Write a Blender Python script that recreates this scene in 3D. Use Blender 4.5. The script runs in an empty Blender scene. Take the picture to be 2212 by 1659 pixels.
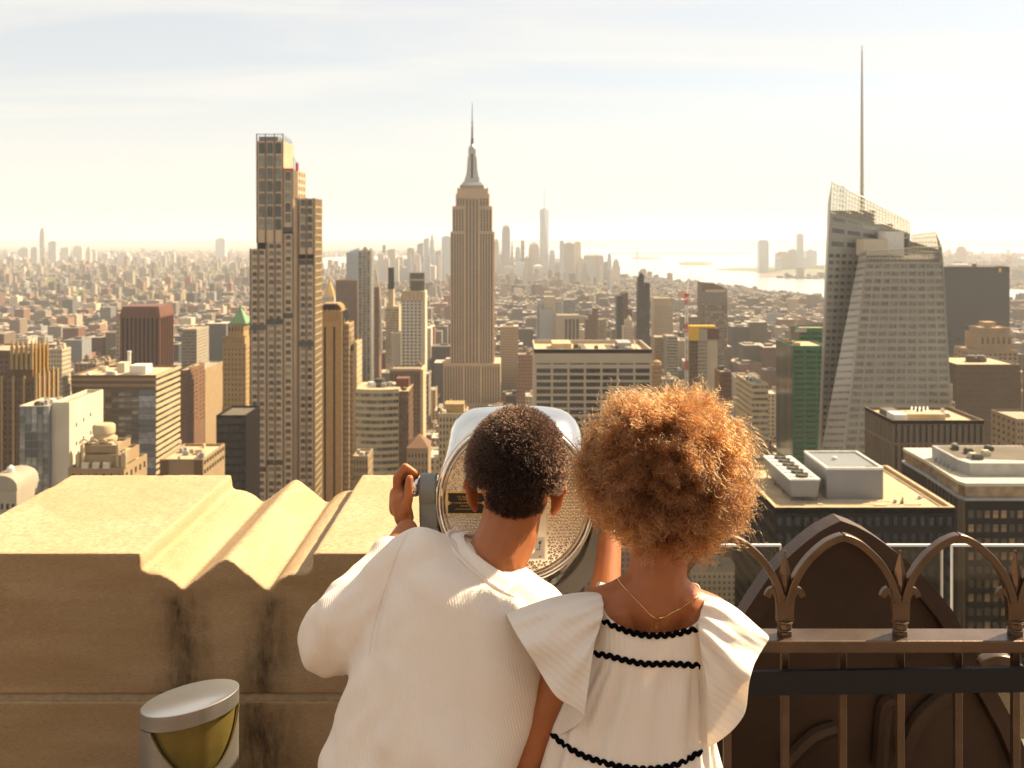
import bpy, bmesh, math, random
import numpy as np
from mathutils import Vector, Matrix, noise as mnoise
R = math.radians
random.seed(7); rng = np.random.default_rng(7)
sc = bpy.context.scene
COL = sc.collection

# ---------------------------------------------------------------- camera
EYE = 258.0                       # eye height above the street, standing on the roof terrace
F = 2150.0; CU = 1106.0; HV = 505.0   # focal length and principal lines in a 2212 px wide frame
cam_d = bpy.data.cameras.new('camera'); cam = bpy.data.objects.new('camera', cam_d); COL.objects.link(cam)
cam.location = (0, 0, EYE); cam.rotation_euler = (R(90), 0, 0)
cam_d.sensor_width = 36; cam_d.lens = 36 * F / 2212; cam_d.shift_y = -(829.5 - HV) / 2212
cam_d.clip_start = 0.05; cam_d.clip_end = 120000
cam_d.dof.use_dof = True; cam_d.dof.focus_distance = 1.8; cam_d.dof.aperture_fstop = 10
sc.camera = cam
# ---------------------------------------------------------------- sky and sun
SUN_AZ, SUN_EL = R(58), R(43)     # to the right of the view direction, in front of the camera
w = bpy.data.worlds.new('World'); sc.world = w; w.use_nodes = True
nt = w.node_tree; nt.nodes.clear()
def wn(t, **k):
    n = nt.nodes.new(t)
    for a, b in k.items(): setattr(n, a, b)
    return n
def wl(a, b): nt.links.new(a, b)
sky = wn('ShaderNodeTexSky', sky_type='NISHITA', sun_disc=False, sun_elevation=SUN_EL, sun_rotation=SUN_AZ, altitude=260, air_density=1.0, dust_density=1.2, ozone_density=1.0)
tc = wn('ShaderNodeTexCoord'); sep = wn('ShaderNodeSeparateXYZ'); wl(tc.outputs['Generated'], sep.inputs[0])
def wmath(op, a, b=None, clamp=False):
    n = wn('ShaderNodeMath', operation=op, use_clamp=clamp)
    for i, x in enumerate((a, b)):
        if x is None: continue
        if isinstance(x, (int, float)): n.inputs[i].default_value = x
        else: wl(x, n.inputs[i])
    return n.outputs[0]
zz = wmath('MAXIMUM', sep.outputs[2], 0.0)
den = wmath('ADD', zz, 0.12)
comb = wn('ShaderNodeCombineXYZ'); wl(wmath('DIVIDE', sep.outputs[0], den), comb.inputs[0]); wl(wmath('DIVIDE', sep.outputs[1], den), comb.inputs[1])
mp = wn('ShaderNodeMapping'); mp.inputs['Rotation'].default_value = (0, 0, R(28)); mp.inputs['Scale'].default_value = (0.55, 1.9, 1)
wl(comb.outputs[0], mp.inputs[0])
n1 = wn('ShaderNodeTexNoise'); n1.inputs['Scale'].default_value = 1.1; n1.inputs['Detail'].default_value = 7; n1.inputs['Roughness'].default_value = 0.5; n1.inputs['Distortion'].default_value = 0.6
wl(mp.outputs[0], n1.inputs['Vector'])
cir = wmath('MULTIPLY', wmath('SUBTRACT', n1.outputs[0], 0.40, True), 2.4, True)     # cirrus streaks
veil = wmath('SUBTRACT', 1.0, wmath('MULTIPLY', zz, 2.7, True), True)                  # high thin cloud, thicker towards the horizon
fac = wmath('MAXIMUM', wmath('ADD', wmath('MULTIPLY', cir, 0.42), 0.56), wmath('MULTIPLY', veil, 0.93), True)
mixc = wn('ShaderNodeMix', data_type='RGBA'); mixc.inputs[7].default_value = (7.3, 6.95, 6.25, 1)
wl(fac, mixc.inputs[0]); wl(sky.outputs[0], mixc.inputs[6])
bg = wn('ShaderNodeBackground'); bg.inputs['Strength'].default_value = 0.05
wo = wn('ShaderNodeOutputWorld'); wl(mixc.outputs[2], bg.inputs[0]); wl(bg.outputs[0], wo.inputs[0])
sun_d = bpy.data.lights.new('sun', 'SUN'); sun_d.energy = 5.0; sun_d.angle = R(0.55); sun_d.color = (1.0, 0.82, 0.56)
sun = bpy.data.objects.new('sun', sun_d); COL.objects.link(sun)
sdir = Vector((math.sin(SUN_AZ) * math.cos(SUN_EL), math.cos(SUN_AZ) * math.cos(SUN_EL), math.sin(SUN_EL)))
sun.rotation_euler = sdir.to_track_quat('Z', 'Y').to_euler(); sun.location = (3, -2, EYE + 6)
# ---------------------------------------------------------------- exposure and sampling
vs = sc.view_settings; vs.view_transform = 'Standard'; vs.look = 'None'; vs.gamma = 1.0; vs.exposure = 1.52
cy = sc.cycles
cy.use_denoising = True; cy.max_bounces = 8; cy.diffuse_bounces = 3; cy.glossy_bounces = 4; cy.transmission_bounces = 6; cy.volume_bounces = 1
cy.transparent_max_bounces = 8; cy.sample_clamp_indirect = 6; cy.caustics_reflective = False; cy.caustics_refractive = False
cy.use_adaptive_sampling = True; cy.adaptive_threshold = 0.02

# ---------------------------------------------------------------- helpers
def PX(u, Y): return (u - CU) / F * Y
def PZ(v, Y): return EYE + (HV - v) / F * Y
def P(u, v, Y): return Vector((PX(u, Y), Y, PZ(v, Y)))
MATS = {}
TONE = [(1, 1, 1)]
def tone(c): return tuple(x * k for x, k in zip(c, TONE[0]))
def mk(name, c1, c2=None, rough=.7, metal=0., scale=1., bump=0., bs=None, rnd=0., spec=.3, detail=4, stretch=None, sss=0., contrast=1.):
    c1 = tone(c1); c2 = tone(c2) if c2 is not None else None
    m = bpy.data.materials.new(name); m.use_nodes = True; t = m.node_tree; N = t.nodes; L = t.links
    b = N['Principled BSDF']; b.inputs['Roughness'].default_value = rough; b.inputs['Metallic'].default_value = metal
    b.inputs['Specular IOR Level'].default_value = spec
    b.inputs['Base Color'].default_value = (*c1, 1)
    out = None
    co = N.new('ShaderNodeTexCoord'); vec = co.outputs['Object']
    if stretch:
        mpn = N.new('ShaderNodeMapping'); mpn.inputs['Scale'].default_value = stretch; L.new(vec, mpn.inputs[0]); vec = mpn.outputs[0]
    if c2 is not None:
        n = N.new('ShaderNodeTexNoise'); n.inputs['Scale'].default_value = scale; n.inputs['Detail'].default_value = detail; L.new(vec, n.inputs['Vector'])
        mr = N.new('ShaderNodeMapRange'); mr.inputs[1].default_value = .5 - .25 / contrast; mr.inputs[2].default_value = .5 + .25 / contrast; L.new(n.outputs[0], mr.inputs[0])
        mx = N.new('ShaderNodeMix'); mx.data_type = 'RGBA'; mx.inputs[6].default_value = (*c1, 1); mx.inputs[7].default_value = (*c2, 1)
        L.new(mr.outputs[0], mx.inputs[0]); out = mx.outputs[2]
    if rnd:
        oi = N.new('ShaderNodeObjectInfo'); hs = N.new('ShaderNodeHueSaturation')
        mr = N.new('ShaderNodeMapRange'); mr.inputs[3].default_value = 1 - rnd; mr.inputs[4].default_value = 1 + rnd
        L.new(oi.outputs['Random'], mr.inputs[0]); L.new(mr.outputs[0], hs.inputs['Value'])
        if out is not None: L.new(out, hs.inputs['Color'])
        else: hs.inputs['Color'].default_value = (*c1, 1)
        out = hs.outputs[0]
    if out is not None: L.new(out, b.inputs['Base Color'])
    if bump:
        n = N.new('ShaderNodeTexNoise'); n.inputs['Scale'].default_value = bs or scale * 8; n.inputs['Detail'].default_value = 5; L.new(vec, n.inputs['Vector'])
        bp = N.new('ShaderNodeBump'); bp.inputs['Strength'].default_value = bump; bp.inputs['Distance'].default_value = .01
        L.new(n.outputs[0], bp.inputs['Height']); L.new(bp.outputs[0], b.inputs['Normal'])
    if sss:
        b.inputs['Subsurface Weight'].default_value = sss; b.inputs['Subsurface Radius'].default_value = (.02, .006, .003); b.inputs['Subsurface Scale'].default_value = 1
    MATS[name] = m
    return m
def glass(name, dark, light, metal=.3, rough=.12, spec=.8):
    # window glass: every pane (object) its own tint between a dark room and drawn blinds
    m = bpy.data.materials.new(name); m.use_nodes = True; t = m.node_tree; N = t.nodes; L = t.links
    b = N['Principled BSDF']; b.inputs['Roughness'].default_value = rough; b.inputs['Metallic'].default_value = metal; b.inputs['Specular IOR Level'].default_value = spec
    oi = N.new('ShaderNodeObjectInfo'); co = N.new('ShaderNodeTexCoord'); n = N.new('ShaderNodeTexNoise'); n.inputs['Scale'].default_value = .33; n.inputs['Detail'].default_value = 2
    L.new(co.outputs['Object'], n.inputs['Vector'])
    a = N.new('ShaderNodeMath'); a.operation = 'POWER'; a.inputs[1].default_value = 2.2; L.new(oi.outputs['Random'], a.inputs[0])
    s = N.new('ShaderNodeMath'); s.operation = 'MULTIPLY'; L.new(a.outputs[0], s.inputs[0])
    mr = N.new('ShaderNodeMapRange'); mr.inputs[1].default_value = .35; mr.inputs[2].default_value = .65; mr.inputs[3].default_value = .5; mr.inputs[4].default_value = 1.3; L.new(n.outputs[0], mr.inputs[0]); L.new(mr.outputs[0], s.inputs[1])
    mx = N.new('ShaderNodeMix'); mx.data_type = 'RGBA'; mx.clamp_factor = True; mx.inputs[6].default_value = (*dark, 1); mx.inputs[7].default_value = (*light, 1)
    L.new(s.outputs[0], mx.inputs[0]); L.new(mx.outputs[2], b.inputs['Base Color'])
    MATS[name] = m
    return m
def mats(x):
    return [MATS[k] for k in (x if isinstance(x, (list, tuple)) else [x])]
class MB:
    def __init__(s): s.v = []; s.f = []; s.m = []
    def add(s, vs, fs, mi=0):
        o = len(s.v); s.v += [tuple(p) for p in vs]; s.f += [tuple(i + o for i in f) for f in fs]; s.m += [mi] * len(fs)
    def quad(s, a, b, c, d, mi=0): s.add((a, b, c, d), ((0, 1, 2, 3),), mi)
    def box(s, x0, x1, y0, y1, z0, z1, mi=0, M=None):
        vs = [Vector(p) for p in ((x0, y0, z0), (x1, y0, z0), (x1, y1, z0), (x0, y1, z0), (x0, y0, z1), (x1, y0, z1), (x1, y1, z1), (x0, y1, z1))]
        if M is not None: vs = [M @ p for p in vs]
        s.add(vs, ((0, 3, 2, 1), (4, 5, 6, 7), (0, 1, 5, 4), (1, 2, 6, 5), (2, 3, 7, 6), (3, 0, 4, 7)), mi)
        return s
    def loft(s, rings, cap=True, mi=0, closed=True):
        o = len(s.v); n = len(rings[0])
        for r in rings: s.v += [tuple(p) for p in r]
        k = n if closed else n - 1
        for i in range(len(rings) - 1):
            for j in range(k):
                a = o + i * n + j; b = o + i * n + (j + 1) % n
                s.f.append((a, b, b + n, a + n)); s.m.append(mi)
        if cap and closed:
            s.f.append(tuple(o + j for j in reversed(range(n)))); s.m.append(mi)
            e = o + (len(rings) - 1) * n
            s.f.append(tuple(e + j for j in range(n))); s.m.append(mi)
        return s
    def tube(s, pts, r, n=8, mi=0, up=None, sq=None, cap=True, loop=False):
        pts = [Vector(p) for p in pts]; k = len(pts)
        rs = r if isinstance(r, (list, tuple)) else [r] * k
        rings = []; prev = Vector(up) if up else None
        for i, p in enumerate(pts):
            if loop: t = pts[(i + 1) % k] - pts[i - 1]
            else: t = pts[min(i + 1, k - 1)] - pts[max(i - 1, 0)]
            t.normalize()
            if prev is None: prev = Vector((0, 0, 1)) if abs(t.z) < .9 else Vector((1, 0, 0))
            a = prev - t * prev.dot(t)
            if a.length < 1e-5: a = t.orthogonal()
            a.normalize(); bb = t.cross(a)
            if not up: prev = a
            if sq:
                hw, hh = sq[0] * rs[i], sq[1] * rs[i]
                rings.append([p + bb * x * hw + a * y * hh for x, y in ((1, 1), (-1, 1), (-1, -1), (1, -1))])
            else: rings.append([p + (a * math.sin(2 * math.pi * j / n) + bb * math.cos(2 * math.pi * j / n)) * rs[i] for j in range(n)])
        if loop: rings.append(rings[0]); cap = False
        return s.loft(rings, cap, mi)
    def lathe(s, prof, c, n=24, mi=0, cap=True):
        c = Vector(c)
        return s.loft([[c + Vector((r * math.cos(2 * math.pi * j / n), r * math.sin(2 * math.pi * j / n), z)) for j in range(n)] for r, z in prof], cap, mi)
    def ell(s, c, r, n=16, k=10, M=None, mi=0):
        c = Vector(c); rings = []
        for i in range(k + 1):
            th = math.pi * (i + .02) / (k + .04); ring = []
            for j in range(n):
                p = Vector((r[0] * math.sin(th) * math.cos(2 * math.pi * j / n), r[1] * math.sin(th) * math.sin(2 * math.pi * j / n), -r[2] * math.cos(th)))
                ring.append(c + (M @ p if M is not None else p))
            rings.append(ring)
        return s.loft(rings, True, mi)
    def mesh(s, name, mat=None, off=(0, 0, 0), smooth=None):
        me = bpy.data.meshes.new(name)
        o = np.array(off, dtype=float)
        va = np.array(s.v, dtype=float).reshape(-1, 3) - o
        me.from_pydata(va.tolist(), [], s.f)
        for m in (mats(mat) if mat else []): me.materials.append(m)
        if s.m and max(s.m) > 0: me.polygons.foreach_set('material_index', s.m)
        if smooth is not None:
            me.polygons.foreach_set('use_smooth', [True] * len(me.polygons)); me.set_sharp_from_angle(angle=R(smooth))
        me.update()
        return me
    def build(s, name, mat, parent=None, smooth=None, kind=None):
        if not s.f: return None
        off = world_loc(parent) if parent else (0, 0, 0)
        o = bpy.data.objects.new(name, s.mesh(name, mat, off, smooth)); COL.objects.link(o)
        if parent: o.parent = parent
        if kind: o['kind'] = kind
        return o
def world_loc(o):
    l = Vector(o.location)
    while o.parent: o = o.parent; l = l + Vector(o.location)
    return l
def tag(o, label=None, cat=None, group=None, kind=None):
    for k, x in (('label', label), ('category', cat), ('group', group), ('kind', kind)):
        if x: o[k] = x
    return o
def thing(name, label, cat, loc=(0, 0, 0), group=None):
    o = bpy.data.objects.new(name, None); COL.objects.link(o); o.location = loc; o.empty_display_size = .2
    return tag(o, label, cat, group)
def link(name, me, parent, loc=None, M=None):
    o = bpy.data.objects.new(name, me); COL.objects.link(o)
    if parent: o.parent = parent
    if M is not None: o.matrix_basis = M
    elif loc is not None: o.location = loc
    return o
FOOT = []          # footprints kept free of other buildings: x0, x1, y0, y1
SEEN = []          # what must stay visible: u0, u1, lowest visible v, depth
PANE = {}
def even(n, ratio, m0=.02, m1=None):
    m1 = m0 if m1 is None else m1
    p = (1 - m0 - m1) / n
    return [(m0 + p * (i + .5 - ratio / 2), m0 + p * (i + .5 + ratio / 2)) for i in range(n)]
def floors(H, top, fh, ratio, bottom=0.):
    out = []; z = H - top
    while z - fh * ratio > bottom:
        out.append(((z - fh * ratio) / H, z / H)); z -= fh
    return out[::-1]
class Bld:
    """one building: an Empty at its foot with walls, windows, roof ... as parts"""
    def __init__(s, name, label, u, Y, group=None, cat='building', wall='tan', pane='pane', roof='roofgrey'):
        s.e = thing(name, label, cat, (PX(u, Y), Y, 0), group)
        s.parts = {}; s.matof = {'wall': wall, 'roof': roof, 'parapet': wall}; s.pane = pane; s.count = 0; s.more = MB(); s.smooth = {}
    def p(s, part, mat=None):
        if part not in s.parts: s.parts[part] = MB()
        if mat: s.matof[part] = mat
        return s.parts[part]
    def single(s, name, mb, mat, smooth=None): return mb.build(name, mat, s.e, smooth)
    def pane_at(s, pts, n, d, mat, name='window'):
        # pts: four corners of the opening on the face, n: outward normal
        bl, br, tr, tl = pts; c = (bl + br + tr + tl) / 4; L = world_loc(s.e)
        ux = (br - bl); uz = (tl - bl); W, H = ux.length, uz.length
        if s.count >= 300:
            q = [x - n * d for x in pts]; s.more.quad(*q); return
        s.count += 1
        rect = (tr - bl - ux - uz).length < .02 and abs(ux.normalized().dot(uz.normalized())) < .01
        if rect:
            key = (round(W, 1), round(H, 1), mat)
            if key not in PANE: PANE[key] = MB().box(-W / 2 - .03, W / 2 + .03, 0, .12, -H / 2 - .03, H / 2 + .03).mesh(name, mat)
            x, z = ux.normalized(), uz.normalized()
            M = Matrix((x, -n, z)).transposed().to_4x4(); M.translation = c - n * d - L
            link(name, PANE[key], s.e, M=M)
        else:
            mb = MB(); f = [x - n * d - c for x in pts]; bk = [x - n * (d + .12) - c for x in pts]
            mb.loft([bk, f])
            o = link(name, mb.mesh(name, mat), s.e, loc=c - L)
    def grid(s, corners, cols, rows, d=.35, part='wall', mat=None, pane=None, arch=0., name='window'):
        bl, br, tr, tl = [Vector(c) for c in corners]
        mb = s.p(part, mat); n = (br - bl).cross(tl - bl).normalized()
        def pt(a, b, dd=0.): return (bl * (1 - a) + br * a) * (1 - b) + (tl * (1 - a) + tr * a) * b - n * dd
        prev = 0.
        for r0, r1 in rows:
            mb.quad(pt(0, prev), pt(1, prev), pt(1, r0), pt(0, r0))
            pc = 0.
            for c0, c1 in cols:
                mb.quad(pt(pc, r0), pt(c0, r0), pt(c0, r1), pt(pc, r1))
                q = ((c0, r0), (c1, r0), (c1, r1), (c0, r1))
                for i in range(4):
                    a, b = q[i], q[(i + 1) % 4]
                    mb.quad(pt(*a), pt(*b), pt(*b, d), pt(*a, d))
                if arch:
                    aw = (c1 - c0) * arch; ah = (r1 - r0) * arch
                    mb.add([pt(c0, r1, .02), pt(c0, r1 - ah, .02), pt(c0 + aw * .3, r1 - ah * .3, .02), pt(c0 + aw, r1, .02)], ((0, 1, 2, 3),))
                    mb.add([pt(c1, r1, .02), pt(c1 - aw, r1, .02), pt(c1 - aw * .3, r1 - ah * .3, .02), pt(c1, r1 - ah, .02)], ((0, 1, 2, 3),))
                s.pane_at([pt(*x) for x in q], n, d, pane or s.pane, name)
                pc = c1
            mb.quad(pt(pc, r0), pt(1, r0), pt(1, r1), pt(pc, r1))
            prev = r1
        mb.quad(pt(0, prev), pt(1, prev), pt(1, 1), pt(0, 1))
    def tower(s, u0, u1, vt, Y, D, front=None, side=None, zb=0., vb=None, part='wall', mat=None, roofpart='roof', par=1.0, d=.35, arch=0., pane=None, both=False):
        """box from its front face as seen (u0..u1, top at vt, depth Y); front/side = (cols, width ratio, floor height, height ratio, top offset, lowest v)"""
        x0, x1, zt = PX(u0, Y), PX(u1, Y), PZ(vt, Y)
        return s.block(x0, x1, Y, Y + D, zb, zt, front, side, vb, part, mat, roofpart, par, d, arch, pane, both)
    def block(s, x0, x1, y0, y1, zb, zt, front=None, side=None, vb=None, part='wall', mat=None, roofpart='roof', par=1.0, d=.35, arch=0., pane=None, both=False):
        mb = s.p(part, mat)
        FOOT.append((x0, x1, y0, y1))
        if vb: SEEN.append((CU + min(x0 / y0, x0 / y1) * F, CU + max(x1 / y0, x1 / y1) * F, vb, y0))
        def face(a, b, spec):
            A, B = Vector((*a, zb)), Vector((*b, zb)); up = Vector((0, 0, zt - zb)); H = zt - zb
            if not spec: mb.quad(A, B, B + up, A + up); return
            n, wr, fh, hr, top = spec[:5]
            yy = min(a[1], b[1])
            low = max(0, PZ(spec[5], yy) - zb) if len(spec) > 5 else 0
            mg = spec[6] if len(spec) > 6 else .02
            s.grid((A, B, B + up, A + up), even(n, wr, mg), floors(H, top, fh, hr, low), d, part, None, pane, arch)
        left = (x0 + x1) / 2 < 0
        face((x0, y0), (x1, y0), front)
        face((x1, y0), (x1, y1), side if left or both else None)
        face((x0, y1), (x0, y0), side if (not left) or both else None)
        face((x1, y1), (x0, y1), None)
        t = min(.6, (x1 - x0) * .1, (y1 - y0) * .1)
        o = [Vector(p) for p in ((x0, y0, zt), (x1, y0, zt), (x1, y1, zt), (x0, y1, zt))]
        i = [Vector(p) for p in ((x0 + t, y0 + t, zt), (x1 - t, y0 + t, zt), (x1 - t, y1 - t, zt), (x0 + t, y1 - t, zt))]
        dn = Vector((0, 0, par)); pp = s.p('parapet', s.matof.get('parapet'))
        for k in range(4):
            m = (k + 1) % 4
            pp.quad(o[k], o[m], i[m], i[k]); pp.quad(i[k], i[m], i[m] - dn, i[k] - dn)
        s.p(roofpart).quad(*[x - dn for x in i])
        return (x0, x1, y0, y1, zt)
    def plant(s, k, x0, x1, y0, y1, z, mat='plant', name='roof_unit', hmax=4., sizes=(2, 6)):
        for _ in range(k):
            a, b = random.uniform(*sizes), random.uniform(*sizes); h = random.uniform(1.2, hmax)
            x = random.uniform(x0 + a / 2, max(x0 + a / 2, x1 - a / 2)); y = random.uniform(y0 + b / 2, max(y0 + b / 2, y1 - b / 2))
            m = MB().box(x - a / 2, x + a / 2, y - b / 2, y + b / 2, z, z + h)
            m.box(x - a / 2 + .3, x + a / 2 - .3, y - b / 2 + .3, y + b / 2 - .3, z + h, z + h + .35)
            s.single(name, m, mat if isinstance(mat, str) else random.choice(mat))
    def fin(s):
        for k, mb in s.parts.items(): mb.build(k, s.matof.get(k, 'tan'), s.e, s.smooth.get(k))
        if s.more.f: s.more.build('windows', s.pane, s.e, kind='stuff')
        return s.e
# ---------------------------------------------------------------- materials of the city
TONE[0] = (.80, .725, .59)      # the city's masonry is warm
mk('tan', (.36, .27, .17), (.29, .21, .13), scale=.15, rnd=.08)
mk('cream', (.55, .46, .32), (.45, .37, .25), scale=.15, rnd=.06)
mk('limestone', (.60, .47, .35), (.50, .39, .29), scale=.06, rough=.8)
mk('greystone', (.38, .35, .30), (.31, .28, .24), scale=.1, rnd=.05)
mk('whitestone', (.52, .47, .40), (.46, .41, .35), scale=.08)
mk('paleface', (.66, .62, .54), (.58, .54, .46), scale=.1)
mk('brownbrick', (.20, .11, .06), (.15, .08, .045), scale=.2, rnd=.1)
mk('gothicbrick', (.18, .095, .04), (.10, .055, .024), scale=.25)
mk('gold', (.62, .42, .13), (.50, .31, .09), scale=.5, rough=.35, metal=.6)
mk('goldstone', (.42, .30, .15), (.32, .225, .10), scale=.3)
mk('redbronze', (.17, .062, .028), (.12, .045, .02), scale=.2, rough=.45)
mk('copper', (.15, .30, .17), (.19, .35, .21), scale=.4, rough=.6)
mk('darkface', (.009, .006, .005), (.006, .004, .003), scale=.2, rough=.5, spec=.1)
mk('slab', (.010, .009, .009), (.007, .006, .006), scale=.05, rough=.5, spec=.15)
mk('bronzewall', (.17, .125, .08), (.14, .10, .065), scale=.1, rough=.6)
mk('stripebrown', (.16, .095, .05), (.13, .075, .04), scale=.1, rough=.5)
mk('roofgrey', (.40, .36, .30), (.28, .25, .21), scale=.12, rough=.9, rnd=.12)
mk('rooftan', (.60, .48, .34), (.46, .36, .25), scale=.22, contrast=1.6, rough=.9)
mk('roofdark', (.10, .085, .07), (.15, .13, .10), scale=.2, rough=.9)
mk('plant', (.40, .42, .46), (.30, .31, .34), scale=.4, rough=.6, rnd=.15)
mk('plantdark', (.08, .075, .07), (.12, .11, .10), scale=.6, rough=.7, rnd=.2)
mk('whitepaint', (.80, .83, .88), (.68, .70, .75), scale=.5, rough=.5)
mk('steelgrey', (.24, .27, .33), (.21, .235, .285), scale=.1, rough=.5, metal=.2)
mk('lattice', (.42, .40, .33), None, rough=.4, metal=.3)
mk('redpaint', (.55, .05, .03), None, rough=.5)
mk('yellownet', (.75, .50, .02), (.6, .38, .02), scale=.4)
mk('brownnet', (.12, .055, .035), (.09, .04, .03), scale=.4)
mk('towerframe', (.66, .50, .37), (.56, .42, .31), scale=.08, rough=.55, metal=.15)
mk('greenwall', (.012, .22, .11), (.010, .16, .08), scale=.1, rough=.3, metal=.2)
mk('boaframe', (.34, .34, .34), (.28, .28, .28), scale=.05, rough=.35, metal=.35)
mk('boalight', (.46, .46, .48), (.39, .39, .41), scale=.05, rough=.4, metal=.3)
glass('pane', (.012, .012, .011), (.16, .13, .09))
glass('towerpane', (.018, .022, .016), (.24, .21, .14), metal=.10, rough=.12, spec=.6)
glass('darkpane', (.010, .007, .005), (.05, .03, .018), metal=.0, spec=.5)
glass('greenpane', (.008, .03, .018), (.05, .16, .09), metal=.4)
glass('boapane', (.02, .016, .010), (.22, .18, .11), metal=.08, rough=.08, spec=.45)
glass('bluepane', (.10, .11, .12), (.35, .36, .38), metal=.45)
glass('palepane', (.05, .05, .045), (.32, .30, .25), metal=.3)
glass('navypane', (.008, .009, .014), (.03, .03, .04), metal=.0, spec=.4)
glass('bronzepane', (.03, .02, .012), (.30, .19, .09), metal=.3)
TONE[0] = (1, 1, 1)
mk('hazegrey', (.34, .335, .33), (.27, .265, .26), scale=.02, rnd=.2)  # far towers: some of the haze fade is put into these pale colours
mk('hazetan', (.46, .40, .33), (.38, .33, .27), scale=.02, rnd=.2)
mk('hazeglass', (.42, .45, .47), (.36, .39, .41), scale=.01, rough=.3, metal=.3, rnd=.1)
# ---------------------------------------------------------------- ground, water, haze
GX, GY = 26000, 40000
mk('cityground', (.16, .13, .10), (.10, .085, .07), scale=.004, rough=.95, detail=8)
g = MB(); g.quad((-GX, -400, 0), (GX, -400, 0), (GX, GY, 0), (-GX, GY, 0))
tag(g.build('ground', 'cityground'), kind='structure', label='hazy city ground reaching to the horizon')
def gp(u, v, z=.5):
    Y = EYE * F / (v - HV); return (PX(u, Y), Y, z)
mk('water', (.30, .33, .33), (.34, .36, .35), scale=.002, rough=.22, spec=1.0, bump=.15, bs=.05)
wt = MB()
def poly(mb, pts, z=.5):
    vs = [gp(u, v, z) for u, v in pts]; mb.add(vs, [tuple(range(len(vs)))[::-1]])
bay = [(1090, 537.5), (2300, 537.5), (2300, 547), (1960, 548), (1800, 553), (1790, 586), (1700, 582), (1640, 587), (1640, 600), (1790, 604), (1950, 606), (2140, 622), (2260, 628), (2300, 700), (2190, 682), (2060, 668), (1900, 652), (1780, 646), (1650, 631), (1560, 620), (1440, 606), (1330, 592), (1290, 575), (1240, 562), (1090, 556)]
poly(wt, bay)
wt.build('bay_water', 'water')['kind'] = 'structure'
wt = MB(); poly(wt, [(640, 560), (700, 556), (830, 553), (960, 550), (960, 556), (840, 560), (752, 572), (744, 580), (700, 581), (640, 583)]); wt.build('river_water', 'water')['kind'] = 'structure'
wt = MB(); poly(wt, [(1090, 531), (2300, 530), (2300, 533.5), (1090, 533.5)]); wt.build('outer_bay_water', 'water')['kind'] = 'structure'
# far hills beyond the bay and beyond the left-hand borough
def hills(name, pts, Y, D, mat):
    mb = MB(); top = []; fr = []; bk = []
    for u, v in pts:
        z = max(PZ(v, Y), 3); x = PX(u, Y); fr.append((x, Y - D, 0)); top.append((x, Y, z)); bk.append((x * 1.05, Y + D, 0))
    mb.loft([fr, top, bk], False, 0, False); o = mb.build(name, mat, smooth=60); o['kind'] = 'structure'; return o
mk('hill', (.07, .10, .05), (.10, .11, .06), scale=.002, rough=.95)
rr = random.Random(3)
def ridge(u0, u1, v, a, n=40): return [(u0 + (u1 - u0) * i / n, v + a * math.sin(i * .7) * .5 + a * (rr.random() - .5)) for i in range(n + 1)]
hills('far_hill', ridge(1080, 2400, 519.5, 2.0), 26000, 1500, 'hill')
hills('far_ridge', ridge(-200, 1100, 521.5, 1.6), 30000, 2500, 'hill')
# islands and the spit in the bay
mk('islandgreen', (.09, .12, .05), (.12, .12, .07), scale=.01, rough=.95)
def island(name, pts, h):
    ring = [Vector(gp(u, v, .5)) for u, v in pts]; c = sum(ring, Vector()) / len(ring)
    up = [c + (p - c) * .8 + Vector((0, 0, h)) for p in ring]
    mb = MB(); mb.loft([ring, up]); o = mb.build(name, 'islandgreen'); o['kind'] = 'structure'; return o
island('harbour_island', [(1362, 558.5), (1380, 557.2), (1412, 557.6), (1430, 559), (1405, 560.4), (1372, 560.6)], 12)
island('harbour_island', [(1462, 571), (1480, 567.8), (1520, 567.5), (1546, 570.5), (1525, 573.5), (1478, 573.5)], 14)
island('harbour_spit', [(1535, 583.5), (1560, 580.5), (1620, 580), (1660, 578), (1800, 572), (1800, 590), (1700, 589), (1640, 588), (1590, 585.5)], 8)
island('far_spit', [(1300, 548.5), (1420, 546.8), (1560, 547.2), (1640, 546.5), (1560, 549.5), (1400, 549.8)], 14)
# monument on the island
t = thing('island_monument', 'tiny grey statue on its pedestal on the hazy bay island', 'monument', gp(1377, 558.6, 8))
L = world_loc(t); q = MB(); q.lathe([(32, 0), (30, 12), (14, 14), (11, 46)], L, 8); q.build('pedestal', 'hazetan', t)
q = MB(); q.lathe([(6, 46), (8, 58), (7, 70), (4.5, 82), (2.5, 86), (3, 92), (1.5, 95)], L, 8); q.tube([L + Vector((3, 0, 78)), L + Vector((8, 0, 98)), L + Vector((8, 0, 104))], [1.6, 1.2, 1.8], 6); q.build('figure', 'copper', t)
# haze: one closed box of even air round everything but the sky
hz = MB().box(-27500, 27500, -520, 42500, -1, 452)
hm = bpy.data.materials.new('haze_air'); hm.use_nodes = True; hn = hm.node_tree; hn.nodes.clear()
pv = hn.nodes.new('ShaderNodeVolumePrincipled'); pv.inputs['Color'].default_value = (.80, .79, .79, 1); pv.inputs['Density'].default_value = 0.58e-4; pv.inputs['Anisotropy'].default_value = .1
ho = hn.nodes.new('ShaderNodeOutputMaterial'); hn.links.new(pv.outputs[0], ho.inputs['Volume']); MATS['haze_air'] = hm
tag(hz.build('haze', 'haze_air'), kind='stuff', label='warm pale haze filling the air over the city')

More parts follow.
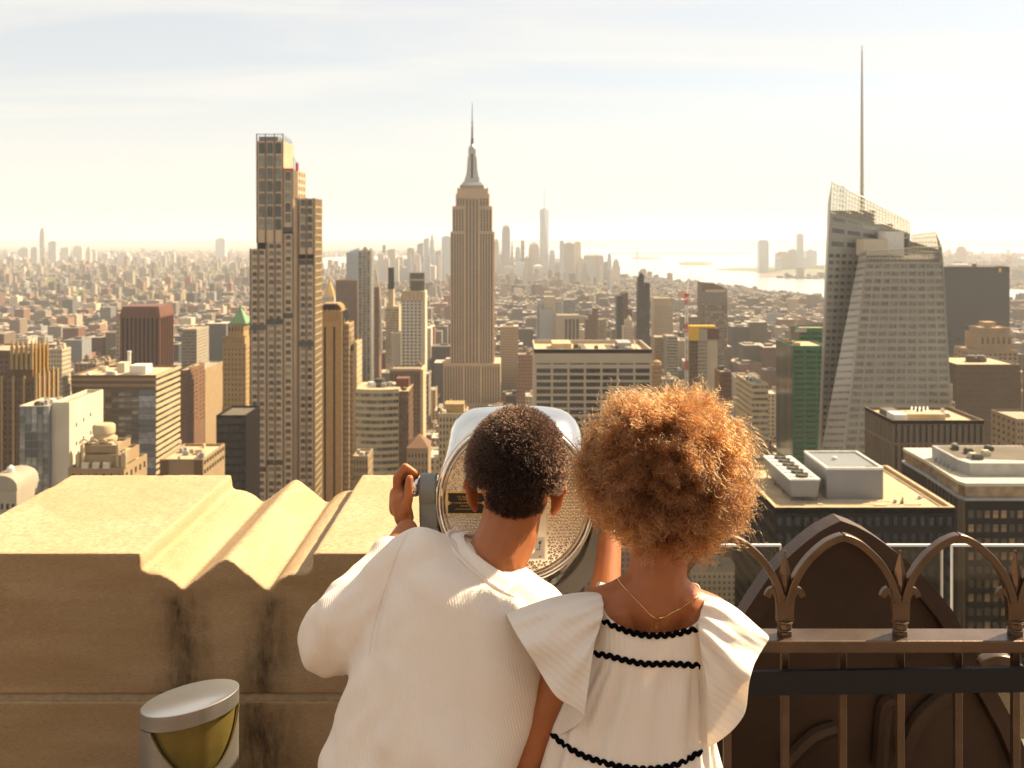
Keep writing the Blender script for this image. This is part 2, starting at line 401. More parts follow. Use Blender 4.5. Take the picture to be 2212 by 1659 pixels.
# ---------------------------------------------------------------- far skylines (each tower one thing)
FARL = {}
ORD = ['first', 'second', 'third', 'fourth', 'fifth', 'sixth', 'seventh', 'eighth', 'ninth', 'tenth', 'eleventh', 'twelfth', 'thirteenth', 'fourteenth', 'fifteenth', 'sixteenth', 'seventeenth', 'eighteenth', 'nineteenth', 'twentieth'] + ['twenty-' + q for q in ('first', 'second', 'third', 'fourth', 'fifth', 'sixth', 'seventh', 'eighth', 'ninth')] + ['thirtieth'] + ['thirty-' + q for q in ('first', 'second', 'third', 'fourth', 'fifth')]
def far(u0, u1, vt, Y, mat='hazegrey', label='', group=None, top=None, name='far_tower', depth=None):
    x0, x1 = PX(u0, Y), PX(u1, Y); z = PZ(vt, Y); D = depth or (x1 - x0) * .9
    mb = MB(); wd = x1 - x0; cx = (x0 + x1) / 2; cyy = Y + D / 2
    def rg(f, zz): return [(cx - wd / 2 * f, cyy - D / 2 * f, zz), (cx + wd / 2 * f, cyy - D / 2 * f, zz), (cx + wd / 2 * f, cyy + D / 2 * f, zz), (cx - wd / 2 * f, cyy + D / 2 * f, zz)]
    H = z
    if top == 'step': mb.loft([rg(1, 0), rg(1, H * .72)]); mb.loft([rg(.74, H * .72), rg(.74, H * .9)]); mb.loft([rg(.45, H * .9), rg(.45, H)])
    elif top == 'taper': mb.loft([rg(1, 0), rg(1, H * .8), rg(.8, H * .93), rg(.3, H)])
    elif top == 'slant':
        a = rg(1, H); a[0] = (*a[0][:2], H * .96); a[3] = (*a[3][:2], H * .96); mb.loft([rg(1, 0), a])
    elif top == 'dome': mb.loft([rg(1, 0), rg(1, H * .86), rg(.93, H * .93), rg(.75, H * .975), rg(.4, H)])
    elif top == 'twist':
        oc = lambda zz: [(cx + wd / 2 * k * math.cos(a), cyy + D / 2 * k * math.sin(a), zz) for a, k in ((R(45 * i), 1.0) for i in range(8))]
        s45 = lambda f, zz, rot: [(cx + wd * .70 * f * math.cos(R(rot + 90 * i)), cyy + D * .70 * f * math.sin(R(rot + 90 * i)), zz) for i in range(4)]
        b0, t0 = s45(1, H * .12, 45), s45(.72, H * .985, 0)
        mb.loft([s45(1, 0, 45), b0], True)
        o_ = len(mb.v); mb.v += b0 + t0
        for i in range(4):
            mb.f.append((o_ + i, o_ + (i + 1) % 4, o_ + 4 + (i + 1) % 4)); mb.f.append((o_ + i, o_ + 4 + (i + 1) % 4, o_ + 4 + i)); mb.m += [0, 0]
        mb.f.append((o_ + 4, o_ + 5, o_ + 6, o_ + 7)); mb.m.append(0)
        mb.lathe([(wd * .3, H * .985), (wd * .3, H)], (cx, cyy, 0), 12); mb.tube([(cx, cyy, H), (cx, cyy, H + 124)], [3, .8], 6)
    else:
        mb.loft([rg(1, 0), rg(1, H)]); k = .3 + .4 * rr.random(); mb.loft([rg(k, H), rg(k, H + wd * .12)])
    o = mb.build(name, mat); tag(o, label, 'tower', group)
    if label in (LB, LD, LJ, LM): FARL.setdefault(label, []).append((u0 + u1, o, {'hazegrey': 'grey', 'hazetan': 'tan', 'hazeglass': 'glassy'}[mat], {'step': 'stepped', 'taper': 'tapering', 'slant': 'slant-topped', 'dome': 'round-topped'}.get(top, 'flat-topped'))); FOOT.append((x0, x1, Y, Y + D)); return o
LJ = 'hazy tower in the cluster across the water on the right'
LD = 'hazy tower in the far downtown behind the central spired skyscraper'
LM = 'lower hazy tower in front of the far downtown'
LB = 'hazy grey tower among the far cluster on the left horizon'
GB = 'hazy towers of the borough on the left horizon'
LB = 'hazy grey tower among the far cluster on the left horizon'
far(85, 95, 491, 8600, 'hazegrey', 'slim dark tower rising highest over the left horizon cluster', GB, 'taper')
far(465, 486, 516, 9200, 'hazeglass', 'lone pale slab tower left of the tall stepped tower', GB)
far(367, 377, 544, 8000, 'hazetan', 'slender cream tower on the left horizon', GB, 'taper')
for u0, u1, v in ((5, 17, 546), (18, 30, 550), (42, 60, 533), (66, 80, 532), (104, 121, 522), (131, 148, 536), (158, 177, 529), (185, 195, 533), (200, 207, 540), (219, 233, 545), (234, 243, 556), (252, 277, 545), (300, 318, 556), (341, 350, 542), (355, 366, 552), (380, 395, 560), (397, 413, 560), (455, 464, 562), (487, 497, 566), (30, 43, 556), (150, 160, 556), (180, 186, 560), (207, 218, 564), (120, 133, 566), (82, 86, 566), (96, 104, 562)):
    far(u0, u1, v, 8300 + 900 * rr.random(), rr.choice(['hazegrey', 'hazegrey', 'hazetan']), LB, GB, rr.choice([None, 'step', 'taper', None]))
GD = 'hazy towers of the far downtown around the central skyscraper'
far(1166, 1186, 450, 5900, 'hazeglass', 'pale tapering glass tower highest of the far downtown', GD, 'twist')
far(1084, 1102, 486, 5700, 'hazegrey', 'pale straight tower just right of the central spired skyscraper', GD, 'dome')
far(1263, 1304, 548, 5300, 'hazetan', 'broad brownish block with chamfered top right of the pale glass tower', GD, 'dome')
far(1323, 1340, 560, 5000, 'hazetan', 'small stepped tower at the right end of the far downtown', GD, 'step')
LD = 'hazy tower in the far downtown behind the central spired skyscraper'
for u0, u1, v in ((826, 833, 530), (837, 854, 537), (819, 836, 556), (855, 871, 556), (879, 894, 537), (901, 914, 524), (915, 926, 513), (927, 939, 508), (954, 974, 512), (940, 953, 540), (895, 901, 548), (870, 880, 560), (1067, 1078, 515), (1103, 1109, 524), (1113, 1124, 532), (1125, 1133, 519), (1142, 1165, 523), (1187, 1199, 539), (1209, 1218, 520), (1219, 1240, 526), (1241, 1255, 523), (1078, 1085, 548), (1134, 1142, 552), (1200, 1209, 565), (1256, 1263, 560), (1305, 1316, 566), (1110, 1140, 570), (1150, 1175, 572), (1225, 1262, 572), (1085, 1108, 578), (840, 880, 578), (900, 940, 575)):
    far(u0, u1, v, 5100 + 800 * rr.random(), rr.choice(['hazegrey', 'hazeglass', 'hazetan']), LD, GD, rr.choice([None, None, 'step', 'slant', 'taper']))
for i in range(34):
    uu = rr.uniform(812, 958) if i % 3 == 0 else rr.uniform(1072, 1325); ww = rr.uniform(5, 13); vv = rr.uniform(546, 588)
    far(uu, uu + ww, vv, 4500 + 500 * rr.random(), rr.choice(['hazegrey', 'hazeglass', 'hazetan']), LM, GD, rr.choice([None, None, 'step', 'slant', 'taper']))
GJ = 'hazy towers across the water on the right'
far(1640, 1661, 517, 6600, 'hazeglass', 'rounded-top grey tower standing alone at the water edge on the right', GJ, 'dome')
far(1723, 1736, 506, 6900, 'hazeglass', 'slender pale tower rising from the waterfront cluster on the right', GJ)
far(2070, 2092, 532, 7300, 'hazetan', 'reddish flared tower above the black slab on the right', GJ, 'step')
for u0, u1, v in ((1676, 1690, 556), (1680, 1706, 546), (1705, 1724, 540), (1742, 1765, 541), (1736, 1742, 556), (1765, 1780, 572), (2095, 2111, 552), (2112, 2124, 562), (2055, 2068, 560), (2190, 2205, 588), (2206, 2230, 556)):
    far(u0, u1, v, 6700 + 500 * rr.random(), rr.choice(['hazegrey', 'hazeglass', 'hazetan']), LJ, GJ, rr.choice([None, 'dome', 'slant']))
for key, plc in ((LM, 'in front of the far downtown'), (LB, 'in the cluster on the left horizon'), (LD, 'in the far downtown cluster at centre'), (LJ, 'across the water on the right')):
    for i, (u_, o_, c_, sh_) in enumerate(sorted(FARL[key], key=lambda q: q[0])): o_['label'] = f'{ORD[i]} from the left, hazy {c_} {sh_} tower {plc}'
# ---------------------------------------------------------------- landmark buildings, left to right
# dark brick building at the left edge
b = Bld('brick_tower', 'dark brown brick tower at the left edge behind the spiked crown', 0, 650, wall='brownbrick', pane='darkpane')
b.tower(-60, 21, 757, 650, 40, front=(7, .5, 3.8, .5, 3, 1060), side=(4, .5, 3.8, .5, 3, 1060), vb=1030); b.fin()
# brown gothic tower with a gilded crown of spikes
b = Bld('gothic_tower', 'brown gothic brick tower crowned with gilded spikes at the left', 45, 590, wall='gothicbrick', pane='darkpane', roof='roofdark')
Y = 590
b.tower(5, 78, 815, Y, 30, front=(7, .45, 3.7, .5, 3, 1040), side=(5, .45, 3.7, .5, 3, 1040), vb=1020)
b.tower(21, 70, 762, Y + 4, 20, front=(5, .45, 3.7, .55, 5, 815), side=(4, .45, 3.7, .55, 5, 815), zb=PZ(816, Y))
for u in (5, 30, 53, 78):
    x = PX(u, Y); b.single('pier', MB().box(x - .6, x + .6, Y - .8, Y - .003, 0, PZ(812, Y)), 'goldstone')
for k in range(5):
    x0 = PX(27 + 10.5 * k, Y + 4)
    m = MB(); m.box(x0 - .9, x0 + .9, Y + 3.0, Y + 3.99, PZ(800, Y), PZ(752, Y)); m.loft([[(x0 - .9, Y + 3, PZ(752, Y)), (x0 + .9, Y + 3, PZ(752, Y)), (x0 + .9, Y + 4.5, PZ(752, Y)), (x0 - .9, Y + 4.5, PZ(752, Y))], [(x0 - .1, Y + 3.7, PZ(735, Y)), (x0 + .1, Y + 3.7, PZ(735, Y)), (x0 + .1, Y + 3.9, PZ(735, Y)), (x0 - .1, Y + 3.9, PZ(735, Y))]])
    b.single('spike', m, 'goldstone')
xr = PX(70, Y + 4)
for k in range(4):
    y0 = Y + 6 + 5 * k
    m = MB(); m.box(xr + .003, xr + 1, y0, y0 + 1.8, PZ(815, Y), PZ(754, Y)); m.loft([[(xr, y0, PZ(754, Y)), (xr + 1, y0, PZ(754, Y)), (xr + 1, y0 + 1.8, PZ(754, Y)), (xr, y0 + 1.8, PZ(754, Y))], [(xr + .4, y0 + .8, PZ(736, Y)), (xr + .6, y0 + .8, PZ(736, Y)), (xr + .6, y0 + 1, PZ(736, Y)), (xr + .4, y0 + 1, PZ(736, Y))]])
    b.single('spike', m, 'gold')
for k in range(5):
    y0 = Y + 2 + 6 * k; x = PX(78, Y)
    b.single('pier', MB().box(x + .003, x + .9, y0, y0 + 1.5, 0, PZ(808 - k % 2 * 6, Y)), 'goldstone')
b.fin()
# glass and white building, folded front
b = Bld('glass_building', 'glass fronted building with blank white side at the left', 100, 470, wall='paleface', pane='palepane', roof='roofgrey')
Y = 470
x0, x1, zt = PX(41, Y), PX(105, Y), PZ(877, Y)
b.block(x0, x1, Y, Y + 24, 0, zt, front=(5, .96, 4.0, .93, .5, 1065, .0), vb=1060, part='curtain_wall', mat='steelgrey', pane='palepane', par=1.5)
x2, x3 = x1 + .05, PX(150, Y + 3)
b.block(x2, x3, Y + 3, Y + 42, 0, PZ(869, Y + 3), vb=1060, par=1.5)
for i, (yy, zz) in enumerate([(10, 6 + 9 * k) for k in range(5)] + [(18, 5 + 9 * k) for k in range(5)] + [(26, 4 + 9 * k) for k in range(4)]):
    b.single('window', MB().box(x3 - .2, x3 + .05, Y + yy, Y + yy + 1.3, PZ(895, Y) - zz - 2, PZ(895, Y) - zz), 'darkpane')
b.plant(7, x0 + 3, x1 - 2, Y + 4, Y + 22, zt - 1.5, ('plant', 'whitepaint', 'plantdark'), hmax=2.2, sizes=(1.5, 4)); b.fin()
# striped office block
b = Bld('striped_office', 'broad office block with brown top bands and striped cream side', 270, 650, wall='bronzewall', pane='palepane', roof='rooftan')
Y = 650; x0, x1, zt = PX(155, Y), PX(336, Y), PZ(810, Y); y1 = 697
FOOT.append((x0, x1, Y, y1)); SEEN.append((155, 388, 1025, Y))
b.block(x0, x1, Y, y1, 0, zt, par=1.2, part='core', mat='darkface')
for k in range(5):   # brown bands across the top
    z = zt - 1.9 * k
    b.single('band', MB().box(x0 - .25, x1 + .1, Y - .5 - .05 * (k % 2), Y - .003, z - 1.86, z - .02), ('stripebrown', 'tan')[k % 2])
fh = 3.95; z = zt - 9.6; k = 0
while z > PZ(1040, Y):
    b.single('spandrel', MB().box(x0 - .1, x1 - 11, Y - .4, Y - .003, z - 1.5, z), 'bronzewall')
    for j in range(10):
        xa = x0 + (x1 - 11 - x0) * j / 10
        b.pane_at([Vector(p) for p in ((xa + .1, Y - .12, z - fh + .05), (xa + (x1 - 11 - x0) / 10 - .1, Y - .12, z - fh + .05), (xa + (x1 - 11 - x0) / 10 - .1, Y - .12, z - 1.55), (xa + .1, Y - .12, z - 1.55))], Vector((0, -1, 0)), 0, 'palepane')
    b.single('corner_glass', MB().box(x1 - 10.9, x1 + .0, Y - .3, Y - .003, z - fh + .2, z - .1), 'bluepane')
    z -= fh; k += 1
z = zt - .1
while z > PZ(1040, Y):
    b.single('spandrel', MB().box(x1 + .003, x1 + .55, Y - .2, y1, z - 2.1, z), 'cream')
    for j in range(6):
        ya = Y + (y1 - Y) * j / 6
        b.pane_at([Vector(p) for p in ((x1 + .15, ya + .15, z - fh + .02), (x1 + .15, ya + (y1 - Y) / 6 - .15, z - fh + .02), (x1 + .15, ya + (y1 - Y) / 6 - .15, z - 2.1), (x1 + .15, ya + .15, z - 2.1))], Vector((1, 0, 0)), 0, 'pane')
    z -= fh
xx = PX(264, Y); b.single('penthouse', MB().box(xx, xx + 11, Y + 12, Y + 24, zt - 1.2, zt + 4.5), 'whitepaint')
b.single('penthouse', MB().box(PX(228, Y), PX(246, Y), Y + 18, Y + 26, zt - 1.2, zt + 5.5), 'paleface')
b.single('vent_stack', MB().lathe([(1.2, zt - 1), (1.2, zt + 11), (1.5, zt + 11.1), (1.5, zt + 12)], (PX(241, Y), Y + 30, 0), 10), 'whitepaint')
b.plant(9, x0 + 4, PX(250, Y), Y + 4, y1 - 4, zt - 1.2, ('plant', 'whitepaint', 'paleface'), hmax=3); b.fin()
# art deco tower with scalloped crown
b = Bld('scalloped_tower', 'tan art deco tower with scalloped crown and round drum on top', 222, 350, wall='tan', pane='darkpane', roof='rooftan')
Y = 350
def tiers(b, specs, Y, wall='wall', **k):
    for u0, u1, vt, vb_, dy, D, fr, sd in specs:
        b.tower(u0, u1, vt, Y + dy, D, front=fr, side=sd, zb=(0 if vb_ is None else PZ(vb_, Y)), **k)
tiers(b, [(147, 268, 1010, None, 0, 22, (7, .4, 4, .6, 2.2, 1045), (5, .4, 4, .6, 2.2, 1045)), (163, 262, 982, 1011, 1.5, 17, (4, .4, 6, .7, 1.5), (4, .4, 6, .7, 1.5)), (173, 252, 962, 983, 3, 13, (4, .42, 4.2, .75, .6), (3, .42, 4.2, .75, .6))], Y)
for k in range(4):   # scallops: half round hoods over the bays
    xa, xb = PX(173 + 19.75 * k, Y + 3), PX(173 + 19.75 * (k + 1), Y + 3); r = (xb - xa) / 2; zc = PZ(962, Y)
    pts = [Vector(((xa + xb) / 2 + r * math.cos(a), Y + 2.7, zc + r * .9 * math.sin(a))) for a in [math.pi * i / 8 for i in range(9)]]
    b.single('scallop', MB().tube(pts, .32, 6), 'cream')
for u in (150, 166, 176, 252, 262, 268):
    x = PX(u, Y); b.single('finial', MB().lathe([(.7, PZ(1012, Y)), (.7, PZ(968 if 170 < u < 256 else 985, Y)), (.15, PZ(955 if 170 < u < 256 else 975, Y))], (x, Y + 1.2, 0), 6), 'cream')
for k in range(3):
    x = PX(184 + 23 * k, Y); b.single('medallion', MB().lathe([(1.4, -.2), (1.4, .12), (.9, .25)], (0, 0, 0), 14).mesh('medallion', 'paleface') and MB().box(x - 1.2, x + 1.2, Y - .3, Y + 1.49, PZ(1012, Y), PZ(1000, Y)), 'paleface')
xc, yc = PX(222, Y + 8), Y + 9
m = MB().lathe([(4.6, PZ(962, Y)), (4.6, PZ(955, Y)), (3.6, PZ(954, Y)), (3.5, PZ(948, Y)), (3.9, PZ(946, Y)), (3.9, PZ(930, Y)), (3.4, PZ(926, Y))], (xc, yc, 0), 14); b.single('drum', m, 'cream', 40)
SEEN.append((147, 295, 1025, Y)); b.fin()
# dark red-brown tower
b = Bld('bronze_tower', 'dark red-brown tower with vertical ribs and solid flared cap', 305, 1000, wall='redbronze', pane='darkpane', roof='roofdark')
Y = 1000; x0, x1, zt, zc = PX(262, Y), PX(344, Y), PZ(662, Y), PZ(687, Y)
b.block(x0, x1, Y, Y + 40, 0, zc, part='core', mat='darkface', vb=790)
for j in range(10):
    x = x0 + (x1 - x0) * j / 9
    b.single('rib', MB().box(x - .9, x + .9, Y - 1.2, Y - .003, 0, zc), 'redbronze')
for j in range(6):
    y = Y + 1 + 7.4 * j; b.single('rib', MB().box(x1 + .003, x1 + 1.2, y - .9, y + .9, 0, zc), 'redbronze')
c_ = 3; rings = []
for z_, e in ((zc, 1.2), (zc + 1.5, 1.3), (zt - 1, -.6), (zt, -.9)):
    rings.append([(x0 - e, Y - e, z_), (x1 + e, Y - e, z_), (x1 + e, Y + 40 + e, z_), (x0 - e, Y + 40 + e, z_)])
b.single('cap', MB().loft(rings), 'redbronze')
for j in range(9):
    x = x0 + (x1 - x0) * (j + .5) / 9; b.single('cap_rib', MB().box(x - .35, x + .35, Y - 1.75, Y - 1.2, zc + 1, zt - 3), 'redbronze')
b.fin()
# grey gridded block and the small towers beside it
b = Bld('grey_block', 'pale grey gridded block with a sunlit white side left of the green roof', 418, 1100, wall='greystone', pane='palepane')
b.tower(392, 425, 711, 1100, 44, front=(9, .6, 3.6, .55, 3, 800), side=(12, .35, 3.6, .4, 3, 800), vb=797); b.fin()
b = Bld('orange_tower', 'slim orange brick tower right of the striped office', 405, 820, wall='tan', pane='darkpane')
b.tower(389, 403, 800, 820, 30, front=(3, .4, 3.6, .5, 3, 920), side=(4, .3, 3.6, .4, 3, 920), mat='brownbrick', vb=900)
b.tower(404, 418, 793, 840, 30, front=(3, .4, 3.6, .5, 3, 920), side=(4, .3, 3.6, .4, 3, 920), mat='brownbrick'); b.fin()
b = Bld('wedge_tower', 'grey-brown tower with a plain cream side below the green roof', 428, 860, wall='greystone', pane='darkpane')
b.tower(411, 443, 797, 880, 55, front=(6, .4, 3.6, .5, 3, 900), mat='tan', vb=895); b.fin()
# green pyramid roof tower
b = Bld('green_roof_tower', 'ornate tan tower with a green copper pyramid roof', 511, 830, wall='goldstone', pane='darkpane', roof='rooftan')
Y = 830
tiers(b, [(481, 531, 745, None, 0, 26, (6, .3, 4.2, .4, 3, 900), (4, .3, 4.2, .4, 3, 900)), (485, 529, 728, 746, 1, 22, None, None), (492, 526, 700, 729, 3, 17, (5, .4, 7, .6, 2), (3, .4, 7, .6, 2))], Y)
SEEN.append((478, 545, 895, Y))
xa, xb, za, zb_ = PX(495, Y), PX(528, Y), PZ(700, Y), PZ(668, Y); xm = (xa + xb) / 2
b.single('pyramid_roof', MB().loft([[(xa - .7, Y + 2.3, za), (xb + .7, Y + 2.3, za), (xb + .7, Y + 20.5, za), (xa - .7, Y + 20.5, za)], [(xm - .8, Y + 10, zb_), (xm + .8, Y + 10, zb_), (xm + .8, Y + 12, zb_), (xm - .8, Y + 12, zb_)]]), 'copper')
b.single('roof_lantern', MB().lathe([(1.0, zb_), (1.0, zb_ + 2), (.1, zb_ + 4.5)], (xm, Y + 11, 0), 8), 'copper')
for v in (744, 727, 795): b.single('cornice', MB().box(PX(480, Y), PX(532, Y), Y - .8, Y - .003, PZ(v + 1.2, Y), PZ(v - 1.5, Y)), 'goldstone')
b.fin()
b = Bld('dark_block', 'flat dark brown windowless block left of the tall stepped tower', 500, 500, wall='darkface', pane='darkpane', roof='roofdark')
b.tower(467, 531, 897, 500, 28, front=(14, .7, 4, .7, 1.5, 1060), vb=1050, d=.15); b.fin()
b = Bld('low_office', 'low office with tan and brown front panels and greenish side', 405, 400, wall='tan', pane='darkpane', roof='rooftan')
r_ = b.tower(345, 439, 992, 400, 30, side=(8, .7, 3.6, .5, 1, 1040), vb=1025, pane='greenpane')
for a, c in ((346, 364), (420, 438)): b.single('panel', MB().box(PX(a, 400), PX(c, 400), 399.6, 399.997, 60, PZ(994, 400)), 'stripebrown')
b.plant(9, r_[0] + 1, r_[1] - 1, 402, 428, r_[4] - 1, ('plant', 'whitepaint', 'rooftan'), hmax=2, sizes=(1, 3.5)); b.fin()
b = Bld('vaulted_roof_building', 'low building with a pale curved metal roof at the left edge', 10, 330, wall='greystone', pane='darkpane')
b.tower(-40, 36, 1062, 330, 16, front=(6, .5, 4, .5, 4, 1110)); xa, xb = PX(-40, 330), PX(36, 330); zr = PZ(1062, 330)
m = MB(); m.loft([[(xa, y, zr), (xb, y, zr)] + [((xa + xb) / 2 + (xb - xa) / 2 * math.cos(a), y, zr + 5.2 * math.sin(a) ** .7) for a in [math.pi * (i + 1) / 10 for i in range(9)]] for y in (330.5, 345.5)]); b.single('curved_roof', m, 'greystone', 40)
b.single('roof_vent', MB().lathe([(1.2, zr + 5), (1.2, zr + 6.6), (.3, zr + 7.4)], (PX(20, 335), 336, 0), 10), 'whitepaint'); b.fin()

# ---------------------------------------------------------------- the tall stepped tower with arched windows
b = Bld('stepped_tower', 'tall slender stepped tower with bronze piers and arched windows', 612, 620, wall='towerframe', pane='towerpane', roof='roofdark')
Y = 620; fh = 4.48
XA = {k: PX(u, Y) for k, u in dict(d0=541, a0=555, a1=612, b1=642, c1=676).items()}
ZL = PZ(1100, Y)
def tf(x0, x1, y, z0, z1, n, wr, hr=.62, arch=.35, f=fh, top=.8, mg=.06):
    H = z1 - z0
    b.grid([Vector((x0, y, z0)), Vector((x1, y, z0)), Vector((x1, y, z1)), Vector((x0, y, z1))], even(n, wr, mg), floors(H, top, f, hr, .2), .45, 'wall', None, 'towerpane', arch)
def shell(x0, x1, y0, y1, z0, z1, skipfront=True, right=None, left=False):
    mb = b.p('wall')
    mb.quad((x0, y1, z0), (x0, y0, z0), (x0, y0, z1), (x0, y1, z1)); mb.quad((x1, y1, z0), (x0, y1, z0), (x0, y1, z1), (x1, y1, z1))
    if right:
        n, lo = right; H = z1 - z0
        b.grid([Vector((x1, y0, z0)), Vector((x1, y1, z0)), Vector((x1, y1, z1)), Vector((x1, y0, z1))], even(n, .5, .05), floors(H, .8, fh, .6, max(.2, lo - z0)), .45, 'wall', None, 'towerpane', 0)
    else: mb.quad((x1, y0, z0), (x1, y1, z0), (x1, y1, z1), (x1, y0, z1))
    b.p('roof').quad((x0, y0, z1 - .05), (x1, y0, z1 - .05), (x1, y1, z1 - .05), (x0, y1, z1 - .05))
zD, zS, zT, zB, zC = PZ(538, Y), PZ(524, Y), PZ(290, Y), PZ(368, Y), PZ(428, Y)
# lower shaft: two pairs of bays (left), one bay (middle), two bays (right)
tf(XA['d0'], PX(576, Y), Y - .6, ZL, zD, 2, .66)
tf(PX(576, Y) + .01, XA['a1'], Y, ZL, zS, 2, .66)
tf(XA['a1'] + .01, PX(633, Y), Y + .3, ZL, PZ(505, Y), 1, .6)
mb = b.p('wall'); mb.quad((PX(633, Y), Y + .3, ZL), (XA['b1'], Y + 4, ZL), (XA['b1'], Y + 4, zC), (PX(633, Y), Y + .3, zC))
tf(XA['b1'], XA['c1'], Y + 3.9, ZL, PZ(560, Y), 2, .66)
tf(XA['b1'], XA['c1'], Y + 3.9, PZ(560, Y) + 3, zC, 2, .72, .78, .3, 5.2)
# upper shaft: three tall bays and the middle shoulder
tf(XA['a0'], XA['a1'], Y - .2, zS + .01, zT - 4.2, 3, .72, .88, .18, 7.9, 1.0, .03)
tf(XA['a1'] + .01, PX(632, Y), Y + .3, PZ(497, Y), zB, 1, .68, .86, .2, 6.5)
b.p('wall').quad((PX(632, Y), Y + .3, zC), (XA['b1'], Y + 2.5, zC), (XA['b1'], Y + 2.5, zB), (PX(632, Y), Y + .3, zB))
shell(XA['d0'], XA['a0'], Y - .6, Y + 30, 0, zD); shell(XA['a0'], XA['a1'], Y - .2, Y + 30, 0, zT - 4.2)
shell(XA['a1'], XA['b1'], Y + 2.5, Y + 26, 0, zB, right=(3, zC)); shell(XA['b1'], XA['c1'], Y + 3.9, Y + 27, 0, zC, right=(5, ZL))
FOOT.append((XA['d0'] - 3, XA['c1'] + 3, Y - 3, Y + 32)); SEEN.append((535, 690, 1090, Y))
# bronze piers running the full height
for u, z0, z1, y in ((541.5, ZL, zD, Y - .6), (558.5, ZL, zD, Y - .6), (576, ZL, zS, Y - .6), (594, ZL, zS, Y), (612, ZL, PZ(505, Y), Y), (633, ZL, PZ(505, Y), Y + .3), (555.3, zS, zT, Y - .2), (574, zS, zT, Y - .2), (593, zS, zT, Y - .2), (611.5, zS, zT, Y - .2), (632, PZ(497, Y), zB, Y + .3), (642.3, ZL, zC, Y + 3.9), (659, ZL, zC, Y + 3.9), (675.6, ZL, zC, Y + 3.9)):
    x = PX(u, Y); b.single('pier', MB().box(x - .33, x + .33, y - .75, y - .003, z0, z1 + .3), 'bronzewall')
for k in range(6):
    x = XA['c1']; yy = Y + 5 + k * 4.2; b.single('pier', MB().box(x + .003, x + .8, yy - .3, yy + .3, ZL, zC), 'cream')
for z in [ZL + 4.48 * i for i in range(44)]:
    if z < zC - 3: b.single('sill', MB().box(XA['c1'] + .003, XA['c1'] + .55, Y + 4.5, Y + 26, z, z + .9), 'cream')
# shade of set-back storeys painted as dark strips, open crown and roof gear
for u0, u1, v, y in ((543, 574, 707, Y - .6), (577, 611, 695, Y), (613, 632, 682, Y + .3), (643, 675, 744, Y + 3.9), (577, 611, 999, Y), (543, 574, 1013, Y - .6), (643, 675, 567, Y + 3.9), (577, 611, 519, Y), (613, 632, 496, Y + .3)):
    b.single('storey_shade', MB().box(PX(u0, Y), PX(u1, Y), y - .12, y - .004, PZ(v + 5.5, Y), PZ(v - 5.5, Y)), 'darkpane')
for k in range(10):
    x = XA['a0'] + (XA['a1'] - XA['a0']) * k / 9; b.single('crown_post', MB().box(x - .14, x + .14, Y, Y + .3, zT - 4.2, zT), 'bronzewall')
for k in range(6):
    y = Y + 1 + 4.4 * k; b.single('crown_post', MB().box(XA['a1'] - .3, XA['a1'], y, y + .3, zT - 12, zT - k * .3), 'steelgrey')
b.single('crown_rail', MB().box(XA['a0'] - .2, XA['a1'] + .2, Y - .3, Y - .01, zT - .1, zT + .25), 'bronzewall')
b.single('crown_screen', MB().box(XA['a0'] + .4, XA['a1'] - 4, Y + 3, Y + 20, zT - 4.2, zT - 1.2), 'steelgrey')
b.single('red_netting', MB().box(PX(613, Y), PX(633, Y), Y - .2, Y + 4, zB + .02, zB + 1.3), 'redpaint')
b.single('red_netting', MB().box(PX(636, Y), PX(641, Y), Y + 3, Y + 6, zB + .2, zB + 5), 'redpaint')
b.single('hoist_mast', MB().tube([(PX(631, Y), Y + 4, zB), (PX(631, Y), Y + 4, zB + 9)], .25, 5).tube([(PX(631, Y), Y + 4, zB + 8), (PX(639, Y), Y + 5, zB + 4)], .2, 5), 'steelgrey')
b.fin()
# ---------------------------------------------------------------- tan tower with two black stripes
b = Bld('two_stripe_tower', 'tan art deco tower with two long black window stripes', 712, 690, wall='goldstone', pane='darkpane', roof='rooftan')
Y = 690; zt = PZ(672, Y); x0, x1 = PX(680, Y), PX(739, Y)
for a, c in ((680, 699.5), (704, 719.5), (724, 739)):
    b.p('wall').box(PX(a, Y), PX(c, Y), Y, Y + 2, 0, PZ(706, Y))
b.p('wall').box(x0, x1, Y + .02, Y + 2, PZ(706, Y), zt)
b.block(x0, x1, Y + 1.2, Y + 24, 0, zt - .02, part='core', mat='darkface', side=(5, .4, 3.9, .5, 10, 1095)); FOOT.append((x0, x1, Y, Y + 30)); SEEN.append((684, 775, 1085, Y))
b.block(x1 + .02, PX(752, Y), Y + 4, Y + 26, 0, PZ(700, Y), front=(4, .5, 3.9, .5, 2, 1095), side=(6, .4, 3.9, .5, 2, 1095), mat='tan', part='shaft')
b.block(PX(739, Y), PX(759, Y), Y + 8, Y + 30, 0, PZ(762, Y), front=(5, .45, 3.9, .5, 3, 1095), side=(6, .35, 3.9, .45, 2, 1095), part='shaft')
b.block(PX(759, Y), PX(766, Y), Y + 10, Y + 34, 0, PZ(742, Y), side=(7, .3, 3.9, .4, 2, 1095), part='side_wing', mat='cream')
for a, c, v in ((684, 736, 664), (690, 733, 659), (697, 728, 656)): b.single('crown_tier', MB().box(PX(a, Y), PX(c, Y), Y + 3, Y + 18, zt - 1, PZ(v, Y)), 'goldstone')
for k in range(7): b.single('crown_fin', MB().box(PX(682 + 8 * k, Y), PX(684.5 + 8 * k, Y), Y - .5, Y - .003, PZ(690, Y), PZ(668, Y)), 'goldstone')
for k in range(8): b.single('crown_fin', MB().box(PX(741 + 3 * k, Y), PX(742 + 3 * k, Y), Y + 4 + k, Y + 5 + k, PZ(745, Y), PZ(690 + 7 * k, Y)), 'cream')
b.fin()
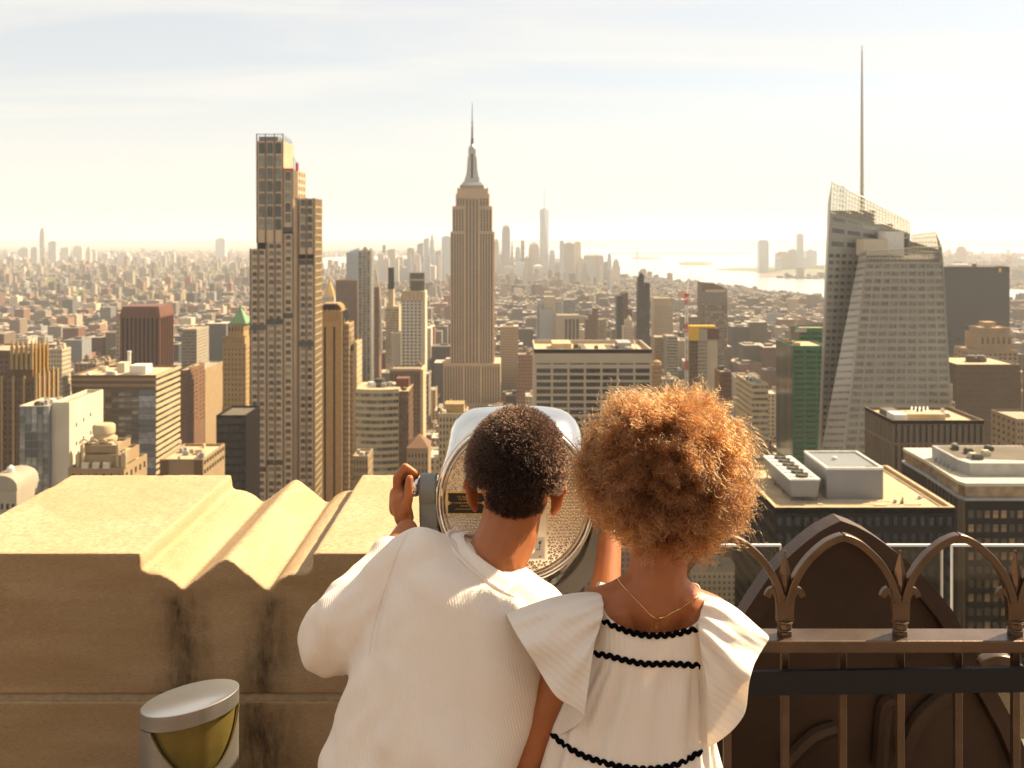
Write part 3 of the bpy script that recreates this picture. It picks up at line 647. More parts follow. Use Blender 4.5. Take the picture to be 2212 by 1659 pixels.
# gilded pyramid far behind
b = Bld('gilded_pyramid_tower', 'far tower with a gilded pyramid roof peeking over the two-stripe tower', 708, 2000, wall='whitestone', pane='palepane')
Y = 2000; b.tower(690, 726, 655, Y, 40, front=(8, .5, 5, .5, 3, 680), vb=664); b.tower(694, 722, 641, Y + 4, 30, front=(5, .4, 8, .5, 3), zb=PZ(656, Y))
xc = PX(708, Y); m = MB().lathe([(14, PZ(641, Y)), (10, PZ(628, Y)), (3.4, PZ(612, Y)), (2.6, PZ(610, Y)), (2.4, PZ(604, Y)), (.3, PZ(596, Y))], (xc, Y + 18, 0), 8); b.single('pyramid_roof', m, 'gold'); b.fin()
# brown slab and slim glass towers
b = Bld('brown_slab', 'plain brown slab behind the slim glass tower', 750, 1500, wall='brownbrick', pane='darkpane', roof='roofdark')
b.tower(725, 772, 605, 1500, 40, vb=720, mat='stripebrown', front=(16, .45, 4, .55, 6, 740), d=.2); b.fin()
b = Bld('pale_back_tower', 'pale blue-grey tower with slanted top behind the slim glass tower', 761, 1700, wall='hazeglass')
Y = 1700; m = MB(); xa, xb = PX(748, Y), PX(776, Y); m.loft([[(xa, Y, 0), (xb, Y, 0), (xb, Y + 22, 0), (xa, Y + 22, 0)], [(xa, Y, PZ(546, Y)), (xb, Y, PZ(536, Y)), (xb, Y + 22, PZ(534, Y)), (xa, Y + 22, PZ(540, Y))]]); b.single('wall', m, 'hazeglass')
for k in range(26):
    z = PZ(548, Y) - 1 - 3.9 * k; b.single('floor_band', MB().box(xa - .05, xb + .05, Y - .4, Y - .003, z - .9, z), 'steelgrey')
b.fin()
b = Bld('slim_glass_tower', 'slim grey-green glass tower with white sunlit edge', 790, 1250, wall='boaframe', pane='palepane')
b.tower(774, 800, 541, 1250, 34, front=(4, .82, 3.8, .72, 3, 835), side=(6, .6, 3.8, .6, 3, 835), vb=830)
for u in (774, 783, 791.5, 800): b.single('fin', MB().box(PX(u, 1250) - .35, PX(u, 1250) + .35, 1249, 1249.99, 0, PZ(535, 1250)), 'paleface')
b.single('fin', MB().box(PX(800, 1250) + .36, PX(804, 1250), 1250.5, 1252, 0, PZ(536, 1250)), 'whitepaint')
b.plant(4, PX(776, 1250), PX(798, 1250), 1252, 1275, PZ(541, 1250) - 1, 'plant', hmax=5); b.fin()
b = Bld('brown_sliver_tower', 'narrow dark brown tower with white curved edge beside the slim glass tower', 815, 1320, wall='brownbrick')
b.tower(808, 819, 620, 1320, 25, vb=760, mat='brownbrick', front=(3, .5, 3.8, .6, 3, 770))
m = MB(); m.tube([P(812, 580, 1325), P(817, 610, 1325), P(821, 650, 1325), P(823, 700, 1325), P(824, 765, 1325)], 1.5, 6); b.single('curved_edge', m, 'whitepaint'); b.fin()
b = Bld('lantern_tower', 'pale green glass tower with dark cylinder top left of the striped white tower', 845, 1450, wall='greystone', pane='greenpane')
b.tower(833, 862, 662, 1450, 40, front=(6, .75, 3.8, .7, 4, 790), vb=780, pane='palepane'); b.tower(838, 850, 625, 1455, 16, zb=PZ(664, 1450), mat='cream')
b.single('cylinder_top', MB().lathe([(4.5, PZ(626, 1455)), (4.5, PZ(580, 1455)), (4.2, PZ(578, 1455))], (PX(845, 1463), 1463, 0), 14), 'darkface'); b.fin()
b = Bld('white_striped_tower', 'white tower with blue-grey window stripes and dark crown', 893, 1150, wall='paleface', pane='bluepane')
Y = 1150; zt = PZ(628, Y); x0, x1 = PX(868, Y), PX(911, Y)
b.block(x0, x1, Y, Y + 26, 0, PZ(650, Y), part='core', mat='bluepane', vb=795); b.block(x0, x1, Y - .3, Y + 26, PZ(650, Y), zt, mat='cream')
for k in range(6):
    x = x0 + (x1 - x0) * k / 5; b.single('stripe_pier', MB().box(x - .8, x + .8, Y - .8, Y - .003, 0, PZ(650, Y)), 'paleface')
    b.single('top_rib', MB().box(x - .35, x + .35, Y - .8, Y - .31, PZ(650, Y), zt - .8), 'tan')
z = PZ(650, Y) - 3
while z > PZ(800, Y): b.single('spandrel', MB().box(x0, x1, Y - .4, Y - .003, z, z + 1.0), 'whitepaint'); z -= 3.9
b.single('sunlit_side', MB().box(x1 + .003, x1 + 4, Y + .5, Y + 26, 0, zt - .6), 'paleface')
xa, xb = PX(884, Y + 5), PX(917, Y + 5); b.single('crown_core', MB().box(xa + 1, xb - 1, Y + 6, Y + 21, zt - 1, PZ(590, Y + 5)), 'darkface')
for k in range(9): x = xa + (xb - xa) * k / 8; b.single('crown_fin', MB().box(x - .3, x + .3, Y + 5, Y + 5.99, zt - 1, PZ(587, Y + 5)), 'lattice')
b.single('crown_band', MB().box(xa - .4, xb + .4, Y + 4.6, Y + 4.97, PZ(607, Y), PZ(603, Y)), 'lattice'); b.fin()
b = Bld('white_slab_tower', 'blank pale slab left of the striped white tower', 855, 1180, wall='whitestone')
b.tower(845, 866, 719, 1180, 20, vb=795, mat='paleface'); b.fin()
b = Bld('brown_block', 'brown masonry block with ornate cornice below the striped white tower', 875, 900, wall='stripebrown', pane='darkpane')
Y = 900; b.tower(842, 908, 800, Y, 32, front=(8, .45, 3.8, .5, 4, 940), side=(5, .3, 3.8, .5, 4, 940), vb=880)
b.single('cornice', MB().box(PX(841, Y), PX(909, Y), Y - .9, Y - .01, PZ(802, Y), PZ(797, Y)), 'tan'); b.single('sunlit_side', MB().box(PX(908, Y) + .003, PX(914, Y), Y + .5, Y + 32, 0, PZ(798, Y)), 'cream')  # side slab in cream, sunlight painted into its colour
for k in range(12): b.single('finial', MB().lathe([(.5, PZ(798, Y)), (.5, PZ(795, Y)), (.1, PZ(792, Y))], (PX(843 + 5.9 * k, Y), Y + .5, 0), 6), 'cream')
b.fin()
# round-fronted cream office with brown neighbour
b = Bld('curved_office', 'cream office with softly curved front and green window bands', 820, 600, wall='cream', pane='palepane', roof='rooftan')
Y = 600; x0, x1, zt = PX(768, Y), PX(861, Y), PZ(840, Y)
def arcp(t): return (x0 + (x1 - x0) * t, Y - 3.2 * math.sin(math.pi * min(1, t * 1.0)))
NS = 8; fh = 4.05
for i in range(NS):
    a, c = arcp(i / NS), arcp((i + 1) / NS)
    b.grid([Vector((*a, 60)), Vector((*c, 60)), Vector((*c, zt)), Vector((*a, zt))], [(.03, .49), (.51, .97)], floors(zt - 60, 2.4, fh, .52, PZ(1030, Y) - 60), .3)
b.p('core', 'cream').box(x0, x1, Y + 1, Y + 30, 0, zt - .5); b.p('roof').add([(*arcp(i / NS), zt - .3) for i in range(NS + 1)] + [(x1, Y + 30, zt - .3), (x0, Y + 30, zt - .3)], [tuple(range(NS + 3))])
b.block(x1 + .02, PX(882, Y), Y + 2, Y + 30, 0, PZ(846, Y), front=(4, .5, 4.05, .5, 2, 1030), side=(7, .4, 4.05, .45, 2, 1030), part='side_wing', mat='stripebrown', pane='bronzepane')
b.single('red_penthouse', MB().box(PX(850, Y), PX(878, Y), Y + 12, Y + 22, zt - 1, PZ(824, Y)), 'redbronze')
b.single('cooling_tower', MB().lathe([(5, zt - .3), (5, zt + 2), (3, zt + 2.2), (3, zt + 4.5), (2.6, zt + 4.6)], (PX(815, Y), Y + 12, 0), 12), 'plantdark')
b.plant(6, x0 + 2, PX(845, Y), Y + 3, Y + 26, zt - .3, ('plant', 'whitepaint'), hmax=2.5, sizes=(1.5, 4)); FOOT.append((x0, PX(884, Y), Y - 5, Y + 32)); SEEN.append((775, 885, 1025, Y)); b.fin()
b = Bld('small_cream_building', 'small cream building between two-stripe tower and stone wall', 783, 450, wall='tan', pane='darkpane', roof='rooftan')
r_ = b.tower(762, 795, 985, 450, 16, front=(5, .45, 3.5, .55, 2, 1040), side=(5, .3, 3.5, .5, 2, 1040), vb=1025); b.plant(3, r_[0], r_[1], 451, 464, r_[4] - 1, 'plant', hmax=1.6, sizes=(1, 2.5)); b.fin()
b = Bld('hipped_roof_building', 'brown masonry building with dark hipped pyramid roof', 904, 520, wall='stripebrown', pane='darkpane')
Y = 520; r_ = b.tower(879, 925, 968, Y, 18, front=(6, .4, 4, .5, 3, 1040), vb=1020, mat='tan'); xm = (r_[0] + r_[1]) / 2
b.single('hipped_roof', MB().loft([[(r_[0] - .4, Y - .4, r_[4]), (r_[1] + .4, Y - .4, r_[4]), (r_[1] + .4, Y + 18.4, r_[4]), (r_[0] - .4, Y + 18.4, r_[4])], [(xm - .5, Y + 8, PZ(946, Y)), (xm + .5, Y + 8, PZ(946, Y)), (xm + .5, Y + 10, PZ(946, Y)), (xm - .5, Y + 10, PZ(946, Y))]]), 'brownbrick'); b.fin()
b = Bld('white_grid_building', 'white masonry building with regular window grid left of the viewer', 980, 560, wall='cream', pane='darkpane', roof='rooftan')
r_ = b.tower(947, 1008, 893, 560, 22, front=(8, .45, 3.7, .6, 2.5, 1040), side=(6, .4, 3.7, .6, 2.5, 1040), vb=990)
b.single('penthouse', MB().box(r_[0] + 3, r_[0] + 14, 566, 578, r_[4] - 1, r_[4] + 4.2), 'goldstone'); b.plant(4, r_[0], r_[1], 562, 580, r_[4] - 1, ('whitepaint', 'plant'), hmax=2.4, sizes=(1, 3)); b.fin()

# ---------------------------------------------------------------- central spired skyscraper
b = Bld('spired_skyscraper', 'stepped limestone art deco skyscraper with tall needle spire at centre', 1020, 1263, wall='limestone', pane='darkpane', roof='rooftan')
Y = 1263; e = b.e
def esb(u0, u1, vt, vb_, dy, D, name='shaft'):
    x0, x1, z0, z1 = PX(u0, Y), PX(u1, Y), (0 if vb_ is None else PZ(vb_, Y)), PZ(vt, Y)
    mb = b.p(name, 'limestone'); mb.box(x0, x1, Y + dy, Y + dy + D, z0, z1); return x0, x1, z0, z1
TI = [(958, 1081, 784, None, -4, 60), (973, 1066, 500, None, 0, 46), (977, 1063, 445, 501, 1.5, 42), (984, 1057, 418, 446, 4, 36), (987, 1054, 407, 419, 5, 34)]
for t_ in TI: esb(*t_)
# recessed dark window strips and spandrels: proud limestone piers on every tier
def piers(u0, u1, v0, v1, dy, groups, skip=None):
    """groups: list of (u, number of strips) ; each strip is a dark window band between piers"""
    y = Y + dy
    for ua, uc, n in groups:
        for k in range(n):
            w = (uc - ua) / n; c0 = PX(ua + w * k + w * .27, Y); c1 = PX(ua + w * k + w * .73, Y)
            s_ = b.single('window_strip', MB().box(c0, c1, y - .12, y - .004, PZ(v1, Y), PZ(v0, Y)), 'esbstrip')
    for ua, uc, n in groups:
        for k in range(n + 1):
            x = PX(ua + (uc - ua) * k / n, Y); ww = .75 if k in (0, n) else .45
            b.single('pier', MB().box(x - ww, x + ww, y - .95, y - .003, PZ(v1, Y), PZ(v0 - 1, Y)), 'limestone')
def stripmat():
    m = mk('esbstrip', (.05, .042, .035), None, rough=.3, spec=.5); t = m.node_tree; N = t.nodes; L = t.links
    co = N.new('ShaderNodeTexCoord'); sx = N.new('ShaderNodeSeparateXYZ'); L.new(co.outputs['Object'], sx.inputs[0])
    mm = N.new('ShaderNodeMath'); mm.operation = 'MULTIPLY'; mm.inputs[1].default_value = 1 / 3.75; L.new(sx.outputs[2], mm.inputs[0])
    fr = N.new('ShaderNodeMath'); fr.operation = 'FRACT'; L.new(mm.outputs[0], fr.inputs[0])
    gt = N.new('ShaderNodeMath'); gt.operation = 'GREATER_THAN'; gt.inputs[1].default_value = .52; L.new(fr.outputs[0], gt.inputs[0])
    mx = N.new('ShaderNodeMix'); mx.data_type = 'RGBA'; mx.inputs[6].default_value = (.022, .018, .016, 1); mx.inputs[7].default_value = (.15, .11, .075, 1)
    L.new(gt.outputs[0], mx.inputs[0]); L.new(mx.outputs[2], N['Principled BSDF'].inputs['Base Color'])
stripmat()
piers(0, 0, 505, 784, 0, [(974, 1003, 5), (1036, 1065, 5)])
piers(0, 0, 452, 499, 1.5, [(978, 1002, 4), (1037, 1062, 4)])
piers(0, 0, 428, 444, 4, [(986, 1004, 3), (1036, 1055, 3)])
piers(0, 0, 790, 870, -4, [(960, 1001, 7), (1040, 1080, 7)])
# darker centre bay
b.single('centre_bay', MB().box(PX(1003.5, Y), PX(1035.5, Y), Y - .3, Y - .01, 0, PZ(440, Y)), 'limestone')
piers(0, 0, 430, 783, -.35, [(1005, 1034, 4)]); piers(0, 0, 790, 870, -4.02, [(1003, 1038, 6)])
for k in range(9): x = PX(989 + 8 * k, Y); b.single('parapet_tooth', MB().box(x - .8, x + .8, Y + 4.2, Y + 4.99, PZ(411, Y), PZ(405, Y)), 'limestone')
for k in range(5):
    xs = PX(1066, Y); 
    for u_, dy_ in ((1066, 3 + 9 * k),): b.single('pier', MB().box(xs + .003, xs + .9, Y + dy_, Y + dy_ + 1.2, 0, PZ(501, Y)), 'limestone')
cx, cyy = PX(1020, Y + 22), Y + 22
def ring_sq(hw, v, f=1.0): return [(cx - hw, cyy - hw * f, PZ(v, Y)), (cx + hw, cyy - hw * f, PZ(v, Y)), (cx + hw, cyy + hw * f, PZ(v, Y)), (cx - hw, cyy + hw * f, PZ(v, Y))]
mk('mastmetal', (.42, .40, .36), (.34, .32, .29), scale=.2, rough=.4, metal=.4)
b.single('observation_deck', MB().loft([ring_sq(15.2, 408), ring_sq(15.2, 399)]), 'greystone')
b.single('deck_tier', MB().loft([ring_sq(14.2, 399), ring_sq(11, 392), ring_sq(10, 391), ring_sq(9.4, 386)]), 'mastmetal')
b.single('mast', MB().loft([ring_sq(r_, v) for r_, v in ((8.4, 386), (6.6, 378), (5.6, 368), (4.9, 352), (4.6, 330), (4.8, 326), (4.8, 322))]), 'mastmetal')
for sx_ in (-1, 1): b.single('mast_wing', MB().loft([[(cx + sx_ * (r_ - .2), cyy - 1.5, PZ(v, Y)), (cx + sx_ * (r_ + 1.3), cyy - 1.5, PZ(v, Y)), (cx + sx_ * (r_ + 1.3), cyy + 1.5, PZ(v, Y)), (cx + sx_ * (r_ - .2), cyy + 1.5, PZ(v, Y))] for r_, v in ((8.4, 386), (6.4, 376), (5.3, 364), (4.7, 348), (4.3, 336))]), 'whitestone')
b.single('mast_window', MB().loft([[(cx - 1.3, cyy - r_ - .5, PZ(v, Y)), (cx + 1.3, cyy - r_ - .5, PZ(v, Y)), (cx + 1.3, cyy - r_ + .2, PZ(v, Y)), (cx - 1.3, cyy - r_ + .2, PZ(v, Y))] for r_, v in ((7.6, 383), (6.2, 376), (5.5, 366), (4.9, 352), (4.6, 330))]), 'darkpane')
b.single('dome', MB().lathe([(4.6, PZ(322, Y)), (4.9, PZ(320, Y)), (4.6, PZ(316, Y)), (3.2, PZ(312, Y)), (1.9, PZ(309, Y))], (cx, cyy, 0), 16), 'mastmetal', 40)
b.single('antenna', MB().lathe([(1.9, PZ(309, Y)), (1.7, PZ(294, Y)), (1.0, PZ(293, Y)), (.95, PZ(268, Y)), (.6, PZ(266, Y)), (.5, PZ(240, Y)), (.25, PZ(217, Y))], (cx, cyy, 0), 8), 'plantdark')
for v in (290, 283, 275, 262): b.single('antenna_ring', MB().lathe([(1.7, PZ(v, Y)), (1.7, PZ(v - 2, Y))], (cx, cyy, 0), 8), 'plantdark')
FOOT.append((PX(955, Y), PX(1084, Y), Y - 6, Y + 60)); SEEN.append((955, 1082, 858, Y)); b.fin()
# ---------------------------------------------------------------- right of centre
b = Bld('white_grid_slab', 'broad white slab with seven columns of dark ribbon windows', 1281, 700, wall='whitestone', pane='darkpane', roof='rooftan')
Y = 700; x0, x1, zt = PX(1154, Y), PX(1408, Y), PZ(754, Y); fh = 4.86; H = zt
cols = [((1159 - 1154 + 35.6 * k) / 254, (1159 - 1154 + 35.6 * k + 31) / 254) for k in range(7)]
rows = floors(H, (796 - 754) * Y / F, fh, .66, PZ(960, Y))
rows.append(((PZ(787.5, Y)) / H, PZ(784.5, Y) / H))
b.grid([Vector((x0, Y, 0)), Vector((x1, Y, 0)), Vector((x1, Y, zt)), Vector((x0, Y, zt))], cols, rows, .7)
for q in (((x1, Y), (x1, 761)), ((x1, 761), (x0, 761)), ((x0, 761), (x0, Y))): b.p('wall').quad((*q[0], 0), (*q[1], 0), (*q[1], zt), (*q[0], zt))
for a in ((x0, x1, Y, Y + 1), (x0, x1, 760, 761), (x0, x0 + 1, Y + 1, 760), (x1 - 1, x1, Y + 1, 760)): b.single('parapet', MB().box(*a, zt - 3, zt + .02), 'whitestone')
b.p('roof').quad((x0 + 1, Y + 1, zt - 2.8), (x1 - 1, Y + 1, zt - 2.8), (x1 - 1, 760, zt - 2.8), (x0 + 1, 760, zt - 2.8))
b.single('penthouse', MB().box(PX(1196, Y), PX(1238, Y), Y + 20, Y + 45, zt - 2.8, zt + 1.6), 'rooftan'); b.single('penthouse', MB().box(PX(1342, Y), PX(1372, Y), Y + 22, Y + 44, zt - 2.8, zt + 2), 'plant')
b.single('roof_well', MB().box(PX(1320, Y), PX(1338, Y), Y + 10, Y + 50, zt - 2.8, zt - 2.3), 'plantdark'); b.single('roof_well', MB().box(PX(1258, Y), PX(1270, Y), Y + 8, Y + 40, zt - 2.8, zt - 1), 'plantdark')
b.single('roof_brace', MB().tube([(PX(1376, Y), Y + 3, zt), (PX(1390, Y), Y + 56, zt)], .5, 4), 'whitestone'); b.plant(6, x0 + 4, x1 - 4, Y + 5, 755, zt - 2.8, ('plant', 'rooftan', 'plantdark'), hmax=3)
FOOT.append((x0, x1, Y, 761)); SEEN.append((1154, 1408, 930, Y)); b.fin()
def simple(name, label, u0, u1, vt, Y, D, wall, pane='darkpane', front=None, side=None, vb=None, group=None, plant=0, cat='building', **k):
    b = Bld(name, label, (u0 + u1) / 2, Y, group, cat, wall=wall, pane=pane, roof=k.pop('roof', 'roofgrey'))
    r = b.tower(u0, u1, vt, Y, D, front=front, side=side, vb=vb, **k)
    if plant: b.plant(plant, r[0] + .5, r[1] - .5, r[2] + .5, r[3] - .5, r[4] - 1, ('plant', 'plantdark', 'whitepaint'), hmax=3, sizes=(1.5, 5))
    b.fin(); return r
b = Bld('hotel_block', 'grey stepped block with white centre behind the white grid slab', 1187, 1750, wall='greystone', pane='pane')
b.tower(1160, 1175, 648, 1750, 40, front=(3, .5, 4, .55, 8, 740), vb=738, mat='hazegrey', part='wing'); b.tower(1175, 1200, 641, 1748, 40, vb=738, mat='whitestone'); b.tower(1200, 1214, 645, 1752, 40, front=(3, .5, 4, .55, 8, 740), vb=738, part='wing'); b.tower(1166, 1196, 668, 1730, 16, mat='hazegrey', part='wing'); b.fin()
b = Bld('dark_striped_block', 'pale block with four dark vertical stripes behind the white grid slab', 1233, 1700, wall='whitestone', pane='darkpane')
b.tower(1204, 1252, 681, 1700, 40, vb=738); [b.single('window_stripe', MB().box(PX(1220 + 8.2 * k, 1700), PX(1225.5 + 8.2 * k, 1700), 1699.7, 1699.99, 0, PZ(689, 1700)), 'darkpane') for k in range(4)]
b.tower(1218, 1243, 647, 1780, 40, mat='hazegrey', part='rear_tower', front=(6, .6, 4, .6, 3, 690)); b.fin()
b = Bld('gabled_brown_tower', 'brown tower with stepped gable top behind the white grid slab', 1280, 1600, wall='brownbrick'); Y = 1600
b.tower(1266, 1292, 690, Y, 34, vb=738, front=(7, .4, 3.8, .5, 3, 745)); b.tower(1273, 1292, 678, Y + 3, 28, zb=PZ(692, Y)); b.tower(1281, 1293, 666, Y + 6, 22, zb=PZ(680, Y)); b.fin()
simple('cream_block', 'plain cream block right of the gabled brown tower', 1293, 1310, 690, 1650, 30, 'cream', front=(5, .4, 3.8, .5, 3, 745), vb=738)
b = Bld('dark_twin_tower', 'dark grey tower with stepped shoulder right of centre', 1345, 1650, wall='slab', pane='darkpane', roof='roofdark')
b.tower(1333, 1344, 640, 1650, 30, front=(4, .6, 3.8, .6, 3, 740), vb=735); b.tower(1344.1, 1357, 633, 1652, 30, vb=735, mat='stripebrown', part='shaft', front=(4, .4, 3.8, .6, 3, 740)); b.tower(1357.1, 1366, 668, 1654, 26, vb=735, part='shaft'); b.fin()
b = Bld('slim_dark_tower', 'tallest slim dark tower with rounded cap right of centre', 1391, 1600, wall='slab', pane='navypane', roof='roofdark'); Y = 1600
b.tower(1379, 1404, 612, Y, 26, front=(6, .6, 3.8, .6, 3, 740), vb=735, d=.2); b.tower(1379, 1391, 600, Y + 2, 20, zb=PZ(614, Y)); b.single('cap', MB().lathe([(5, PZ(601, Y)), (4.6, PZ(596, Y)), (3, PZ(591, Y)), (.6, PZ(589, Y))], (PX(1386, Y + 10), Y + 10, 0), 12), 'slab', 40); b.fin()
b = Bld('white_art_deco_tower', 'small pale stepped tower in front of the dark twin tower', 1358, 1350, wall='whitestone', pane='pane'); Y = 1350
b.tower(1347, 1370, 706, Y, 20, front=(5, .4, 3.8, .5, 3, 745), vb=736); b.tower(1351, 1366, 692, Y + 3, 14, zb=PZ(708, Y)); b.single('dome', MB().lathe([(3.6, PZ(693, Y)), (3, PZ(688, Y)), (1, PZ(684, Y)), (.2, PZ(681, Y))], (PX(1358.5, Y + 9), Y + 9, 0), 10), 'whitestone', 40); b.fin()
simple('sunlit_cream_tower', 'broad pale cream tower right of the slim dark tower', 1413, 1454, 644, 1700, 40, 'cream', 'pane', (8, .35, 3.8, .45, 14, 780), (5, .3, 3.8, .4, 5, 780), 770)
simple('glass_midrise', 'pale green glass midrise below the cream tower', 1440, 1464, 726, 1250, 30, 'greystone', 'greenpane', (6, .8, 3.8, .65, 2, 830), (5, .7, 3.8, .6, 2, 830), 800)
simple('brown_midrise', 'brown midrise below the sunlit cream tower', 1414, 1438, 728, 1280, 30, 'tan', 'darkpane', (6, .4, 3.8, .5, 3, 800), None, 790)
b = Bld('round_tan_tower', 'tan round-topped tower touching the right end of the white slab', 1419, 770, wall='tan', pane='darkpane'); Y = 770
b.tower(1409, 1429, 788, Y, 14, front=(5, .35, 3.4, .5, 2, 860), side=(4, .35, 3.4, .5, 2, 860), vb=850); b.single('round_top', MB().lathe([(3.4, PZ(789, Y)), (3.3, PZ(783, Y)), (1, PZ(780, Y))], (PX(1419, Y + 6), Y + 6, 0), 14), 'goldstone', 40); b.fin()
# glass tower with slanted roof
b = Bld('slant_top_tower', 'glass tower with curved slanting top right of centre', 1543, 1400, wall='greystone', pane='palepane', roof='roofdark'); Y = 1400
x0, x1 = PX(1516, Y), PX(1571, Y)
b.grid([Vector((x0, Y, 0)), Vector((x1, Y, 0)), Vector((x1, Y, PZ(627, Y))), Vector((x0, Y, PZ(627, Y)))], even(9, .78, .01), floors(PZ(627, Y), 2, 3.9, .68, PZ(860, Y)), .25, mat='bronzewall')
b.grid([Vector((x0, Y + 34, 0)), Vector((x0, Y, 0)), Vector((x0, Y, PZ(627, Y))), Vector((x0, Y + 34, PZ(627, Y)))], even(5, .7, .03), floors(PZ(627, Y), 2, 3.9, .6, PZ(860, Y)), .25)
b.p('wall').quad((x1, Y, 0), (x1, Y + 34, 0), (x1, Y + 34, PZ(627, Y)), (x1, Y, PZ(627, Y)))
prof = [(x0, PZ(627, Y)), (x1, PZ(627, Y)), (x1, PZ(625, Y)), (PX(1556, Y), PZ(617, Y)), (PX(1540, Y), PZ(612, Y)), (x0, PZ(610, Y))]
b.single('slanted_crown', MB().loft([[(x, y, z) for x, z in prof] for y in (Y, Y + 34)]), 'bronzewall'); b.single('crown_band', MB().box(PX(1524, Y), PX(1568, Y), Y - .4, Y - .01, PZ(631, Y), PZ(625.5, Y)), 'whitestone')
FOOT.append((x0, x1, Y, Y + 34)); SEEN.append((1516, 1571, 830, Y)); b.fin()
# tower under construction and its crane
b = Bld('unfinished_tower', 'tower under construction wrapped in yellow and brown netting', 1520, 1000, wall='greystone', pane='darkpane'); Y = 1000
b.tower(1489, 1508, 735, Y, 26, front=(3, .7, 3.8, .6, 1.5, 855), vb=835, mat='brownbrick', part='raw_core'); b.tower(1508.1, 1527, 735, Y - 1, 26, front=(6, .5, 3.8, .55, 1, 855), vb=835); b.tower(1527.1, 1550, 733, Y + 1, 26, vb=835, mat='whitestone', part='shaft')
b.single('yellow_net', MB().box(PX(1488.5, Y), PX(1509, Y), Y - 1.6, Y + 10, PZ(735, Y), PZ(704, Y)), 'yellownet'); b.single('brown_net', MB().box(PX(1527.5, Y), PX(1553, Y), Y - .9, Y + 12, PZ(733, Y), PZ(709, Y)), 'brownnet'); b.single('middle_core', MB().box(PX(1509.1, Y), PX(1527.4, Y), Y - 1.2, Y + 11, PZ(735, Y), PZ(711, Y)), 'greystone')
b.single('yellow_net', MB().box(PX(1509, Y), PX(1546, Y), Y - 1.3, Y + 10, PZ(709, Y) + .02, PZ(704, Y)), 'yellownet')
for k in range(8): b.single('net_pole', MB().box(PX(1489 + 8 * k, Y), PX(1489.8 + 8 * k, Y), Y - 1.75, Y - 1.61, PZ(706, Y), PZ(701.5, Y)), 'redpaint')
b.fin()
b = Bld('tower_crane', 'red and white crane mast beside the unfinished tower', 1483, 990, cat='crane'); Y = 990
for i, (va, vb_) in enumerate(zip(range(640, 860, 20), range(660, 880, 20))):
    m = MB(); xa, xb, z0, z1 = PX(1480.5, Y), PX(1486, Y), PZ(vb_, Y), PZ(va, Y)
    for x in (xa, xb):
        for y in (Y, Y + 2.4): m.box(x - .22, x + .22, y - .22, y + .22, z0, z1)
    m.tube([(xa, Y, z0), (xb, Y, z1)], .16, 4).tube([(xb, Y, z0), (xa, Y, z1)], .16, 4); m.tube([(xa, Y, z1), (xb, Y, z1)], .2, 4)
    b.single('mast_section', m, 'redpaint' if i in (0, 3, 7) else 'whitepaint')
b.single('mast_foot', MB().box(PX(1480, Y), PX(1486.5, Y), Y, Y + 2.5, 0, PZ(860, Y)), 'steelgrey'); b.single('cab', MB().box(PX(1479.5, Y), PX(1487, Y), Y - 1, Y + 3, PZ(641, Y), PZ(634, Y)), 'redpaint')
b.single('jib', MB().tube([P(1483, 637, Y), P(1488, 600, Y + 6), P(1493, 585, Y + 12)], [.5, .4, .25], 4), 'whitepaint'); b.fin()
# cream office with floor bands
b = Bld('banded_cream_office', 'cream office with stacked floor bands right of the girl hair', 1640, 620, wall='cream', pane='palepane', roof='rooftan'); Y = 620
r_ = b.tower(1624, 1660, 829, Y, 44, front=(7, .82, 3.75, .5, 1.2, 1000), side=(9, .7, 3.75, .5, 1.2, 1000), vb=975); b.plant(9, r_[0], r_[1], Y + 3, Y + 40, r_[4] - 1, ('plant', 'plantdark', 'whitepaint'), hmax=2.6, sizes=(1, 3.5)); b.fin()
simple('red_brick_sliver', 'narrow reddish brick tower left of the banded cream office', 1556, 1580, 803, 700, 20, 'brownbrick', 'darkpane', (4, .45, 3.6, .5, 2, 870), (4, .4, 3.6, .5, 2, 870), 860, plant=3)
# green glass building
b = Bld('green_glass_building', 'emerald green glass office with two stepped roofs', 1722, 740, wall='greenwall', pane='greenpane', roof='rooftan'); Y = 740
def green(u0, u1, vt, Y, D, vbot):
    x0, x1, zt = PX(u0, Y), PX(u1, Y), PZ(vt, Y)
    b.block(x0, x1, Y, Y + D, 0, zt, part='core', mat='greenwall', vb=985, par=1.5)
    b.count = b.count; z = zt - 3.5
    while z > PZ(vbot, Y):
        for j in range(3):
            xa = x0 + (x1 - x0) * (j + .08) / 3; xb = x0 + (x1 - x0) * (j + .92) / 3
            b.pane_at([Vector((xa, Y - .02, z - 1.9)), Vector((xb, Y - .02, z - 1.9)), Vector((xb, Y - .02, z)), Vector((xa, Y - .02, z))], Vector((0, -1, 0)), 0, 'darkpane')
        b.single('spandrel', MB().box(x0, x1, Y - .35, Y - .03, z + .02, z + 1.6), 'greenwall'); z -= 4.0
    z = zt - 1
    for k in range(7):
        ya, yb = Y + .3 + D * k / 7, Y + D * (k + 1) / 7 - .1
        b.single('side_glass', MB().box(x0 - .25, x0 - .004, ya, yb, PZ(vbot, Y), zt - .6), 'bronzepane' if k in (1, 4) else 'greenpane')
green(1713, 1790, 747, Y, 47, 1000); green(1727, 1800, 708, Y + 50, 24, 760)
for k in range(1): b.single('roof_sign', MB().box(PX(1716, Y + 52) - .0, PX(1716, Y + 52) + 9, Y + 49.4, Y + 49.9, PZ(732, Y), PZ(724, Y)), 'plant')
b.plant(6, PX(1716, Y), PX(1740, Y), Y + 5, Y + 40, PZ(747, Y) - 1.5, ('rooftan', 'goldstone', 'plantdark'), hmax=3); b.fin()
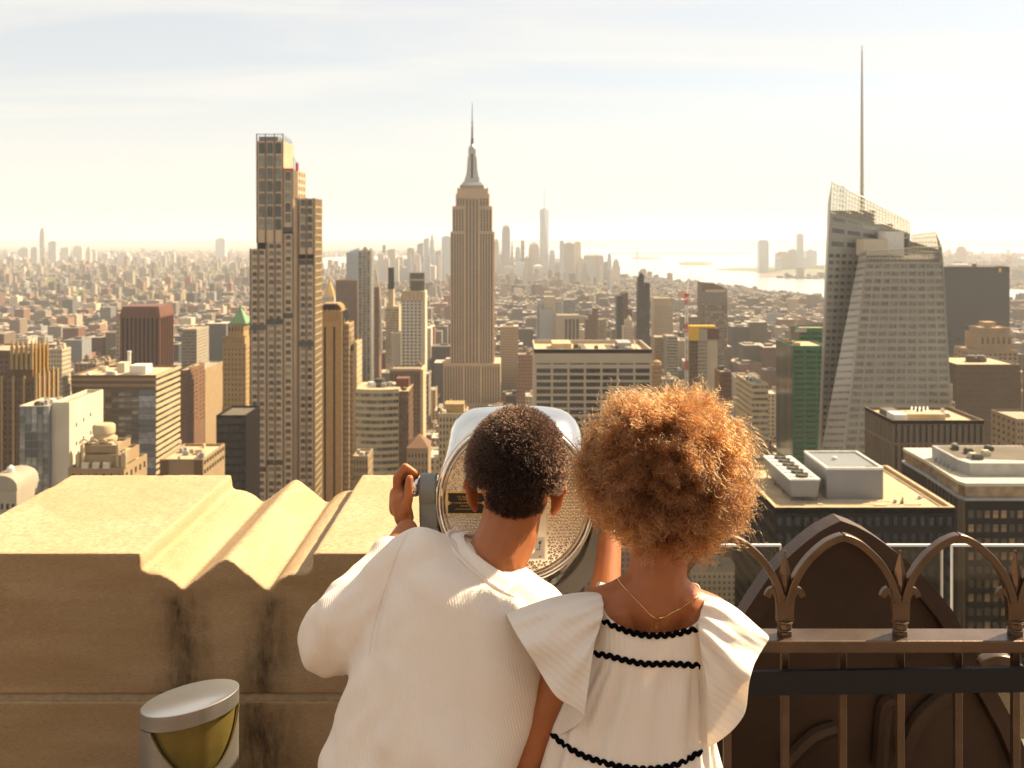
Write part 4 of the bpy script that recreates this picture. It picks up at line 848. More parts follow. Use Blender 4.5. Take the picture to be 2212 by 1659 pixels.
# ---------------------------------------------------------------- faceted glass tower with spire
b = Bld('faceted_glass_tower', 'faceted glass tower with sloping transparent crown and tall needle mast', 1900, 620, wall='boaframe', pane='boapane', roof='roofdark')
Y = 620; Yb = 650
def q4(a, b_, c, d_): return [P(*a), P(*b_), P(*c), P(*d_)]
def rowsn(n, hr, lo=0., hi=1.): return [(lo + (hi - lo) * (i + .5 - hr / 2) / n, lo + (hi - lo) * (i + .5 + hr / 2) / n) for i in range(n)]
# rear left mass: front plane
b.grid(q4((1772, 990, Yb), (1838, 990, Yb), (1874, 545, Yb), (1788, 545, Yb)), even(6, .7, .02), rowsn(30, .5), .3)
b.grid(q4((1788, 545, Yb), (1966, 545, Yb), (1966, 505, Yb), (1792.5, 458, Yb)), even(5, .8, .02), [(.15, .28), (.5, .62), (.8, .9)], .2, pane='palepane')
b.p('wall').add([P(1766, 990, Yb + 26), P(1772, 990, Yb), P(1792.5, 458, Yb), P(1797, 391, Yb + .1), P(1788, 440, Yb + 26)], [(0, 1, 2, 3, 4)])
# light left facet and main front facet of the nearer mass
b.grid(q4((1771, 990, Y + 12), (1820, 990, Y), (1873, 541, Y + 4), (1857, 545, Y + 16)), even(7, .62, .05), rowsn(30, .34), .25, part='light_facet', mat='boalight', pane='palepane')
b.grid(q4((1820, 990, Y), (2062, 990, Y), (2038, 567, Y + 4), (1869, 567, Y + 4)), even(9, .82, .012), rowsn(26, .56), .35, part='front_facet', mat='boaframe')
# right side and back, roofs
b.p('wall').add([P(2062, 990, Y), P(2055, 990, Y + 45), P(2030, 530, Y + 45), P(2034, 535, Y + 4)], [(0, 1, 2, 3)])
b.p('wall').add([P(2055, 990, Y + 45), P(1766, 990, Y + 60), P(1797, 470, Y + 60), P(2030, 540, Y + 45)], [(0, 1, 2, 3)])
b.p('roof').add([P(1873, 560, Y + 5), P(2034, 560, Y + 5), P(2030, 548, Y + 44), P(1860, 548, Y + 44)], [(0, 1, 2, 3)])
b.p('roof').add([P(1793, 470, Yb + .5), P(1962, 505, Yb + .5), P(1962, 500, Yb + 25), P(1795, 466, Yb + 25)], [(0, 1, 2, 3)])
# open lattice crowns with clear glass behind
def clearglass():
    m = bpy.data.materials.new('clearglass'); m.use_nodes = True; t = m.node_tree; t.nodes.clear()
    o = t.nodes.new('ShaderNodeOutputMaterial'); mx = t.nodes.new('ShaderNodeMixShader'); tr = t.nodes.new('ShaderNodeBsdfTransparent'); gl = t.nodes.new('ShaderNodeBsdfGlossy')
    tr.inputs[0].default_value = (.90, .89, .84, 1); gl.inputs['Roughness'].default_value = .08; mx.inputs[0].default_value = .06
    t.links.new(tr.outputs[0], mx.inputs[1]); t.links.new(gl.outputs[0], mx.inputs[2]); t.links.new(mx.outputs[0], o.inputs[0]); MATS['clearglass'] = m
clearglass()
def lattice(c, nc, nr, r=.16):
    bl, br, tr, tl = c; pt = lambda a, k: (bl * (1 - a) + br * a) * (1 - k) + (tl * (1 - a) + tr * a) * k
    for i in range(nc + 1): b.single('crown_mullion', MB().tube([pt(i / nc, 0), pt(i / nc, 1)], r, 4), 'lattice')
    for j in range(nr + 1): b.single('crown_transom', MB().tube([pt(0, j / nr), pt(1, j / nr)], r * 1.3, 4), 'lattice')
    n = (br - bl).cross(tl - bl).normalized(); m = MB(); m.loft([[p + n * -.3 for p in c], [p + n * -.18 for p in c]]); b.single('crown_glass', m, 'clearglass')
lattice(q4((1792.5, 458, Yb), (1966, 508, Yb), (1965, 478, Yb), (1797, 391, Yb)), 26, 6)
b.p('screen', 'boaframe').add(q4((1794, 455, Yb + 1), (1890, 455, Yb + 1), (1890, 510, Yb + 1), (1793, 510, Yb + 1))[::-1], [(0, 1, 2, 3)]); b.p('screen').add(q4((1890, 484, Yb + 1.1), (1929, 484, Yb + 1.1), (1929, 520, Yb + 1.1), (1890, 520, Yb + 1.1))[::-1], [(0, 1, 2, 3)])
lattice(q4((1869, 567, Y + 4), (2038, 567, Y + 4), (2034, 532, Y + 4), (1873, 541, Y + 4)), 22, 3, .15)
lattice(q4((2034, 560, Y + 5), (2031, 560, Y + 44), (2022, 501, Y + 44), (2034, 532, Y + 5)), 8, 4, .15)
lattice(q4((1968, 540, Y + 44), (2030, 545, Y + 44), (2022, 501, Y + 44), (1969, 508, Y + 44)), 9, 4, .15)
b.single('plant_screen', MB().box(PX(1868, Y + 10), PX(1920, Y + 10), Y + 12, Y + 26, PZ(552, Y + 10), PZ(517, Y + 10)), 'paleface'); b.single('plant_screen', MB().box(PX(1918, Y + 10), PX(1958, Y + 10), Y + 14, Y + 28, PZ(552, Y + 10), PZ(500, Y + 10)), 'whitepaint')
b.single('cooling_unit', MB().box(PX(1958, Y + 10), PX(1968, Y + 10), Y + 14, Y + 24, PZ(552, Y + 10), PZ(516, Y + 10)), 'plantdark')
# needle mast: tapering lattice with rings
xm, ym = PX(1862, Yb + 10), Yb + 10
zs = [PZ(v, Yb + 10) for v in (470, 419, 360, 300, 240, 180, 130, 98)]; rs_ = [.95, .9, .8, .68, .55, .42, .3, .12]
b.single('mast_core', MB().lathe([(r_ * .62, z) for r_, z in zip(rs_, zs)], (xm, ym, 0), 6), 'lattice')
for sx_, sy_ in ((-1, -1), (1, -1), (1, 1), (-1, 1)): b.single('mast_leg', MB().tube([(xm + sx_ * r_, ym + sy_ * r_, z) for r_, z in zip(rs_, zs)], [.2, .2, .18, .17, .15, .13, .1, .06], 4), 'lattice')
for k in range(22):
    f = k / 22; r_ = .95 - .72 * f; z = zs[0] + (zs[-1] - zs[0]) * f; b.single('mast_ring', MB().box(xm - r_ - .12, xm + r_ + .12, ym - r_ - .12, ym + r_ + .12, z, z + .4), 'lattice')
FOOT.append((PX(1760, Y), PX(2070, Y), Y - 2, Y + 62)); SEEN.append((1765, 2065, 985, Y)); b.fin()
# black slab and neighbours
b = Bld('black_slab', 'black slab tower behind the faceted glass tower', 2110, 1500, wall='slab', pane='navypane', roof='roofgrey')
r_ = b.tower(2034, 2181, 576, 1500, 50, front=(22, .7, 4, .55, 8, 790), vb=770, d=.15); b.single('roof_plant', MB().box(PX(2072, 1500), PX(2108, 1500), 1512, 1535, r_[4] - 1, r_[4] + 3), 'whitepaint'); b.single('roof_plant', MB().box(PX(2112, 1500), PX(2118, 1500), 1512, 1520, r_[4] - 1, r_[4] + 4), 'plantdark')
b.single('corner_sign', MB().box(PX(2157, 1500), PX(2163, 1500), 1499.6, 1499.99, PZ(588, 1500), PZ(579, 1500)), 'gold'); b.fin()
b = Bld('stepped_tan_tower', 'tan stepped masonry tower at the right edge before the black slab', 2150, 950, wall='tan', pane='darkpane', roof='rooftan'); Y = 950
b.tower(2101, 2200, 757, Y, 40, front=(9, .45, 4, .5, 3, 800), side=(5, .4, 4, .5, 3, 800), vb=775); b.tower(2115, 2187, 722, Y + 3, 30, front=(6, .35, 9, .7, 3), zb=PZ(758, Y)); b.tower(2120, 2182, 708, Y + 5, 26, zb=PZ(724, Y)); b.single('penthouse', MB().box(PX(2138, Y), PX(2163, Y), Y + 10, Y + 22, PZ(709, Y), PZ(698, Y)), 'goldstone'); b.fin()
b = Bld('ribbed_office', 'brown office with fine vertical ribs and pale roof at the right edge', 2135, 700, wall='bronzewall', pane='bronzepane', roof='rooftan'); Y = 700
r_ = b.tower(2068, 2203, 787, Y, 46, part='core', mat='bronzepane', vb=985)
for k in range(36): x = r_[0] + (r_[1] - r_[0]) * k / 35; b.single('rib', MB().box(x - .28, x + .28, Y - .6, Y - .003, 0, r_[4]), 'bronzewall')
for k in range(13): x = r_[0]; y = Y + 46 * k / 12; b.single('rib', MB().box(x - .5, x - .003, y - .28, y + .28, 0, r_[4]), 'bronzewall')
z = r_[4] - .1
while z > PZ(1000, Y): b.single('spandrel', MB().box(r_[0], r_[1], Y - .3, Y - .004, z - 1.5, z), 'bronzewall'); z -= 3.9
for k in range(2): b.single('cooling_tower', MB().lathe([(4.2, r_[4] - 1), (4.2, r_[4] + 2), (3.6, r_[4] + 3), (3.6, r_[4] + 3.6)], (PX(2130 + 20 * k, Y), Y + 22, 0), 14), 'plantdark')
b.fin()
b = Bld('edge_brick_tower', 'brown brick tower cut by the right edge', 2215, 640, wall='bronzewall', pane='darkpane'); b.tower(2196, 2270, 905, 560, 30, front=(10, .45, 3.8, .5, 2, 1060), side=(5, .4, 3.8, .5, 2, 1060), mat='tan'); b.fin()
b = Bld('white_stepped_edge', 'pale narrow stepped building beside the faceted tower foot', 2066, 660, wall='whitestone', pane='palepane'); Y = 640
for i, (a, v) in enumerate(((2058, 830), (2063, 868), (2068, 905))): b.tower(2050, a, v, Y - 4 * i + 12, 12, front=(2, .6, 4, .5, 1, 990), part='wall', zb=0)
b.fin()
# ---------------------------------------------------------------- slotted block
b = Bld('slotted_block', 'brown concrete block with tall dark window slots and cluttered roof', 2020, 430, wall='bronzewall', pane='darkpane', roof='rooftan'); Y = 430
x0, x1, zt = PX(1928, Y), PX(2126, Y), PZ(908, Y); y1 = 464
cols = even(15, .48, .004)
b.grid([Vector((x0, Y, 0)), Vector((x1, Y, 0)), Vector((x1, Y, zt)), Vector((x0, Y, zt))], cols, [(PZ(1100, Y) / zt, PZ(962, Y) / zt), (PZ(957, Y) / zt, PZ(917, Y) / zt)], .8)
b.grid([Vector((x0, y1, 0)), Vector((x0, Y, 0)), Vector((x0, Y, zt)), Vector((x0, y1, zt))], even(11, .42, .01), [(PZ(1100, Y) / zt, PZ(962, Y) / zt), (PZ(957, Y) / zt, PZ(917, Y) / zt)], .8)
b.p('wall').quad((x1, Y, 0), (x1, y1, 0), (x1, y1, zt), (x1, Y, zt)); b.p('wall').quad((x1, y1, 0), (x0, y1, 0), (x0, y1, zt), (x1, y1, zt)); b.p('roof').quad((x0 + .6, Y + .6, zt - 1.4), (x1 - .6, Y + .6, zt - 1.4), (x1 - .6, y1 - .6, zt - 1.4), (x0 + .6, y1 - .6, zt - 1.4))
for a in ((x0, x1, Y, Y + .6), (x0, x1, y1 - .6, y1), (x0, x0 + .6, Y + .6, y1 - .6), (x1 - .6, x1, Y + .6, y1 - .6)): b.single('parapet', MB().box(*a, zt - 1.6, zt + .03), 'bronzewall')
b.single('white_plant', MB().box(PX(1938, Y), PX(1966, Y), Y + 3, Y + 12, zt - 1.4, zt + 1.9), 'whitepaint'); b.single('plant_row', MB().box(PX(1968, Y), PX(2060, Y), Y + 8, Y + 14, zt - 1.4, zt + 1.2), 'rooftan'); b.single('steel_screen', MB().box(PX(1915, Y + 16), PX(1945, Y + 16), Y + 15, Y + 25, zt - 1.4, zt + 1.2), 'plantdark')
for k in range(5): b.single('roof_truss', MB().tube([(PX(2000 + 9 * k, Y), Y + 16, zt + .4), (PX(2030 + 9 * k, Y), Y + 30, zt + .6)], .3, 4), 'whitepaint')
b.plant(10, x0 + 2, x1 - 2, Y + 12, y1 - 2, zt - 1.4, ('plant', 'rooftan', 'whitepaint', 'plantdark'), hmax=2, sizes=(1, 3.5)); FOOT.append((x0, x1, Y, y1)); SEEN.append((1867, 2126, 1030, Y)); b.fin()
# ---------------------------------------------------------------- near dark building with tan roof
b = Bld('tan_roof_building', 'near dark office with broad tan roof and grey plant boxes', 1870, 260, wall='darkface', pane='navypane', roof='rooftan'); Y = 260
x0, x1, zt = PX(1674, Y), PX(2064, Y), PZ(1096, Y); y1 = 307; rz = zt - 1.1
b.grid([Vector((x0, Y, 0)), Vector((x1, Y, 0)), Vector((x1, Y, zt)), Vector((x0, Y, zt))], even(20, .6, .005), floors(zt, 2.6, 4.3, .55, PZ(1330, Y)), .4)
b.grid([Vector((x0, y1, 0)), Vector((x0, Y, 0)), Vector((x0, Y, zt)), Vector((x0, y1, zt))], even(18, .62, .005), floors(zt, 2.6, 4.3, .55, PZ(1480, Y)), .4, mat='darkface', part='wall')
b.p('wall').quad((x1, Y, 0), (x1, y1, 0), (x1, y1, zt), (x1, Y, zt)); b.p('wall').quad((x1, y1, 0), (x0, y1, 0), (x0, y1, zt), (x1, y1, zt)); b.p('roof').quad((x0 + .9, Y + .9, rz), (x1 - .9, Y + .9, rz), (x1 - .9, y1 - .9, rz), (x0 + .9, y1 - .9, rz))
for a in ((x0, x1, Y, Y + .9), (x0, x1, y1 - .9, y1), (x0, x0 + .9, Y + .9, y1 - .9), (x1 - .9, x1, Y + .9, y1 - .9)): b.single('parapet', MB().box(*a, rz - .5, zt + .03), 'rooftan')
for a in ((x0 + 1.9, x0 + 2.2, Y + 2, y1 - 2), (x1 - 2.2, x1 - 1.9, Y + 2, y1 - 2)): b.single('roof_kerb', MB().box(*a, rz, rz + .35), 'rooftan')
g0 = PZ(1014, 272); gx0, gx1 = PX(1786, 272), PX(1908, 272)
pb = b.single('plant_house', MB().box(gx0, gx1, 272, 293, rz, g0), 'steelgrey')
m = MB(); [m.box(*a, g0 - .1, g0 + .5) for a in ((gx0 - .1, gx1 + .1, 271.9, 272.5), (gx0 - .1, gx1 + .1, 292.5, 293.1), (gx0 - .1, gx0 + .5, 272.5, 292.5), (gx1 - .5, gx1 + .1, 272.5, 292.5))]; m.build('coping', 'whitepaint', pb)
MB().box(gx0 - .12, gx0 - .004, 274, 275.4, rz + 2.3, rz + 5).build('louvre', 'plantdark', pb); MB().box(gx1 - 3.6, gx1 - .9, 273.5, 275, g0 + .02, g0 + .3).build('hatch', 'plantdark', pb); MB().lathe([(.7, g0), (.7, g0 + .7), (.4, g0 + .9)], (gx0 + 6, 284, 0), 10).build('roof_cap', 'whitepaint', pb)
cx0, cx1 = PX(1706, 269), PX(1771, 269); cz = PZ(1038, 269)
cu = b.single('cooling_plant', MB().loft([[(cx0 + .6, 269.3, rz + 1.4), (cx1 - .6, 269.3, rz + 1.4), (cx1 - .6, 296.6, rz + 1.4), (cx0 + .6, 296.6, rz + 1.4)], [(cx0, 269, cz), (cx1, 269, cz), (cx1, 297, cz), (cx0, 297, cz)]]), 'steelgrey')
MB().box(cx0 - .1, cx1 + .1, 268.9, 297.1, cz + .004, cz + .45).build('deck_plate', 'whitepaint', cu)
for k in range(6):
    m = MB().lathe([(1.75, cz + .46), (1.75, cz + 1.15), (1.5, cz + 1.2), (1.45, cz + .9), (.3, cz + .85)], ((cx0 + cx1) / 2, 271.6 + 4.4 * k, 0), 16); m.build('fan', 'plantdark', cu, 40)
    for s_ in (-1, 1): MB().box((cx0 + cx1) / 2 + s_ * 2.9 - .5, (cx0 + cx1) / 2 + s_ * 2.9 + .5, 270.6 + 4.4 * k, 272.6 + 4.4 * k, cz + .46, cz + .8).build('fan_motor', 'whitepaint', cu)
for x in (cx0 + .8, cx1 - .8, (cx0 + cx1) / 2):
    for y in (269.8, 278, 287, 296): MB().box(x - .15, x + .15, y - .15, y + .15, rz, rz + 1.39).build('leg', 'plantdark', cu)
for u, v in ((1838, 1075), (1867, 1075)):
    yy = 71.5 * F / (v - HV); yy = (EYE - rz) * F / (v - HV); x = PX(u, yy); b.single('exhaust_vent', MB().box(x - .55, x + .55, yy, yy + 1, rz, rz + .9).lathe([(.45, rz + .9), (.45, rz + 1.5), (.75, rz + 1.55), (.75, rz + 2.1)], (x, yy + .5, 0), 8), 'paleface')
b.single('roof_light', MB().box(PX(1948, 268), PX(1950, 268), 267.5, 268, rz, rz + 1.7).box(PX(1944, 268), PX(1950, 268), 267.3, 268, rz, rz + .5), 'plantdark'); b.single('roof_duct', MB().box(PX(1890, 265), PX(1915, 265), 265, 265.8, rz, rz + .4), 'paleface'); b.single('roof_duct', MB().box(PX(1955, 266), PX(1990, 266), 266, 266.6, rz, rz + .3), 'paleface')
rc = random.Random(8)
for k in range(16):
    yy = rc.uniform(Y + 2.5, y1 - 3); xx = rc.uniform(x0 + 3, x1 - 3)
    if gx0 - 2 < xx < gx1 + 2 and 270 < yy < 295 or cx0 - 2 < xx < cx1 + 2 and 267 < yy < 299: continue
    a_ = rc.uniform(.4, 1.3); b.single(('roof_vent', 'roof_hatch', 'roof_pad')[k % 3], MB().box(xx, xx + a_, yy, yy + rc.uniform(.4, 1.4), rz, rz + (.9, .35, .08)[k % 3]), ('plant', 'paleface', 'roofdark')[k % 3])
for k in range(5): yy = 262.5 + 3.1 * k; xa = x0 + 4 + 5 * rc.random(); b.single('roof_pipe', MB().tube([(xa, yy, rz + .3), (gx0 - 1.5 if k > 2 else gx1 + 4 * rc.random(), yy, rz + .3)], .09, 6), 'plant')
FOOT.append((x0, x1, Y, y1)); SEEN.append((1585, 2064, 1250, Y)); b.fin()
# dark building at the right edge with tiered pale roof
b = Bld('chamfered_dark_building', 'dark glass building with chamfered corner and pale tiered roof at the right edge', 2150, 300, wall='darkface', pane='bronzepane', roof='rooftan')
Y = 300
def tier(pts, z0, z1, part, mat): b.single(part, MB().loft([[(x, y, z0) for x, y in pts], [(x, y, z1) for x, y in pts]]), mat)
zA = PZ(1060, Y); A = [(PX(2085, Y), Y), (PX(2330, Y), Y), (PX(2330, Y), Y + 50), (PX(2000, 330), Y + 50), (PX(2000, 330), 331), (PX(2072, 302), 303)]
tier(A, 0, zA - 3, 'wall', 'darkface')
def ins(pts, d): c = sum((Vector((*p, 0)) for p in pts), Vector()) / len(pts); return [tuple((Vector((*p, 0)) + (c - Vector((*p, 0))).normalized() * d)[:2]) for p in pts]
tier(ins(A, -.3), zA - 2.98, zA - 2.3, 'cornice', 'plant'); tier(ins(A, 1.2), zA - 2.29, zA + 1.2, 'glass_storey', 'bronzepane'); tier(ins(A, .3), zA + 1.21, zA + 2.2, 'roof_slab', 'paleface')
bx0 = PX(2076, 312); tier([(bx0, 314), (PX(2095, 309), 309), (PX(2300, 309), 309), (PX(2300, 309), 335), (bx0 + .5, 335)], zA + 2.21, zA + 6.2, 'plant_screen', 'plant')
tier([(bx0 + 1, 316), (PX(2300, 309), 311), (PX(2300, 309), 334), (bx0 + 1.5, 334)], zA + 6.21, zA + 6.25, 'screen_floor', 'roofdark')
for k in range(5): x = bx0 - .6; b.single('duct', MB().lathe([(.5, zA + 2.2), (.5, zA + 3.4), (.7, zA + 3.45), (.2, zA + 3.8)], (x - .6, 316 + 3 * k, 0), 8), 'plant')
b.plant(7, bx0 + 4, PX(2240, 309), 313, 332, zA + 6.25, ('plant', 'paleface', 'plantdark'), hmax=1.4, sizes=(1, 3))
x0, x1 = A[0][0], A[1][0]
for j in range(13):
    for i in range(9):
        xa = x0 + 1 + (x1 - x0 - 2) * j / 13; z = zA - 6 - 4.2 * i
        b.pane_at([Vector((xa, Y - .02, z - 2.2)), Vector((xa + 1.5, Y - .02, z - 2.2)), Vector((xa + 1.5, Y - .02, z)), Vector((xa, Y - .02, z))], Vector((0, -1, 0)), 0, 'bronzepane')
for (xa, ya), (xb, yb) in (((A[5]), (A[0])), ((A[4]), (A[5]))):
    for t_ in range(1, 9):
        f = t_ / 9; x, y = xa + (xb - xa) * f, ya + (yb - ya) * f; b.single('mullion', MB().box(x - .25, x + .05, y - .25, y + .05, zA - 60, zA - 3.1), 'bronzewall')
FOOT.append((PX(2000, 330), PX(2330, Y), Y, Y + 52)); SEEN.append((1995, 2212, 1250, Y)); b.fin()
# ---------------------------------------------------------------- the rest of the city
def fillmat():
    m = mk('fillwall', (.3, .2, .15), None, rough=.85); t = m.node_tree; N = t.nodes; L = t.links
    oi = N.new('ShaderNodeObjectInfo'); co = N.new('ShaderNodeTexCoord'); n = N.new('ShaderNodeTexNoise'); n.inputs['Scale'].default_value = .12; n.inputs['Detail'].default_value = 5; L.new(co.outputs['Object'], n.inputs['Vector'])
    mr = N.new('ShaderNodeMapRange'); mr.inputs[3].default_value = .82; mr.inputs[4].default_value = 1.15; L.new(n.outputs[0], mr.inputs[0]); hs = N.new('ShaderNodeHueSaturation'); L.new(oi.outputs['Color'], hs.inputs['Color']); L.new(mr.outputs[0], hs.inputs['Value']); L.new(hs.outputs[0], N['Principled BSDF'].inputs['Base Color'])
FCOL = [('tan', (.34, .26, .17)), ('dark red', (.22, .12, .07)), ('cream', (.42, .35, .25)), ('grey', (.28, .25, .21)), ('pale', (.50, .44, .34)), ('rust brown', (.30, .17, .10)), ('dark grey', (.18, .14, .11)), ('sandy', (.40, .30, .19)), ('whitish', (.46, .42, .37)), ('brown', (.26, .19, .13))]
LAND = [('gothic tower with gilded spikes', 60, 900), ('glass fronted white-sided building', 110, 950), ('striped office block', 270, 850), ('dark red-brown tower', 305, 720), ('green pyramid roof tower', 511, 800), ('tall stepped tower', 612, 800), ('two-stripe tan tower', 712, 850), ('slim grey-green glass tower', 790, 700), ('white tower with dark crown', 893, 720), ('curved cream office', 820, 930), ('central spired skyscraper', 1020, 780), ('broad white grid slab', 1281, 830), ('slim dark tower', 1391, 680), ('unfinished tower with yellow netting', 1520, 780), ('slant-topped glass tower', 1543, 700), ('banded cream office', 1640, 900), ('emerald green office', 1740, 850), ('faceted glass tower', 1920, 750), ('black slab tower', 2110, 680), ('ribbed brown office', 2135, 880), ('slotted brown block', 2020, 960)]
fillmat(); mk('fillglass', (.03, .027, .022), (.09, .075, .055), scale=.25, rough=.2, metal=.2, spec=.7); mk('fillroof', (.42, .36, .28), (.24, .2, .16), scale=.15, rnd=.3, rough=.9)
mk('tankwood', (.18, .11, .06), None, rough=.9)
def variant(w, d, floors_n, step, seed):
    r = random.Random(seed); mb = MB(); H = floors_n * 3.6
    def wallface(A, B, z0, z1):
        A, B = Vector(A), Vector(B); u = (B - A); W = u.length; u.normalize(); n = Vector((u.y, -u.x, 0)); nc = max(2, int(W / (2.6 + r.random()))); nf = int((z1 - z0) / 3.6); wr = .45; hr = .55
        Z = Vector((0, 0, 1)); prev = z0
        for i in range(nf):
            a = z0 + 3.6 * i + 1.0; c = a + 3.6 * hr
            mb.quad(A + Z * prev, B + Z * prev, B + Z * a, A + Z * a); pc = 0
            for k in range(nc):
                c0 = W * (k + .5 - wr / 2) / nc; c1 = W * (k + .5 + wr / 2) / nc
                mb.quad(A + u * pc + Z * a, A + u * c0 + Z * a, A + u * c0 + Z * c, A + u * pc + Z * c)
                mb.quad(A + u * c0 + Z * a - n * .35, A + u * c1 + Z * a - n * .35, A + u * c1 + Z * c - n * .35, A + u * c0 + Z * c - n * .35, 1)
                mb.quad(A + u * c0 + Z * c - n * .35, A + u * c1 + Z * c - n * .35, A + u * c1 + Z * c, A + u * c0 + Z * c); mb.quad(A + u * c0 + Z * a, A + u * c0 + Z * a - n * .35, A + u * c0 + Z * c - n * .35, A + u * c0 + Z * c)
                pc = c1
            mb.quad(A + u * pc + Z * a, B + Z * a, B + Z * c, A + u * pc + Z * c); prev = c
        mb.quad(A + Z * prev, B + Z * prev, B + Z * z1, A + Z * z1)
    def blk(x0, x1, y0, y1, z0, z1):
        wallface((x0, y0, 0), (x1, y0, 0), z0, z1); wallface((x1, y0, 0), (x1, y1, 0), z0, z1); wallface((x0, y1, 0), (x0, y0, 0), z0, z1)
        mb.quad((x1, y1, z0), (x0, y1, z0), (x0, y1, z1), (x1, y1, z1)); t = .5
        for a in ((x0, x1, y0, y0 + t), (x0, x1, y1 - t, y1), (x0, x0 + t, y0 + t, y1 - t), (x1 - t, x1, y0 + t, y1 - t)): mb.box(*a, z1 - .2, z1 + .9)
        mb.quad((x0, y0, z1 + .02), (x1, y0, z1 + .02), (x1, y1, z1 + .02), (x0, y1, z1 + .02), 2)
    z = 0; x0, x1, y0, y1 = -w / 2, w / 2, -d / 2, d / 2
    for s_ in range(step + 1):
        z1 = H * (s_ + 1) / (step + 1) if step else H; z1 = round(z1 / 3.6) * 3.6
        blk(x0, x1, y0, y1, z, z1); z = z1; q = w * .1; x0 += q * (.5 + r.random()); x1 -= q * (.5 + r.random()); y0 += q * .6; y1 -= q * .6
    for _ in range(3):
        a, c_ = r.uniform(2, 5), r.uniform(2, 5); x = r.uniform(x0 + 1, x1 - a); y = r.uniform(y0 + 1, y1 - c_); mb.box(x, x + a, y, y + c_, z, z + r.uniform(2, 4.5), 0)
    if r.random() < .75:
        x, y = r.uniform(x0 + 3, x1 - 3), r.uniform(y0 + 3, y1 - 3); mb.lathe([(1.9, z + 3), (1.9, z + 6.5), (.1, z + 8.2)], (x, y, 0), 8, 3)
        for s1 in (-1, 1):
            for s2 in (-1, 1): mb.box(x + s1 * 1.2 - .15, x + s1 * 1.2 + .15, y + s2 * 1.2 - .15, y + s2 * 1.2 + .15, z, z + 3, 3)
    return mb.mesh('city_building', ['fillwall', 'fillglass', 'fillroof', 'tankwood']), H
VAR = [variant(*a, seed=i) for i, a in enumerate(((24, 24, 10, 0), (30, 26, 14, 0), (22, 28, 18, 1), (34, 30, 16, 1), (26, 24, 24, 2), (20, 22, 12, 0), (38, 28, 11, 0), (24, 26, 30, 2), (18, 24, 20, 1), (30, 30, 22, 1)))]
def blocked(x, y, w, d, zt):
    for x0, x1, y0, y1 in FOOT:
        if x + w / 2 > x0 - 2 and x - w / 2 < x1 + 2 and y + d / 2 > y0 - 2 and y - d / 2 < y1 + 2: return True
    yf = y - d / 2; u0, u1 = CU + (x - w / 2) / yf * F, CU + (x + w / 2) / yf * F; vt = HV + (EYE - zt) / yf * F
    for a, b_, vb, YL in SEEN:
        if y < YL and u1 > a - 2 and u0 < b_ + 2 and vt < vb + 3: return True
    return False
def inpoly(u, v, poly):
    c = False; n = len(poly)
    for i in range(n):
        (x1, y1), (x2, y2) = poly[i], poly[i - 1]
        if (y1 > v) != (y2 > v) and u < (x2 - x1) * (v - y1) / (y2 - y1) + x1: c = not c
    return c
RIV = [(640, 560), (700, 556), (830, 553), (960, 550), (960, 556), (840, 560), (752, 572), (744, 580), (700, 581), (640, 583)]
rf = random.Random(11)
lots = []
Y = 420.
while Y < 3300:
    half = .56 * Y + 30; x = -half
    while x < half:
        wlot = rf.uniform(24, 40) * (1 if Y < 1600 else .9)
        ave = (x + wlot / 2 + 140) % 270
        if ave > 26: lots.append((x + wlot / 2, Y + rf.uniform(-2, 2), wlot))
        x += wlot + rf.uniform(1, 5)
    Y += 36 if int(Y / 36) % 2 else 48
lots.sort(key=lambda q: q[1])
n_ind = 0; rest = []; CB = []
for x, y, wl_ in lots:
    u = CU + x / y * F
    for _try in range(5):
        vi = rf.randrange(len(VAR)); me, H = VAR[vi]
        tall = rf.random()
        sz = (.75 + .5 * rf.random()) * (1.25 if y < 1300 and tall > .7 else 1) * (.72 if y > 1900 else 1)
        d = me.dimensions if False else None
        w0 = (24, 30, 22, 34, 26, 20, 38, 24, 18, 30)[vi]; d0 = (24, 26, 28, 30, 24, 22, 28, 26, 24, 30)[vi]
        sx = wl_ / w0; sx = min(max(sx, .75), 1.5); sy = min(1.3, 33 / d0); zt = H * sz
        vt = HV + (EYE - zt) / y * F
        if vt < 700 and y < 1200: continue
        if vt > 1290: break
        if not blocked(x, y, w0 * sx, d0 * sy, zt + 6):
            if n_ind < 300 and -20 < u < 2232 and not (1000 < u < 1640 and vt > 1020) and not (u < 850 and vt > 1080) and not (u > 1640 and vt > 1200):
                o = bpy.data.objects.new('city_building', me); COL.objects.link(o); o.location = (x, y, 0); o.scale = (sx, sy, sz); cn, cc = rf.choice(FCOL); o.color = (cc[0] * .82, cc[1] * .75, cc[2] * .63, 1); vm = (vt + HV + EYE / y * F) / 2; ln = min(LAND, key=lambda q: abs(q[1] - u) + .6 * abs(q[2] - vm)); du = u - ln[1]
                CB.append((f"{cn} {'low-rise' if zt < 42 else 'midrise' if zt < 75 else 'high-rise'} {'right of' if du > 40 else 'left of' if du < -40 else 'close to'} the {ln[0]}", u, o)); n_ind += 1
            elif y > 600: rest.append((x, y, w0 * sx, d0 * sy, zt * (.8 if y > 1500 else 1)))
            break
CB.sort(key=lambda q: (q[0], q[1]))
from collections import Counter
cnt = Counter(q[0] for q in CB); seen = Counter()
for lb, u, o in CB:
    seen[lb] += 1; tag(o, lb if cnt[lb] == 1 else f'{lb}, {ORD[seen[lb] - 1]} such from the left', 'building', 'smaller buildings filling the city streets')
